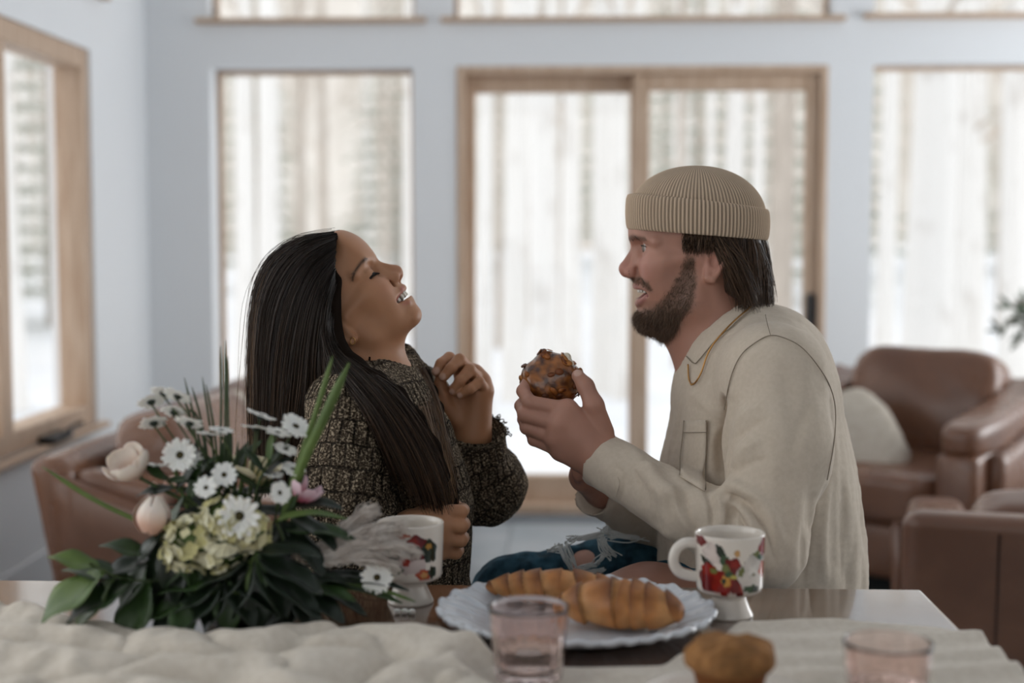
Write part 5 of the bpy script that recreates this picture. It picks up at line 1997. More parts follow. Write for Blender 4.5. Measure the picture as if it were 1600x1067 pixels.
for sx in (-1, 1):
    for sy in (-1, 1):
        V, F = boxmesh((sx * (TLEN / 2 - 0.1) - 0.035, sy * (TDEP / 2 - 0.09) - 0.035, 0), (sx * (TLEN / 2 - 0.1) + 0.035, sy * (TDEP / 2 - 0.09) + 0.035, ZT - 0.038), 0.006, 2)
        V[:, :2] = np.where(V[:, 2:3] < 0.1, V[:, :2] * 1.0, V[:, :2])
        obj('leg', V, F, m_walnut, table, False, local=True)

# ------------------------------------------------------------------ crumpled muslin runner
m_muslin = M('cream_muslin', srgb(214, 205, 192), 0.95, 0.1, col2=srgb(204, 194, 180), nscale=120, bump=(700, 0.35, 0.001), sheen=0.15)
be = [(-420, 950), (-100, 965), (60, 976), (150, 996), (230, 1006), (300, 1010), (420, 1006), (520, 1000), (600, 1010), (700, 1026), (780, 1038), (880, 1048), (1040, 1046), (1110, 1010), (1150, 984), (1300, 979), (1460, 984), (1560, 1004)]
bw_ = np.array([Wz(x, y, ZT) for x, y in be])
xr0, xr1 = bw_[0, 0], tC[0] + 0.012
NX, NY = 460, 170
xs_ = np.linspace(xr0, xr1, NX)
yb_ = np.interp(xs_, bw_[:, 0], bw_[:, 1])
for _ in range(6): yb_[1:-1] = 0.5 * yb_[1:-1] + 0.25 * (yb_[2:] + yb_[:-2])
yf_ = 1.16
X_, T_ = np.meshgrid(xs_, np.linspace(0, 1, NY), indexing='ij')
Y_ = yb_[:, None] * (1 - T_) + yf_ * T_
pts2 = np.stack([X_, Y_, 0 * X_], -1).reshape(-1, 3)
lw = 1 - sstep(X_.ravel(), -0.09, 0.02)                    # crumpled on the flower side, flatter at the table end
n1 = vnoise(pts2 * np.array([0.6, 1.15, 1]), 9, 51, 2)
n2 = vnoise(pts2, 17, 52, 2)
ph = pts2[:, 0] * 12 + pts2[:, 1] * 84 + 5.0 * n1
f1 = np.abs(np.sin(ph * 0.5)) ** 0.7
ph2 = pts2[:, 0] * 40 + pts2[:, 1] * 30 + 3.4 * n2
f2 = np.abs(np.sin(ph2 * 0.5)) ** 0.9
n3 = vnoise(pts2, 40, 54, 2)
hl = 0.001 + 0.019 * f1 + 0.011 * f2 * (0.2 + f1) + 0.0020 * n3
ph3 = (pts2[:, 1] + 0.03 * np.sin(pts2[:, 0] * 5 + 1)) * 95 + 1.2 * n1
hr = 0.003 + 0.0075 * (0.5 + 0.5 * np.sin(ph3)) ** 1.6 + 0.003 * np.clip(n2, 0, 1)
hgt = np.clip(hl * lw + hr * (1 - lw), 0.0015, None)
dist = ((yb_[:, None] - Y_)).ravel()
edge = np.sqrt(np.clip(dist / 0.012, 0, 1))
hz = ZT + 0.0015 + hgt * edge
# the cloth lifts where plates, glasses and the saucer press it flat
for (cx, cy, rr) in [(*Wz(826, 1062, ZT)[:2], 0.046), (*Wz(1385, 1128, ZT)[:2], 0.046), (*Wz(1140, 1108, ZT)[:2], 0.10)]:
    dd = np.hypot(pts2[:, 0] - cx, pts2[:, 1] - cy)
    k_ = sstep(dd, rr, rr + 0.035)
    hz = ZT + 0.003 + (hz - ZT - 0.003) * k_
# over the table end it hangs down
over = pts2[:, 0]
redge = tA[0] + (tC[0] - tA[0]) * (tA[1] - pts2[:, 1]) / (tA[1] - tC[1])
hang = np.clip(over - redge - 0.004, 0, None)
Vc_ = np.column_stack([pts2[:, 0], pts2[:, 1], hz - hang * 2.5])
runner = obj('table_runner', Vc_, grid_faces(NX, NY)[:, ::-1], m_muslin)
rm_ = runner.modifiers.new('thickness', 'SOLIDIFY'); rm_.thickness = 0.0012; rm_.offset = 1
tag(runner, 'crumpled cream muslin runner along the walnut table', 'table runner')

# ------------------------------------------------------------------ floral footed mugs
m_glaze = M('printed_glaze', attr='col', rough=0.16, spec=0.5, coat=0.3)
m_white_glaze = M('white_glaze', srgb(222, 214, 204), 0.16, 0.5, coat=0.3)


def mug(label, px, py, Y, handle_ang, shapes):
    loc = Wz(px, py, ZT)
    loc = np.array([W(px, 880, Y)[0], Y, ZT])
    t = thing('footed_mug', label, 'mug', loc)
    prof = [(0.0, 0.004), (0.020, 0.003), (0.027, 0.0005), (0.0292, 0.0), (0.0290, 0.003), (0.0245, 0.012), (0.0208, 0.022), (0.0200, 0.027), (0.0235, 0.0295), (0.035, 0.031), (0.0390, 0.034), (0.0402, 0.038)]
    prof += [(0.0402 + 0.0022 * k / 40, 0.038 + 0.0635 * k / 40) for k in range(1, 41)]
    prof += [(0.0422, 0.1026), (0.0410, 0.1032), (0.0398, 0.1022), (0.0388, 0.095), (0.0376, 0.06), (0.0366, 0.042), (0.030, 0.037), (0.0, 0.036)]
    n = 240
    V, F = lathe(prof, n)
    C_ = np.tile(np.array(srgb(222, 213, 202)), (len(V), 1))
    s_ = FPX / Y
    th = np.arctan2(V[:, 1], V[:, 0])
    rr = np.hypot(V[:, 0], V[:, 1])
    outer = (np.arange(len(V)) // n >= 9) & (np.arange(len(V)) // n <= 53)
    # print coordinates: arc length in photo pixels from the line facing the table's front, and picture height
    arc = (((th + math.pi / 2 + math.pi) % (2 * math.pi)) - math.pi)
    for (sx, sy, ra, rb, rot, col) in shapes:
        a0 = math.asin(max(-0.98, min(0.98, (sx - px) / (0.0412 * s_))))
        z0 = HC - (sy - 370.0) / FPX * (Y - 0.04) - ZT
        du = (arc - a0) * 0.0412
        du = ((du + math.pi * 0.0412) % (2 * math.pi * 0.0412)) - math.pi * 0.0412
        dv = V[:, 2] - z0
        c, s = math.cos(rot), math.sin(rot)
        ra_, rb_ = 1.15 * ra / s_ / max(0.45, math.cos(a0)), 1.15 * rb / s_
        u = (du * c + dv * s) / ra_
        w = (-du * s + dv * c) / rb_
        ph = np.arctan2(w, u)
        d = np.hypot(u, w) * (1 + 0.10 * np.sin(5 * ph + sx))
        m = (d < 1) & outer
        sh_ = 1 - 0.35 * np.clip(d, 0, 1) ** 2 * (0.6 + 0.4 * np.sin(ph * 5 + sy))
        C_[m] = np.array(srgb(*col)) * sh_[m][:, None]
    obj('cup', V, F, m_glaze, t, local=True, colors=C_)
    c_, s2 = math.cos(handle_ang), math.sin(handle_ang)
    hp = [(0.040, 0.090), (0.055, 0.0905), (0.066, 0.082), (0.069, 0.068), (0.063, 0.056), (0.052, 0.051), (0.040, 0.049)]
    obj('handle', *tube(catmull([(r_ * c_, r_ * s2, z_) for r_, z_ in hp], 6), 0.0052, 12, flat=1.25), m_white_glaze, t, local=True)
    return t


RED, DRED, ORG, YEL, GRN, DGR, OLV, WHT, PNK = (140, 34, 28), (108, 22, 24), (176, 70, 34), (206, 150, 66), (58, 82, 56), (34, 46, 34), (112, 116, 66), (222, 214, 206), (206, 170, 158)
shapesA = [(x_ + 6, y_ - 1, *z_) for x_, y_, *z_ in [(1102, 872, 13, 15, 0, (214, 200, 192)), (1115, 869, 5, 13, 0.5, DGR), (1096, 889, 12, 5, -0.6, DGR), (1120, 881, 6, 8, 0, GRN), (1165, 876, 12, 5, 0.5, OLV), (1177, 880, 6, 6, 0.4, GRN),
           (1096, 913, 13, 18, 0, DRED), (1096, 898, 9, 9, 0, RED), (1118, 917, 16, 18, 0, RED), (1122, 914, 6, 8, 0.4, YEL), (1119, 914, 3, 4, 0, DGR), (1133, 891, 12, 13, 0.5, DRED), (1136, 886, 7, 6, 0, RED),
           (1145, 924, 13, 13, 0.3, DRED), (1148, 925, 5, 7, 0, RED), (1165, 906, 19, 26, 0, (214, 206, 198)), (1165, 899, 8, 9, 0, (226, 220, 212)), (1166, 905, 2.5, 3, 0, (150, 142, 120)), (1162, 927, 10, 5, 0, GRN), (1170, 929, 5, 4, 0, DGR),
           (1182, 899, 5, 12, 0, ORG), (1183, 863, 7, 12, 0, RED), (1086, 854, 6, 7, 0, DRED), (1139, 869, 4, 5, 0, (196, 150, 96)), (1122, 894, 5, 7, 0.6, OLV), (1146, 899, 4, 7, -0.4, OLV), (1104, 899, 5, 4, 0, OLV), (1127, 903, 6, 4, 0, GRN), (1134, 907, 5, 3, 0, (188, 176, 90))]]
shapesB = [(650, 880, 22, 22, 0, (214, 196, 190)), (656, 863, 17, 17, 0, DRED), (651, 855, 8, 8, 0, RED), (656, 864, 5, 4, 0, DGR), (676, 870, 9, 16, 0.2, DGR), (674, 862, 4, 4, 0, (180, 130, 60)), (668, 907, 11, 7, 0, ORG), (668, 908, 5, 4, 0, (196, 140, 80)),
           (608, 844, 13, 5, 0.2, RED), (636, 843, 10, 3, 0, (190, 110, 90)), (621, 872, 10, 9, 0.4, DGR), (622, 873, 3, 3, 0, (176, 110, 40)), (640, 886, 6, 5, 0.3, (170, 60, 50)), (622, 901, 12, 6, 0.3, GRN), (602, 890, 10, 12, 0, DRED), (680, 905, 5, 8, 0, DGR)]
mug('white footed mug with a red and white flower print beside the croissant platter', 1140, 935, 1.712, math.radians(186), shapesA)
mug('white footed mug with a dark red flower print beside the pampas plumes', 641, 915, 1.765, math.radians(112), shapesB)

# ------------------------------------------------------------------ scalloped platter
m_platter = M('platter_glaze', srgb(206, 210, 216), 0.14, 0.5, coat=0.4)


def scalloped(R, n_sc, rise, floor_r):
    nr, nt = 60, n_sc * 16
    th = np.linspace(0, 2 * math.pi, nt, endpoint=False)
    top, bot = [], []
    sc = np.abs(np.sin(th * n_sc / 2)) ** 0.6
    fl_ = 0.5 + 0.5 * np.cos(th * n_sc * 2)
    for k in range(nr):
        a = k / (nr - 1)
        r0 = a * R
        rim = sstep(np.array(r0 / R), floor_r, 1.0)
        r = r0 * (1 + 0.045 * (sc - 0.6) * sstep(np.array(a), 0.8, 1.0))
        z = 0.006 + rise * rim + 0.0032 * (sc - 0.5) * sstep(np.array(a), floor_r + 0.05, 0.85) + 0.0022 * (fl_ - 0.5) * sstep(np.array(a), floor_r + 0.05, 0.8) \
            + 0.0035 * np.exp(-((a - floor_r) / 0.018) ** 2) + 0.003 * np.exp(-((a - 0.975) / 0.02) ** 2) * (0.4 + 0.6 * sc)
        z = z + np.zeros(nt)
        top.append(np.stack([r * np.cos(th), r * np.sin(th), z], -1))
        bot.append(np.stack([r * np.cos(th) * 0.995, r * np.sin(th) * 0.995, np.maximum(z - 0.0055, 0.0)], -1))
    rows = np.concatenate([np.array(bot), np.array(top)[::-1]])
    return rows.reshape(-1, 3), grid_faces(len(rows), nt, False, True)


plc = np.array([W(900, 960, 1.655)[0], 1.655, ZT])
V, F = scalloped(0.163, 22, 0.018, 0.60)
V[:, 1] *= 0.93
tag(obj('scalloped_platter', V + plc, F, m_platter), 'pale grey-white scalloped platter with a fluted rim holding two croissants', 'platter')

# ------------------------------------------------------------------ croissants
m_crust = M('croissant_crust', attr='col', rough=0.42, spec=0.4, bump=(220, 0.35, 0.0012))


def croissant(label, c, length, rmax, rz, bend, seed, nseg=7, flat=0.8):
    r = np.random.RandomState(seed)
    nt, na = 170, 60
    t = np.linspace(-1, 1, nt)
    env = (1 - np.abs(t) ** 2.1) ** 0.62
    env = 0.12 + 0.88 * env
    sp = np.stack([t * length / 2, -bend * (t ** 2) + 0 * t, 0 * t], -1)
    ph = t * nseg / 2 + 0.5
    k = np.floor(ph)
    fr_ = ph - k
    saw = np.where(t < 0, fr_, 1 - fr_)
    step = 0.80 + 0.24 * saw ** 0.6
    T, A, B = frames(sp)
    a = np.linspace(0, 2 * math.pi, na, endpoint=False)
    V, C_ = [], []
    for i in range(nt):
        tw = 0.5 * np.sin(a + 0.4) * 0.35
        ph_i = ((t[i] + 0.10 * math.sin(t[i] * 5 + seed)) * nseg / 2 + 0.5 + tw * 1.1)
        f_i = ph_i - np.floor(ph_i)
        sw_ = f_i if t[i] < 0 else 1 - f_i
        stp = 0.82 + 0.22 * np.clip(sw_, 0, 1) ** 0.7
        rad_ = rmax * env[i] * stp * (1 + 0.02 * np.sin(a * 5 + t[i] * 9))
        p = sp[i] + rad_[:, None] * (np.cos(a)[:, None] * np.array([0, 1, 0]) + flat * np.sin(a)[:, None] * np.array([0, 0, 1]))
        p[:, 2] = np.maximum(p[:, 2], -rmax * flat * 0.72 * env[i] ** 0.5)
        V.append(p)
        up = np.sin(a)
        lay_ = np.clip(sw_, 0, 1)
        dark_ = np.array(srgb(98, 54, 28)); mid = np.array(srgb(172, 114, 64)); lite = np.array(srgb(212, 168, 114))
        tt_ = np.clip(0.25 + 0.75 * lay_ * (0.4 + 0.6 * np.clip(up + 0.3, 0, 1)), 0, 1)
        c_ = lite + (mid - lite) * np.clip(tt_ * 2, 0, 1)[:, None] + (dark_ - mid) * np.clip(tt_ * 2 - 1.0, 0, 1)[:, None]
        C_.append(c_)
    V = np.array(V).reshape(-1, 3)
    C_ = np.array(C_).reshape(-1, 3) * (1 + 0.22 * vnoise(V, 110, seed, 3))[:, None]
    zmin = V[:, 2].min()
    V[:, 2] -= zmin
    F = [tuple(f) for f in grid_faces(nt, na, False, True)] + [tuple(range(na))[::-1], tuple(range((nt - 1) * na, nt * na))]
    o = obj('croissant', rotz(V, rz, c), F, m_crust, colors=np.clip(C_, 0, 1))
    return tag(o, label, 'croissant')


c1 = np.array([W(878, 930, 1.735)[0], 1.735, ZT + 0.0135])
croissant('long golden croissant at the back of the scalloped platter', c1, 0.185, 0.027, math.radians(-8), 0.016, 3, 7)
c2 = np.array([W(972, 980, 1.63)[0], 1.63, ZT + 0.0115])
croissant('plump golden croissant at the front of the scalloped platter', c2, 0.150, 0.036, math.radians(-16), 0.012, 5, 6, 0.86)

# ------------------------------------------------------------------ pink tumblers, muffin
m_pink = M('pink_glass', srgb(252, 236, 231), 0.03, 0.5, trans=1.0, ior=1.45)
m_water = M('water', (0.97, 0.97, 0.97), 0.0, 0.5, trans=1.0, ior=1.33)


def tumbler(label, loc, water=True):
    t = thing('glass_tumbler', label, 'glass', loc)
    n = 160
    th = np.linspace(0, 2 * math.pi, n, endpoint=False)
    prof = [(0.0, 0.0), (0.030, 0.0), (0.034, 0.002), (0.0355, 0.008), (0.037, 0.03), (0.0395, 0.055), (0.0415, 0.074), (0.0418, 0.0765), (0.0405, 0.0772), (0.0392, 0.0765), (0.0375, 0.055), (0.0352, 0.030), (0.033, 0.014), (0.028, 0.0115), (0.0, 0.011)]
    pr = []
    for a, b in zip(prof[:-1], prof[1:]):
        for k in range(4): pr.append((a[0] + (b[0] - a[0]) * k / 4, a[1] + (b[1] - a[1]) * k / 4))
    pr.append(prof[-1])
    V, F = lathe(pr, n)
    i = np.arange(len(V)) // n
    flute = 0.0011 * (0.5 + 0.5 * np.cos(np.arctan2(V[:, 1], V[:, 0]) * 20)) ** 0.7
    rr = np.hypot(V[:, 0], V[:, 1]) + 1e-9
    m = (i > 8) & (i < 26) & (V[:, 2] < 0.06)
    k_ = np.where(m, 1 - flute / rr * (1 - sstep(V[:, 2], 0.045, 0.06)), 1)
    V[:, 0] *= k_; V[:, 1] *= k_
    obj('glass_body', V, F, m_pink, t, local=True)
    if water:
        V, F = lathe([(0.0, 0.0125), (0.0275, 0.0125), (0.0322, 0.016), (0.0348, 0.030), (0.0356, 0.038), (0.0, 0.038)], 64)
        obj('water', V, F, m_water, t, local=True)
    return t


tumbler('pale pink ribbed tumbler with water in front of the croissant platter', Wz(826, 1062, ZT + 0.004) + np.array([0, 0, 0.001]))
tumbler('pale pink ribbed tumbler on the runner near the table end', Wz(1385, 1128, ZT + 0.004) + np.array([0, 0, 0.001]))
mp = Wz(1140, 1108, ZT + 0.004)
V, F = lathe([(0, 0.001), (0.05, 0.001), (0.055, 0.0), (0.058, 0.003), (0.085, 0.011), (0.0865, 0.0125), (0.085, 0.013), (0.057, 0.006), (0.0, 0.005)], 96)
tag(obj('side_plate', V + mp + np.array([0, 0, 0.001]), F, m_white_glaze), 'small white side plate under the muffin', 'plate')
m_muffin = M('muffin_crumb', attr='col', rough=0.85, spec=0.2, bump=(130, 0.8, 0.003))
mu = thing('muffin', 'golden brown muffin on a small side plate', 'muffin', mp + np.array([0, 0, 0.0065]))
V, F = lathe([(0, 0), (0.026, 0)] + [(0.027 + 0.009 * k / 10, 0.036 * k / 10) for k in range(11)] + [(0.0, 0.036)], 60)
th = np.arctan2(V[:, 1], V[:, 0])
k_ = 1 + 0.03 * np.cos(th * 22) * (V[:, 2] < 0.035)
V[:, 0] *= k_; V[:, 1] *= k_
obj('muffin_base', V, F, m_muffin, mu, local=True, colors=np.tile(srgb(112, 68, 36), (len(V), 1)))
pr = [(0.0, 0.032), (0.036, 0.033), (0.0425, 0.037), (0.044, 0.042)] + [(0.044 * math.cos(a) ** 0.75, 0.042 + 0.024 * math.sin(a)) for a in np.linspace(0.05, 1.55, 26)] + [(0.0001, 0.0662)]
V, F = lathe(pr, 110)
nn = vnoise(V, 70, 61, 3)
V = V * (1 + 0.075 * nn[:, None] * np.array([1, 1, 0.6]))
obj('muffin_top', V, F, m_muffin, mu, local=True, colors=np.clip(np.array(srgb(138, 98, 60)) * (1 + 0.45 * vnoise(V, 120, 62, 3))[:, None], 0, 1))

# ------------------------------------------------------------------ the glazed almond bun in the raised hand
bc = P(862, 594, 2.142)
m_bun = M('glazed_bun', attr='col', rough=0.26, spec=0.5, coat=0.5, bump=(160, 0.5, 0.002))
bs = Solid()
bs.ell(bc, (0.043, 0.032, 0.042), None, 0.01)
r = np.random.RandomState(12)
for i in range(22):
    d = r.normal(size=3); d /= np.linalg.norm(d)
    bs.ell(bc + d * np.array([0.034, 0.024, 0.033]), (0.013, 0.012, 0.012), None, 0.008)
V, F = bs.mesh(0.0018, 1)
cn = vnoise(V, 130, 70, 3)
C_ = lerp3(srgb(74, 40, 22), srgb(160, 98, 46), np.clip(0.5 + 0.6 * cn, 0, 1))
bun = obj('almond_bun', V, F, m_bun, colors=C_)
tag(bun, 'glazed brown almond bun held up in one hand', 'bun')
Nb = vnormals(V, F)
fb = MB()
m_flake = M('toasted_almond', attr='col', rough=0.4, spec=0.4)
sel = r.choice(len(V), 70)
for i in sel:
    n_ = Nb[i] + r.normal(size=3) * 0.25
    n_ /= np.linalg.norm(n_)
    a = np.cross(n_, r.normal(size=3)); a /= np.linalg.norm(a)
    b = np.cross(n_, a)
    w, h_ = r.uniform(0.004, 0.0085), r.uniform(0.003, 0.006)
    th = np.linspace(0, 2 * math.pi, 8, endpoint=False)
    ring_ = np.array([V[i] + n_ * 0.0009 + w * math.cos(t_) * a + h_ * math.sin(t_) * b for t_ in th])
    VV_ = np.vstack([ring_, ring_ + n_ * 0.0011])
    Ff = [tuple(range(8))[::-1], tuple(range(8, 16))] + [(k, (k + 1) % 8, 8 + (k + 1) % 8, 8 + k) for k in range(8)]
    fb.add(VV_, Ff, np.array(srgb(*[(150, 88, 40), (112, 60, 28), (178, 116, 58), (92, 50, 26)][r.randint(4)])))
tag(fb.build('almond_flakes', m_flake, bun), kind='stuff')
cr = Solid()
for k_ in range(9):
    cr.ell(P(884 + r.normal() * 5, 562 + r.normal() * 5 + k_ * 0.8, 2.128 + r.normal() * 0.006), (0.0055, 0.0045, 0.0055), None, 0.005)
V, F = cr.mesh(0.0016, 1)
obj('cream_filling', V, F, M('whipped_cream', srgb(226, 216, 196), 0.5), bun)

# ------------------------------------------------------------------ flower arrangement: vase, blooms, leaves, plumes (each stem its own thing)
m_petal = M('white_petal', srgb(240, 238, 232), 0.7, 0.2, sss=0.1, sss_scale=0.003)
m_blush = M('blush_petal', attr='col', rough=0.6, spec=0.25, sss=0.1, sss_scale=0.004)
m_disc = M('dark_flower_disc', srgb(40, 36, 22), 0.9, col2=srgb(70, 62, 30), nscale=300)
m_stem = M('green_stem', srgb(70, 84, 44), 0.6, col2=srgb(52, 66, 36), nscale=30)
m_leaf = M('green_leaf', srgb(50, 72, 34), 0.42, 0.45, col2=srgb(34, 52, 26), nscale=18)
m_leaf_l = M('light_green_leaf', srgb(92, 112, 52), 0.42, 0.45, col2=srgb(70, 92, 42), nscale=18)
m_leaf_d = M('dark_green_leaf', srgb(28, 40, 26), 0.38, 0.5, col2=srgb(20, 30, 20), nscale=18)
m_blade = M('grass_blade', srgb(96, 116, 58), 0.5, 0.4, col2=srgb(74, 94, 46), nscale=20)
m_blade_d = M('dark_grass_blade', srgb(60, 74, 46), 0.5)
m_plume = M('pampas_plume', srgb(218, 210, 202), 0.95, 0.1, col2=srgb(196, 184, 174), nscale=60)
m_hyd = M('hydrangea_petal', attr='col', rough=0.7, spec=0.2)
m_vase = M('dark_glass_vase', srgb(30, 36, 30), 0.15, 0.5)
VC = np.array([W(392, 900, 1.665)[0], 1.665, ZT])
V, F = lathe([(0, 0), (0.045, 0), (0.052, 0.004), (0.060, 0.03), (0.058, 0.06), (0.050, 0.085), (0.052, 0.1), (0.0495, 0.1), (0.0475, 0.085), (0.055, 0.06), (0.057, 0.03), (0.048, 0.008), (0, 0.007)], 48)
tag(obj('flower_vase', V + VC, F, m_vase), 'low dark vase hidden in the leaves of the flower arrangement', 'vase')
NECK = VC + np.array([0, 0, 0.09])
rsF = np.random.RandomState(77)


def stem_path(head, bend=0.25, root=None):
    root = NECK + np.array([rsF.uniform(-0.03, 0.03), rsF.uniform(-0.025, 0.025), -0.05]) if root is None else root
    d = head - root
    mid = root + d * 0.5 + np.array([-d[0] * bend, -d[1] * bend * 0.5, abs(d[2]) * 0.10])
    return catmull([root, mid, head], 7)


def petal(L_, W_, cup=0.15, nl=6, nw=5, tipw=0.5):
    """petal lying along +x, normal +z"""
    V = []
    for i in range(nl):
        a = i / (nl - 1)
        w = W_ * (math.sin(math.pi * (0.12 + 0.80 * a ** 0.8)) ** 0.7)
        for j in range(nw):
            b = j / (nw - 1) * 2 - 1
            V.append((a * L_, b * w / 2, cup * L_ * a * a + 0.12 * w * b * b))
    return np.array(V), grid_faces(nl, nw)


def orient(V, n, spin=0.0):
    """rotate so +z goes to n"""
    n = np.asarray(n, float) / np.linalg.norm(n)
    ref = np.array([0, 0, 1.0]) if abs(n[2]) < 0.9 else np.array([1.0, 0, 0])
    a = np.cross(ref, n); a /= np.linalg.norm(a)
    b = np.cross(n, a)
    c, s = math.cos(spin), math.sin(spin)
    A = a * c + b * s
    B = np.cross(n, A)
    return V[:, :1] * A + V[:, 1:2] * B + V[:, 2:3] * n


def daisy(px, py, Y, rpx, n, label, group, stem=True, npet=19, cup=0.18, bend=0.2):
    c = P(px, py, Y)
    R_ = rpx * Y / FPX
    t = thing('white_daisy', label, 'flower', c, group=group)
    mb = MB()
    for k in range(npet):
        V, F = petal(R_ * rsF.uniform(0.9, 1.08), R_ * 0.42, cup + rsF.uniform(-0.08, 0.08))
        V[:, 0] += R_ * 0.10
        V = rotz(V, 2 * math.pi * k / npet + rsF.uniform(-0.1, 0.1))
        V[:, 2] += 0.0003 * (k % 2)
        mb.add(orient(V, n) + c, F)
    pe = tag(mb.build('petals', m_petal, t), kind='stuff')
    sm_ = pe.modifiers.new('t', 'SOLIDIFY'); sm_.thickness = 0.0005
    V, F = lathe([(0, 0.10 * R_), (0.14 * R_, 0.09 * R_), (0.25 * R_, 0.05 * R_), (0.28 * R_, 0.0), (0.24 * R_, -0.05 * R_)], 18)
    obj('flower_disc', orient(V, n) + c, F, m_disc, t)
    V, F = lathe([(0.30 * R_, 0.0), (0.34 * R_, -0.05 * R_), (0.26 * R_, -0.22 * R_), (0.10 * R_, -0.32 * R_), (0.0, -0.33 * R_)], 16)
    obj('calyx', orient(V, n) + c, F, m_leaf_d, t)
    if stem:
        end = c - np.asarray(n) / np.linalg.norm(n) * R_ * 0.3
        obj('stem', *tube(stem_path(end, bend), 0.0011, 6), m_stem, t)
    return t


TW = np.array([0.05, -1, 0.15])
up_back = lambda dx=0.0: np.array([dx, 0.55, 0.85])
GD = 'daisies at the top of the arrangement, seen from behind'
for i, (px, py, r_, dx) in enumerate([(236, 627, 20, -0.35), (256, 613, 20, 0.0), (278, 618, 21, 0.25), (272, 643, 20, 0.1), (240, 660, 21, -0.3), (297, 660, 20, 0.1)]):
    daisy(px, py, 1.655 - 0.01 * (i % 3), r_, up_back(dx), 'white daisy turned away showing its dark green calyx, tall in the arrangement', GD, cup=-0.05, bend=0.12)
GS_ = 'daisies in side view above the leaves'
for px, py, r_, nrm in [(328, 678, 20, (0.1, 0.1, 1)), (346, 672, 18, (0.2, -0.1, 1)), (408, 649, 22, (0.35, 0.1, 0.9)), (400, 668, 20, (0.1, 0.2, 0.95)), (434, 676, 20, (0.3, -0.1, 0.95)), (462, 666, 23, (0.5, -0.45, 0.75)), (446, 702, 19, (0.4, -0.2, 0.9)),
                        (458, 733, 18, (0.3, -0.3, 0.9)), (300, 716, 18, (0.5, -0.5, 0.7)), (245, 727, 18, (0.1, 0.1, 1)), (428, 742, 14, (0.1, -0.1, 1)), (290, 657, 16, (0.1, 0.2, 1))]:
    daisy(px, py, 1.64, r_, np.array(nrm, float), 'white daisy in side view standing above the leaves of the arrangement', GS_, cup=0.05, bend=0.1)
daisy(281, 711, 1.62, 25, np.array([0.2, -1, 0.3]), 'large white daisy with a dark eye beside the blush ranunculus', None)
daisy(350, 742, 1.61, 19, np.array([0.2, -0.9, 0.55]), 'white daisy with a black eye above the cream hydrangea', None)
daisy(322, 762, 1.60, 17, np.array([-0.1, -0.9, 0.5]), 'small white daisy with a black eye tucked over the hydrangea', None)
daisy(374, 806, 1.575, 31, np.array([0.1, -1, 0.15]), 'open white daisy-like bloom with a black eye resting on the hydrangea', None, npet=13)
daisy(589, 902, 1.63, 23, np.array([0.05, -1, 0.05]), 'low white daisy with a dark eye in front of the mug', None)
daisy(437, 770, 1.60, 17, np.array([0.6, -0.7, 0.3]), 'white daisy with a dark eye beside the pink tulip', None)
# one more head lying on the walnut by the mug foot
lyc = Wz(632, 960, ZT) + np.array([0, 0, 0.007])
fd = thing('fallen_blossom', 'tiny white blossom lying on the walnut below the mug foot', 'flower', lyc)
for k in range(3):
    V, F = cushion((0.009, 0.008, 0.007), 4, 2.4)
    obj('bud', V + lyc + np.array([(k - 1) * 0.009, 0.002 * (k % 2), -0.0035]), F, m_petal, fd)


def tulip(px, py, Y, w, h, n, label, base_col, tip_col, name='tulip', open_=0.0, npet=6):
    """cup of broad overlapping petals; w, h in photo pixels"""
    c = P(px, py, Y)
    s = Y / FPX
    t = thing(name, label, 'flower', c)
    for k in range(npet):
        V = []
        nl, nw = 9, 7
        inner = k % 2
        for i in range(nl):
            a = i / (nl - 1)
            rad = w / 2 * s * (0.25 + 0.85 * math.sin(math.pi * (0.10 + (0.62 - 0.25 * open_) * a))) * (0.93 - 0.16 * inner) + max(0, open_) * w * s * 0.35 * a * a
            z = h * s * (a - 0.5) * (1 - 0.06 * inner)
            for j in range(nw):
                b = (j / (nw - 1) * 2 - 1) * (0.62 * math.sin(math.pi * (0.16 + 0.76 * a ** 0.9)) ** 0.6)
                ang = b + 2 * math.pi * k / npet
                V.append((rad * math.cos(ang), rad * math.sin(ang), z + 0.02 * h * s * rsF.normal() * (a > 0.8)))
        V = np.array(V)
        av = np.repeat(np.linspace(0, 1, nl), nw)
        C_ = lerp3(srgb(*base_col), srgb(*tip_col), sstep(av, 0.15, 0.75))
        p_ = obj('petal', orient(V, n, rsF.rand()) + c, grid_faces(nl, nw), m_blush, t, colors=C_)
        so = p_.modifiers.new('t', 'SOLIDIFY'); so.thickness = 0.0007
        su = p_.modifiers.new('s', 'SUBSURF'); su.levels = 1; su.render_levels = 1
    end = c - np.asarray(n) / np.linalg.norm(n) * h * s * 0.48
    obj('stem', *tube(stem_path(end, 0.2), 0.0024, 8), m_stem, t)
    return t


tulip(238, 804, 1.60, 58, 62, (0.12, 0.1, 1.0), 'closed blush-white tulip bud above the broad leaves', (214, 172, 152), (236, 222, 211), open_=-1.0)
tulip(475, 768, 1.64, 46, 36, (0.45, -0.1, 0.85), 'small pink tulip against the knit sweater', (190, 96, 116), (226, 196, 206), open_=0.35)
tulip(202, 728, 1.63, 66, 40, (-0.35, -0.45, 0.82), 'open blush ranunculus leaning toward the sofa', (206, 176, 158), (236, 224, 213), 'ranunculus', 0.25, 10)
tulip(398, 738, 1.67, 62, 36, (0.15, -0.1, 0.95), 'cream-yellow open bloom behind the daisies', (190, 180, 122), (224, 214, 184), 'cream_bloom', 0.6, 7)
tulip(268, 768, 1.68, 50, 38, (-0.2, -0.2, 0.9), 'half-hidden blush bloom between the leaves', (190, 146, 132), (220, 192, 178), 'ranunculus', 0.4, 7)

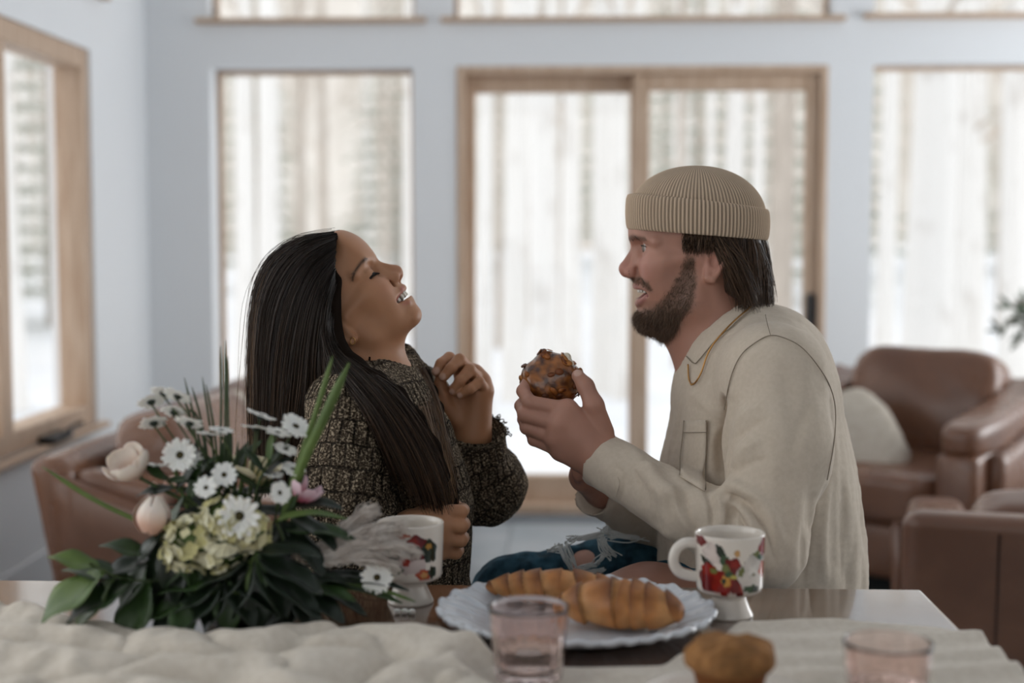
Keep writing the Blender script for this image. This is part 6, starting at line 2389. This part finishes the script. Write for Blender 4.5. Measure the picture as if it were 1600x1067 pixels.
# hydrangea head: many four-petalled florets on one round head
hc = P(338, 836, 1.60)
hy = thing('hydrangea', 'cream-green hydrangea head in the middle of the arrangement', 'flower', hc)
fl_me = []
for v in range(3):
    mb = MB()
    for k in range(4):
        V, F = petal(0.0085, 0.0095, 0.12 + 0.1 * v, 5, 5)
        mb.add(rotz(V, k * math.pi / 2), F)
    colv = [srgb(214, 208, 168), srgb(196, 190, 138), srgb(222, 218, 190)][v]
    Vq = np.vstack(mb.V)
    fl_me.append(newmesh('floret', Vq, mb.F, m_hyd, True, np.tile(colv, (len(Vq), 1))))
S_ = 1.60 / FPX
cnt = 0
for i in range(900):
    d = rsF.normal(size=3); d /= np.linalg.norm(d)
    if d[1] > 0.35: continue
    lob = [(-35, 10, 46, 38), (18, -24, 44, 34), (60, -8, 26, 26), (-50, 28, 34, 26), (5, 20, 50, 36)][i % 5]
    p = hc + np.array([lob[0] * S_, -0.004, -lob[1] * S_]) + d * np.array([lob[2], 34, lob[3]]) * S_
    o = bpy.data.objects.new('floret', fl_me[i % 3])
    COL.objects.link(o)
    o.parent = hy
    nrm = d + rsF.normal(size=3) * 0.3
    o.location = Vector(p - hc)
    o.rotation_mode = 'QUATERNION'
    o.rotation_quaternion = Vector(nrm).to_track_quat('Z', 'Y') @ Euler((0, 0, rsF.rand() * 3)).to_quaternion()
    sc_ = rsF.uniform(0.8, 1.15)
    o.scale = (sc_, sc_, sc_)
    cnt += 1
    if cnt >= 230: break
hb_ = Solid()
for lx, ly, lw_, lh in [(-35, 10, 40, 32), (18, -24, 38, 28), (60, -8, 20, 20), (-50, 28, 28, 20), (5, 20, 44, 30)]:
    hb_.ell(hc + np.array([lx * S_, 0, -ly * S_]), (lw_ * S_, 28 * S_, lh * S_), None, 0.008)
V, F = hb_.mesh(0.004)
obj('flower_core', V, F, m_leaf_l, hy)
obj('stem', *tube(stem_path(hc, 0.1), 0.003, 8), m_stem, hy)


# leaves -------------------------------------------------------------
def leaf_mesh(L_, W_, droop, fold, wave=0.0, nl=12, nw=7, tw=0.0):
    V = []
    for i in range(nl):
        a = i / (nl - 1)
        w = W_ * math.sin(math.pi * (0.02 + 0.96 * a ** 0.85)) ** 0.85
        for j in range(nw):
            b = j / (nw - 1) * 2 - 1
            V.append((a * L_, b * w / 2, -droop * L_ * a * a + fold * w * abs(b) + wave * W_ * math.sin(a * 9 + b) * 0.3 * b))
    return np.array(V), grid_faces(nl, nw)


def leafy_stem(label, path_px, leaves, mats, group=None, width=0.0016, root=None):
    """path_px: (px, py, Y) points of the stem; leaves: (t, dx, dz, dY, length px, width px, droop)"""
    pts = np.array([P(*p) for p in path_px])
    pts = np.vstack([[root if root is not None else NECK], pts])
    c_ = catmull(pts, 8)
    t = thing('leafy_stem', label, 'foliage', pts[0], group=group)
    obj('stem', *tube(c_, width, 6), m_stem, t)
    for q_, (tt, dx, dz, dy, ln, wd, dr) in enumerate(leaves):
        p0 = c_[min(len(c_) - 1, int(tt * (len(c_) - 1)))]
        s = p0[1] / FPX
        d = np.array([dx, dy, dz], float); d /= np.linalg.norm(d)
        V, F = leaf_mesh(ln * s * 1.12, wd * s * 1.12, dr, 0.12, 0.25)
        side = np.cross([0, -0.35, 1.0], d); side /= np.linalg.norm(side) + 1e-9
        nn_ = np.cross(d, side)
        Vw2 = V[:, :1] * d + V[:, 1:2] * side + V[:, 2:3] * nn_ + p0
        m_ = mats[q_ % len(mats)]
        lo_ = obj('leaf', Vw2, F, m_, t)
        so = lo_.modifiers.new('t', 'SOLIDIFY'); so.thickness = 0.0006
    return t


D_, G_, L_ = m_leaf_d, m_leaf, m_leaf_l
leafy_stem('broad bright green leaves spilling over the table beside the runner', [(300, 900, 1.60), (200, 905, 1.585), (140, 880, 1.58)],
           [(0.95, -0.8, 0.25, 0, 75, 40, 0.1), (0.85, -0.7, -0.45, -0.2, 120, 74, 0.1), (0.65, -0.8, -0.35, -0.3, 110, 66, 0.15), (0.55, -0.35, -0.85, -0.3, 110, 60, 0.1), (0.7, -0.75, 0.15, 0.2, 110, 46, 0.15), (0.4, -0.2, -0.9, -0.4, 95, 50, 0.1), (0.75, -0.6, -0.7, -0.1, 110, 50, 0.1)], [L_, L_, G_, G_, m_leaf, G_, L_])
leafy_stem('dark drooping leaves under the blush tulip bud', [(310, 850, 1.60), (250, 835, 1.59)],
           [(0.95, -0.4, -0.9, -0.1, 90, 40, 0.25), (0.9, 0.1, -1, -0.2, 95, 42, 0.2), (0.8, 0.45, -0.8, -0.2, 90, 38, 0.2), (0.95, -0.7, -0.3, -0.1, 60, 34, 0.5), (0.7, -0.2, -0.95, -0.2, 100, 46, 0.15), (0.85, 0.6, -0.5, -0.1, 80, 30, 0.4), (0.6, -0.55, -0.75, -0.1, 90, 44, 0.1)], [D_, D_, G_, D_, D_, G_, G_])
leafy_stem('dark green leaves beside the blush ranunculus', [(320, 800, 1.64), (262, 752, 1.63)],
           [(1.0, -0.6, 0.5, 0, 45, 20, 0.2), (0.9, -0.9, 0.0, 0, 60, 26, 0.2), (0.8, -0.5, -0.7, 0, 70, 26, 0.2), (0.9, 0.5, 0.7, 0, 60, 24, 0.2), (0.7, 0.2, 0.9, -0.1, 60, 24, 0.1), (0.6, -0.8, -0.3, -0.1, 80, 28, 0.2), (1.0, 0.9, 0.2, 0, 50, 20, 0.2)], [G_, D_, G_, D_, G_, D_, G_])
leafy_stem('mixed leaves standing up behind the hydrangea', [(360, 800, 1.66), (350, 750, 1.66)],
           [(0.9, -0.6, 0.8, 0, 80, 26, 0.1), (0.9, 0.5, 0.8, 0, 85, 26, 0.1), (0.7, -0.9, 0.3, 0, 80, 30, 0.2), (0.7, 0.9, 0.4, 0, 90, 30, 0.2), (1, 0.1, 1, 0, 70, 22, 0.1), (0.5, 0.8, 0.1, -0.1, 110, 34, 0.2), (0.5, -0.8, 0.2, 0.1, 110, 34, 0.2), (0.8, 0.3, 0.9, -0.1, 85, 22, 0.1)], [D_, G_, D_, D_, G_, D_, D_, G_])
leafy_stem('dark leaves under the pink tulip', [(430, 830, 1.63), (455, 790, 1.63)],
           [(1.0, 0.9, 0.2, 0, 70, 30, 0.3), (0.9, 0.8, -0.4, -0.1, 90, 36, 0.2), (0.9, 0.3, 0.9, 0, 60, 24, 0.1), (0.7, 0.7, -0.7, -0.2, 100, 40, 0.1), (0.8, -0.5, -0.8, -0.2, 80, 34, 0.1), (0.6, 0.95, 0.1, 0, 110, 36, 0.3), (0.7, -0.1, -1, -0.2, 90, 40, 0.1)], [D_, D_, G_, D_, D_, G_, D_])
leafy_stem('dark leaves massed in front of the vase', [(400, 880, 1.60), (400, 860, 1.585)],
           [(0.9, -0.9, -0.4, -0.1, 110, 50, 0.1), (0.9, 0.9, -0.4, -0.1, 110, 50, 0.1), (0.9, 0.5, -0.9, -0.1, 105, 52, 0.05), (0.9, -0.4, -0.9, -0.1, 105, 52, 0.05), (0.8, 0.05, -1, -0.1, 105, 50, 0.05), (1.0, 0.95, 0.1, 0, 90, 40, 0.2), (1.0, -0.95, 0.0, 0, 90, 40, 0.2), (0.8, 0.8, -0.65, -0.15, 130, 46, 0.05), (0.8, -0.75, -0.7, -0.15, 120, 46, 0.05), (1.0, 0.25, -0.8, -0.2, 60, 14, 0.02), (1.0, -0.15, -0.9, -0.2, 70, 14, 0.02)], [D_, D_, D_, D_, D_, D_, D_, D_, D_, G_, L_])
leafy_stem('long thin leaves reaching along the table to the mug', [(470, 900, 1.63), (540, 905, 1.635)],
           [(0.6, 0.9, -0.15, 0, 140, 22, 0.1), (0.8, 0.95, 0.05, 0, 120, 20, 0.2), (0.9, 0.95, -0.2, -0.05, 120, 12, 0.05), (0.5, 0.8, -0.4, -0.1, 110, 30, 0.05), (0.6, 0.9, 0.2, 0, 100, 24, 0.3), (0.95, 0.9, 0.15, 0, 70, 16, 0.2)], [G_, D_, L_, D_, D_, G_])
leafy_stem('curled light green leaf over the dark foliage', [(440, 850, 1.61), (432, 815, 1.60)],
           [(1.0, 0.75, 0.55, -0.1, 80, 18, 0.75), (0.6, -0.3, -0.9, -0.2, 70, 26, 0.1)], [L_, D_])
leafy_stem('leaf tongue lying forward across the runner', [(300, 930, 1.60), (280, 945, 1.575)],
           [(1.0, 0.3, -0.9, -0.5, 55, 40, 0.0), (0.8, -0.5, -0.8, -0.4, 70, 44, 0.0), (0.5, 0.8, 0.3, -0.3, 80, 30, 0.2), (0.7, -0.9, -0.3, -0.2, 80, 40, 0.1)], [G_, D_, L_, G_])
leafy_stem('small leaves between the white daisies', [(400, 770, 1.64), (420, 720, 1.64)],
           [(0.6, -0.7, 0.6, 0, 50, 16, 0.2), (0.7, 0.7, 0.7, 0, 55, 16, 0.2), (0.85, -0.5, 0.8, 0, 45, 14, 0.2), (0.9, 0.6, 0.8, 0, 45, 14, 0.2), (0.5, 0.9, 0.2, 0, 60, 18, 0.2), (1.0, 0.1, 1, 0, 40, 12, 0.1)], [G_, D_, G_, G_, D_, L_])
leafy_stem('small leaves below the daisies with dark calyxes', [(330, 780, 1.645), (300, 735, 1.645)],
           [(0.6, -0.7, 0.6, 0, 50, 16, 0.2), (0.7, 0.7, 0.7, 0, 55, 16, 0.2), (0.85, -0.5, 0.8, 0, 45, 14, 0.2), (0.9, 0.6, 0.8, 0, 45, 14, 0.2), (0.5, 0.9, 0.2, 0, 60, 18, 0.2), (1.0, 0.1, 1, 0, 40, 12, 0.1)], [D_, G_, D_, G_, G_, D_])


leafy_stem('dark leaves hanging down over the vase front toward the runner', [(370, 890, 1.60), (350, 905, 1.585)],
           [(1.0, -0.85, -0.5, -0.2, 95, 46, 0.05), (1.0, -0.35, -0.9, -0.2, 80, 46, 0.05), (1.0, 0.15, -0.95, -0.2, 78, 44, 0.05), (0.9, 0.55, -0.8, -0.2, 85, 44, 0.05), (0.9, -0.95, -0.1, -0.1, 110, 44, 0.15), (0.8, 0.85, -0.5, -0.2, 90, 40, 0.1), (1.0, -0.6, -0.75, -0.3, 90, 44, 0.02)], [D_, D_, G_, D_, G_, D_, D_])
leafy_stem('dark leaves spreading on the walnut behind the runner', [(440, 900, 1.62), (465, 918, 1.60)],
           [(1.0, 0.8, -0.5, -0.2, 85, 40, 0.02), (1.0, 0.35, -0.9, -0.2, 62, 40, 0.02), (0.9, -0.2, -0.95, -0.2, 70, 42, 0.02), (0.9, 0.95, -0.1, 0, 90, 36, 0.15), (0.8, 0.9, 0.3, 0, 80, 32, 0.35), (1.0, -0.6, -0.75, -0.2, 75, 40, 0.02)], [D_, D_, D_, G_, D_, D_])
leafy_stem('mid green leaves filling the side below the ranunculus', [(300, 860, 1.61), (235, 870, 1.60)],
           [(1.0, -0.8, 0.4, 0, 75, 36, 0.3), (0.9, -0.9, -0.25, -0.1, 95, 46, 0.1), (0.8, -0.3, 0.9, 0, 80, 34, 0.2), (1.0, -0.5, -0.85, -0.1, 95, 50, 0.05), (0.7, 0.2, -0.95, -0.2, 100, 48, 0.05), (0.6, -0.7, 0.6, 0.1, 90, 36, 0.25), (0.9, -0.1, -1, -0.2, 90, 48, 0.05)], [G_, D_, D_, G_, D_, G_, D_])


# grass blades ---------------------------------------------------------
def blade(label, pts, w, mat, group=None):
    c_ = catmull(np.array([P(*p) for p in pts]), 8)
    n_ = len(c_)
    s = pts[0][2] / FPX
    t_ = np.linspace(0, 1, n_)
    wd = w * s / 2 * np.minimum(1, (1 - t_) * 6 + 0.12) * (0.7 + 0.3 * np.minimum(1, t_ * 4))
    T = np.gradient(c_, axis=0); T /= np.linalg.norm(T, axis=1, keepdims=True)
    side = np.cross(T, np.array([0.15, -1, 0.1])); side /= np.linalg.norm(side, axis=1, keepdims=True)
    nn_ = np.cross(side, T)
    V = np.stack([c_ - side * wd[:, None], c_ + nn_ * wd[:, None] * 0.35, c_ + side * wd[:, None]], 1).reshape(-1, 3)
    o = obj('grass_blade', V, grid_faces(n_, 3), mat)
    so = o.modifiers.new('t', 'SOLIDIFY'); so.thickness = 0.0006
    return tag(o, label, 'grass blade', group)


GB = 'thin grass blades rising from the arrangement'
for pts in [[(352, 800, 1.66), (352, 680, 1.66), (352, 600, 1.66), (352, 532, 1.66)], [(344, 800, 1.67), (345, 680, 1.67), (346, 600, 1.67), (345, 540, 1.67)], [(358, 800, 1.66), (357, 690, 1.66), (356, 620, 1.66), (355, 556, 1.66)]]:
    blade('slim upright grass blade rising tall above the daisies', pts, 3.6, m_blade_d, GB)
GT = 'fine arching grass stalks behind the daisies'
for x0, x1, y1 in [(320, 288, 590), (326, 300, 604), (333, 316, 588), (330, 290, 640), (338, 322, 600), (315, 282, 612)]:
    blade('fine dark grass stalk arching behind the daisies', [(x0, 780, 1.68), ((x0 * 2 + x1) / 3 + 6, 710, 1.68), ((x0 + 2 * x1) / 3 + 4, 650, 1.68), (x1, y1, 1.68)], 3.2, m_blade_d, GT)
blade('wide fresh green blade leaning past the sweater shoulder', [(440, 815, 1.63), (470, 730, 1.63), (505, 655, 1.63), (546, 566, 1.63)], 15, m_blade)
blade('shorter green blade leaning beside the wide one', [(455, 760, 1.64), (478, 690, 1.64), (498, 630, 1.64), (520, 556, 1.64)], 8, m_blade)
blade('long drooping blade reaching toward the sofa', [(300, 850, 1.63), (235, 822, 1.63), (150, 782, 1.63), (66, 729, 1.63)], 7, m_blade)
for k, (x0, x1, y1) in enumerate([(335, 318, 690), (345, 338, 700), (362, 372, 690), (368, 385, 710), (330, 310, 720), (300, 262, 690)]):
    blade('short green stem-like blade among the daisy stems', [(x0, 810, 1.655), ((x0 + x1) / 2, 760, 1.655), (x1, y1, 1.655)], 6, m_blade if k % 2 else m_blade_d, 'short green blades among the daisy stems')


# pampas plumes ----------------------------------------------------------
def plume(label, pts, spread, n, seed):
    r = np.random.RandomState(seed)
    c_ = catmull(np.array([P(*p) for p in pts]), 10)
    s = pts[0][2] / FPX
    t = thing('pampas_plume', label, 'plume', c_[0])
    obj('stem', *tube(np.vstack([[NECK], c_]), 0.0009, 5), m_plume, t)
    T = np.gradient(c_, axis=0); T /= np.linalg.norm(T, axis=1, keepdims=True)
    u = r.rand(n) ** 0.9
    idx = u * (len(c_) - 1)
    p0 = np.stack([np.interp(idx, np.arange(len(c_)), c_[:, a]) for a in range(3)], -1)
    tt = T[idx.astype(int)]
    d = r.normal(size=(n, 3)); d -= tt * (d * tt).sum(1, keepdims=True); d /= np.linalg.norm(d, axis=1, keepdims=True)
    L2 = spread * s * (0.25 + np.sin(np.pi * np.clip(u * 0.9 + 0.08, 0, 1))) * r.uniform(0.5, 1.1, n)
    k = np.linspace(0, 1, 5)
    Pn = p0[:, None, :] + (tt * 1.5)[:, None, :] * (L2[:, None] * k)[..., None] + d[:, None, :] * (L2[:, None] * 0.45 * np.sin(k * 1.5))[..., None]
    Pn[:, :, 2] -= 0.25 * (L2[:, None] * k ** 2)
    Pn[:, 1:, :] += r.normal(size=(n, 4, 3)) * 0.0012
    col = np.array(srgb(188, 180, 172)) * r.uniform(0.8, 1.1, (n, 1))
    Vs, Fs, Cs = strands(Pn, 0.0015, 0.0004, col, r)
    tag(obj('plume_hairs', Vs, Fs, m_plume, t), kind='stuff')
    return t


plume('feathery pale plume rising toward the fist', [(480, 868, 1.64), (520, 838, 1.65), (550, 815, 1.66), (577, 798, 1.66)], 30, 230, 1)
plume('feathery pale plume reaching over the mug rim', [(480, 872, 1.63), (530, 848, 1.64), (580, 832, 1.65), (622, 822, 1.655)], 30, 250, 2)
plume('long pale plume lying across the mug flowers', [(485, 878, 1.63), (540, 858, 1.63), (600, 852, 1.64), (648, 862, 1.645)], 31, 270, 3)
plume('low pale plume drooping above the white daisy', [(490, 885, 1.625), (530, 872, 1.625), (575, 872, 1.63), (615, 885, 1.635)], 28, 230, 4)

# ------------------------------------------------------------------ house plant by the far window (only its tip reaches into view)
pb = np.array([W(1625, 500, 5.6)[0], 5.6, 0.013])
pl = thing('potted_olive', 'potted plant with narrow grey-green leaves beside the end window', 'plant', pb)
V, F = lathe([(0, 0), (0.13, 0), (0.15, 0.02), (0.17, 0.30), (0.175, 0.32), (0.16, 0.32), (0.15, 0.28), (0, 0.27)], 40)
obj('pot', V + pb, F, M('grey_pot', srgb(150, 150, 146), 0.7), pl)
tr_ = catmull([pb + np.array([0, 0, 0.27]), pb + np.array([0.03, 0, 0.6]), pb + np.array([0.0, 0, 0.9])], 8)
obj('trunk', *tube(tr_, 0.012, 8), m_bark2, pl)
r = np.random.RandomState(6)
m_olive = M('olive_leaf', srgb(104, 116, 98), 0.6, col2=srgb(76, 88, 70), nscale=10)
tips = [(1560, 520), (1578, 482), (1600, 520), (1640, 470), (1660, 540), (1590, 540), (1620, 500), (1680, 500)]
for tx, ty in tips:
    e_ = P(tx, ty, 5.6 + r.uniform(-0.15, 0.15))
    c_ = catmull([tr_[-1] + np.array([0, 0, -0.25 * r.rand()]), (tr_[-1] + e_) / 2 + np.array([0, 0, 0.04]), e_], 8)
    br_ = obj('branch', *tube(c_, 0.004, 6), m_bark2, pl)
    for k in range(14):
        p0 = c_[int((0.45 + 0.55 * r.rand()) * (len(c_) - 1))]
        d = r.normal(size=3) + np.array([0, 0, 0.5]); d /= np.linalg.norm(d)
        V, F = leaf_mesh(0.07, 0.018, 0.1, 0.1, 0, 6, 3)
        side = np.cross(d, r.normal(size=3)); side /= np.linalg.norm(side)
        obj('leaf', V[:, :1] * d + V[:, 1:2] * side + V[:, 2:3] * np.cross(d, side) + p0, F, m_olive, br_)
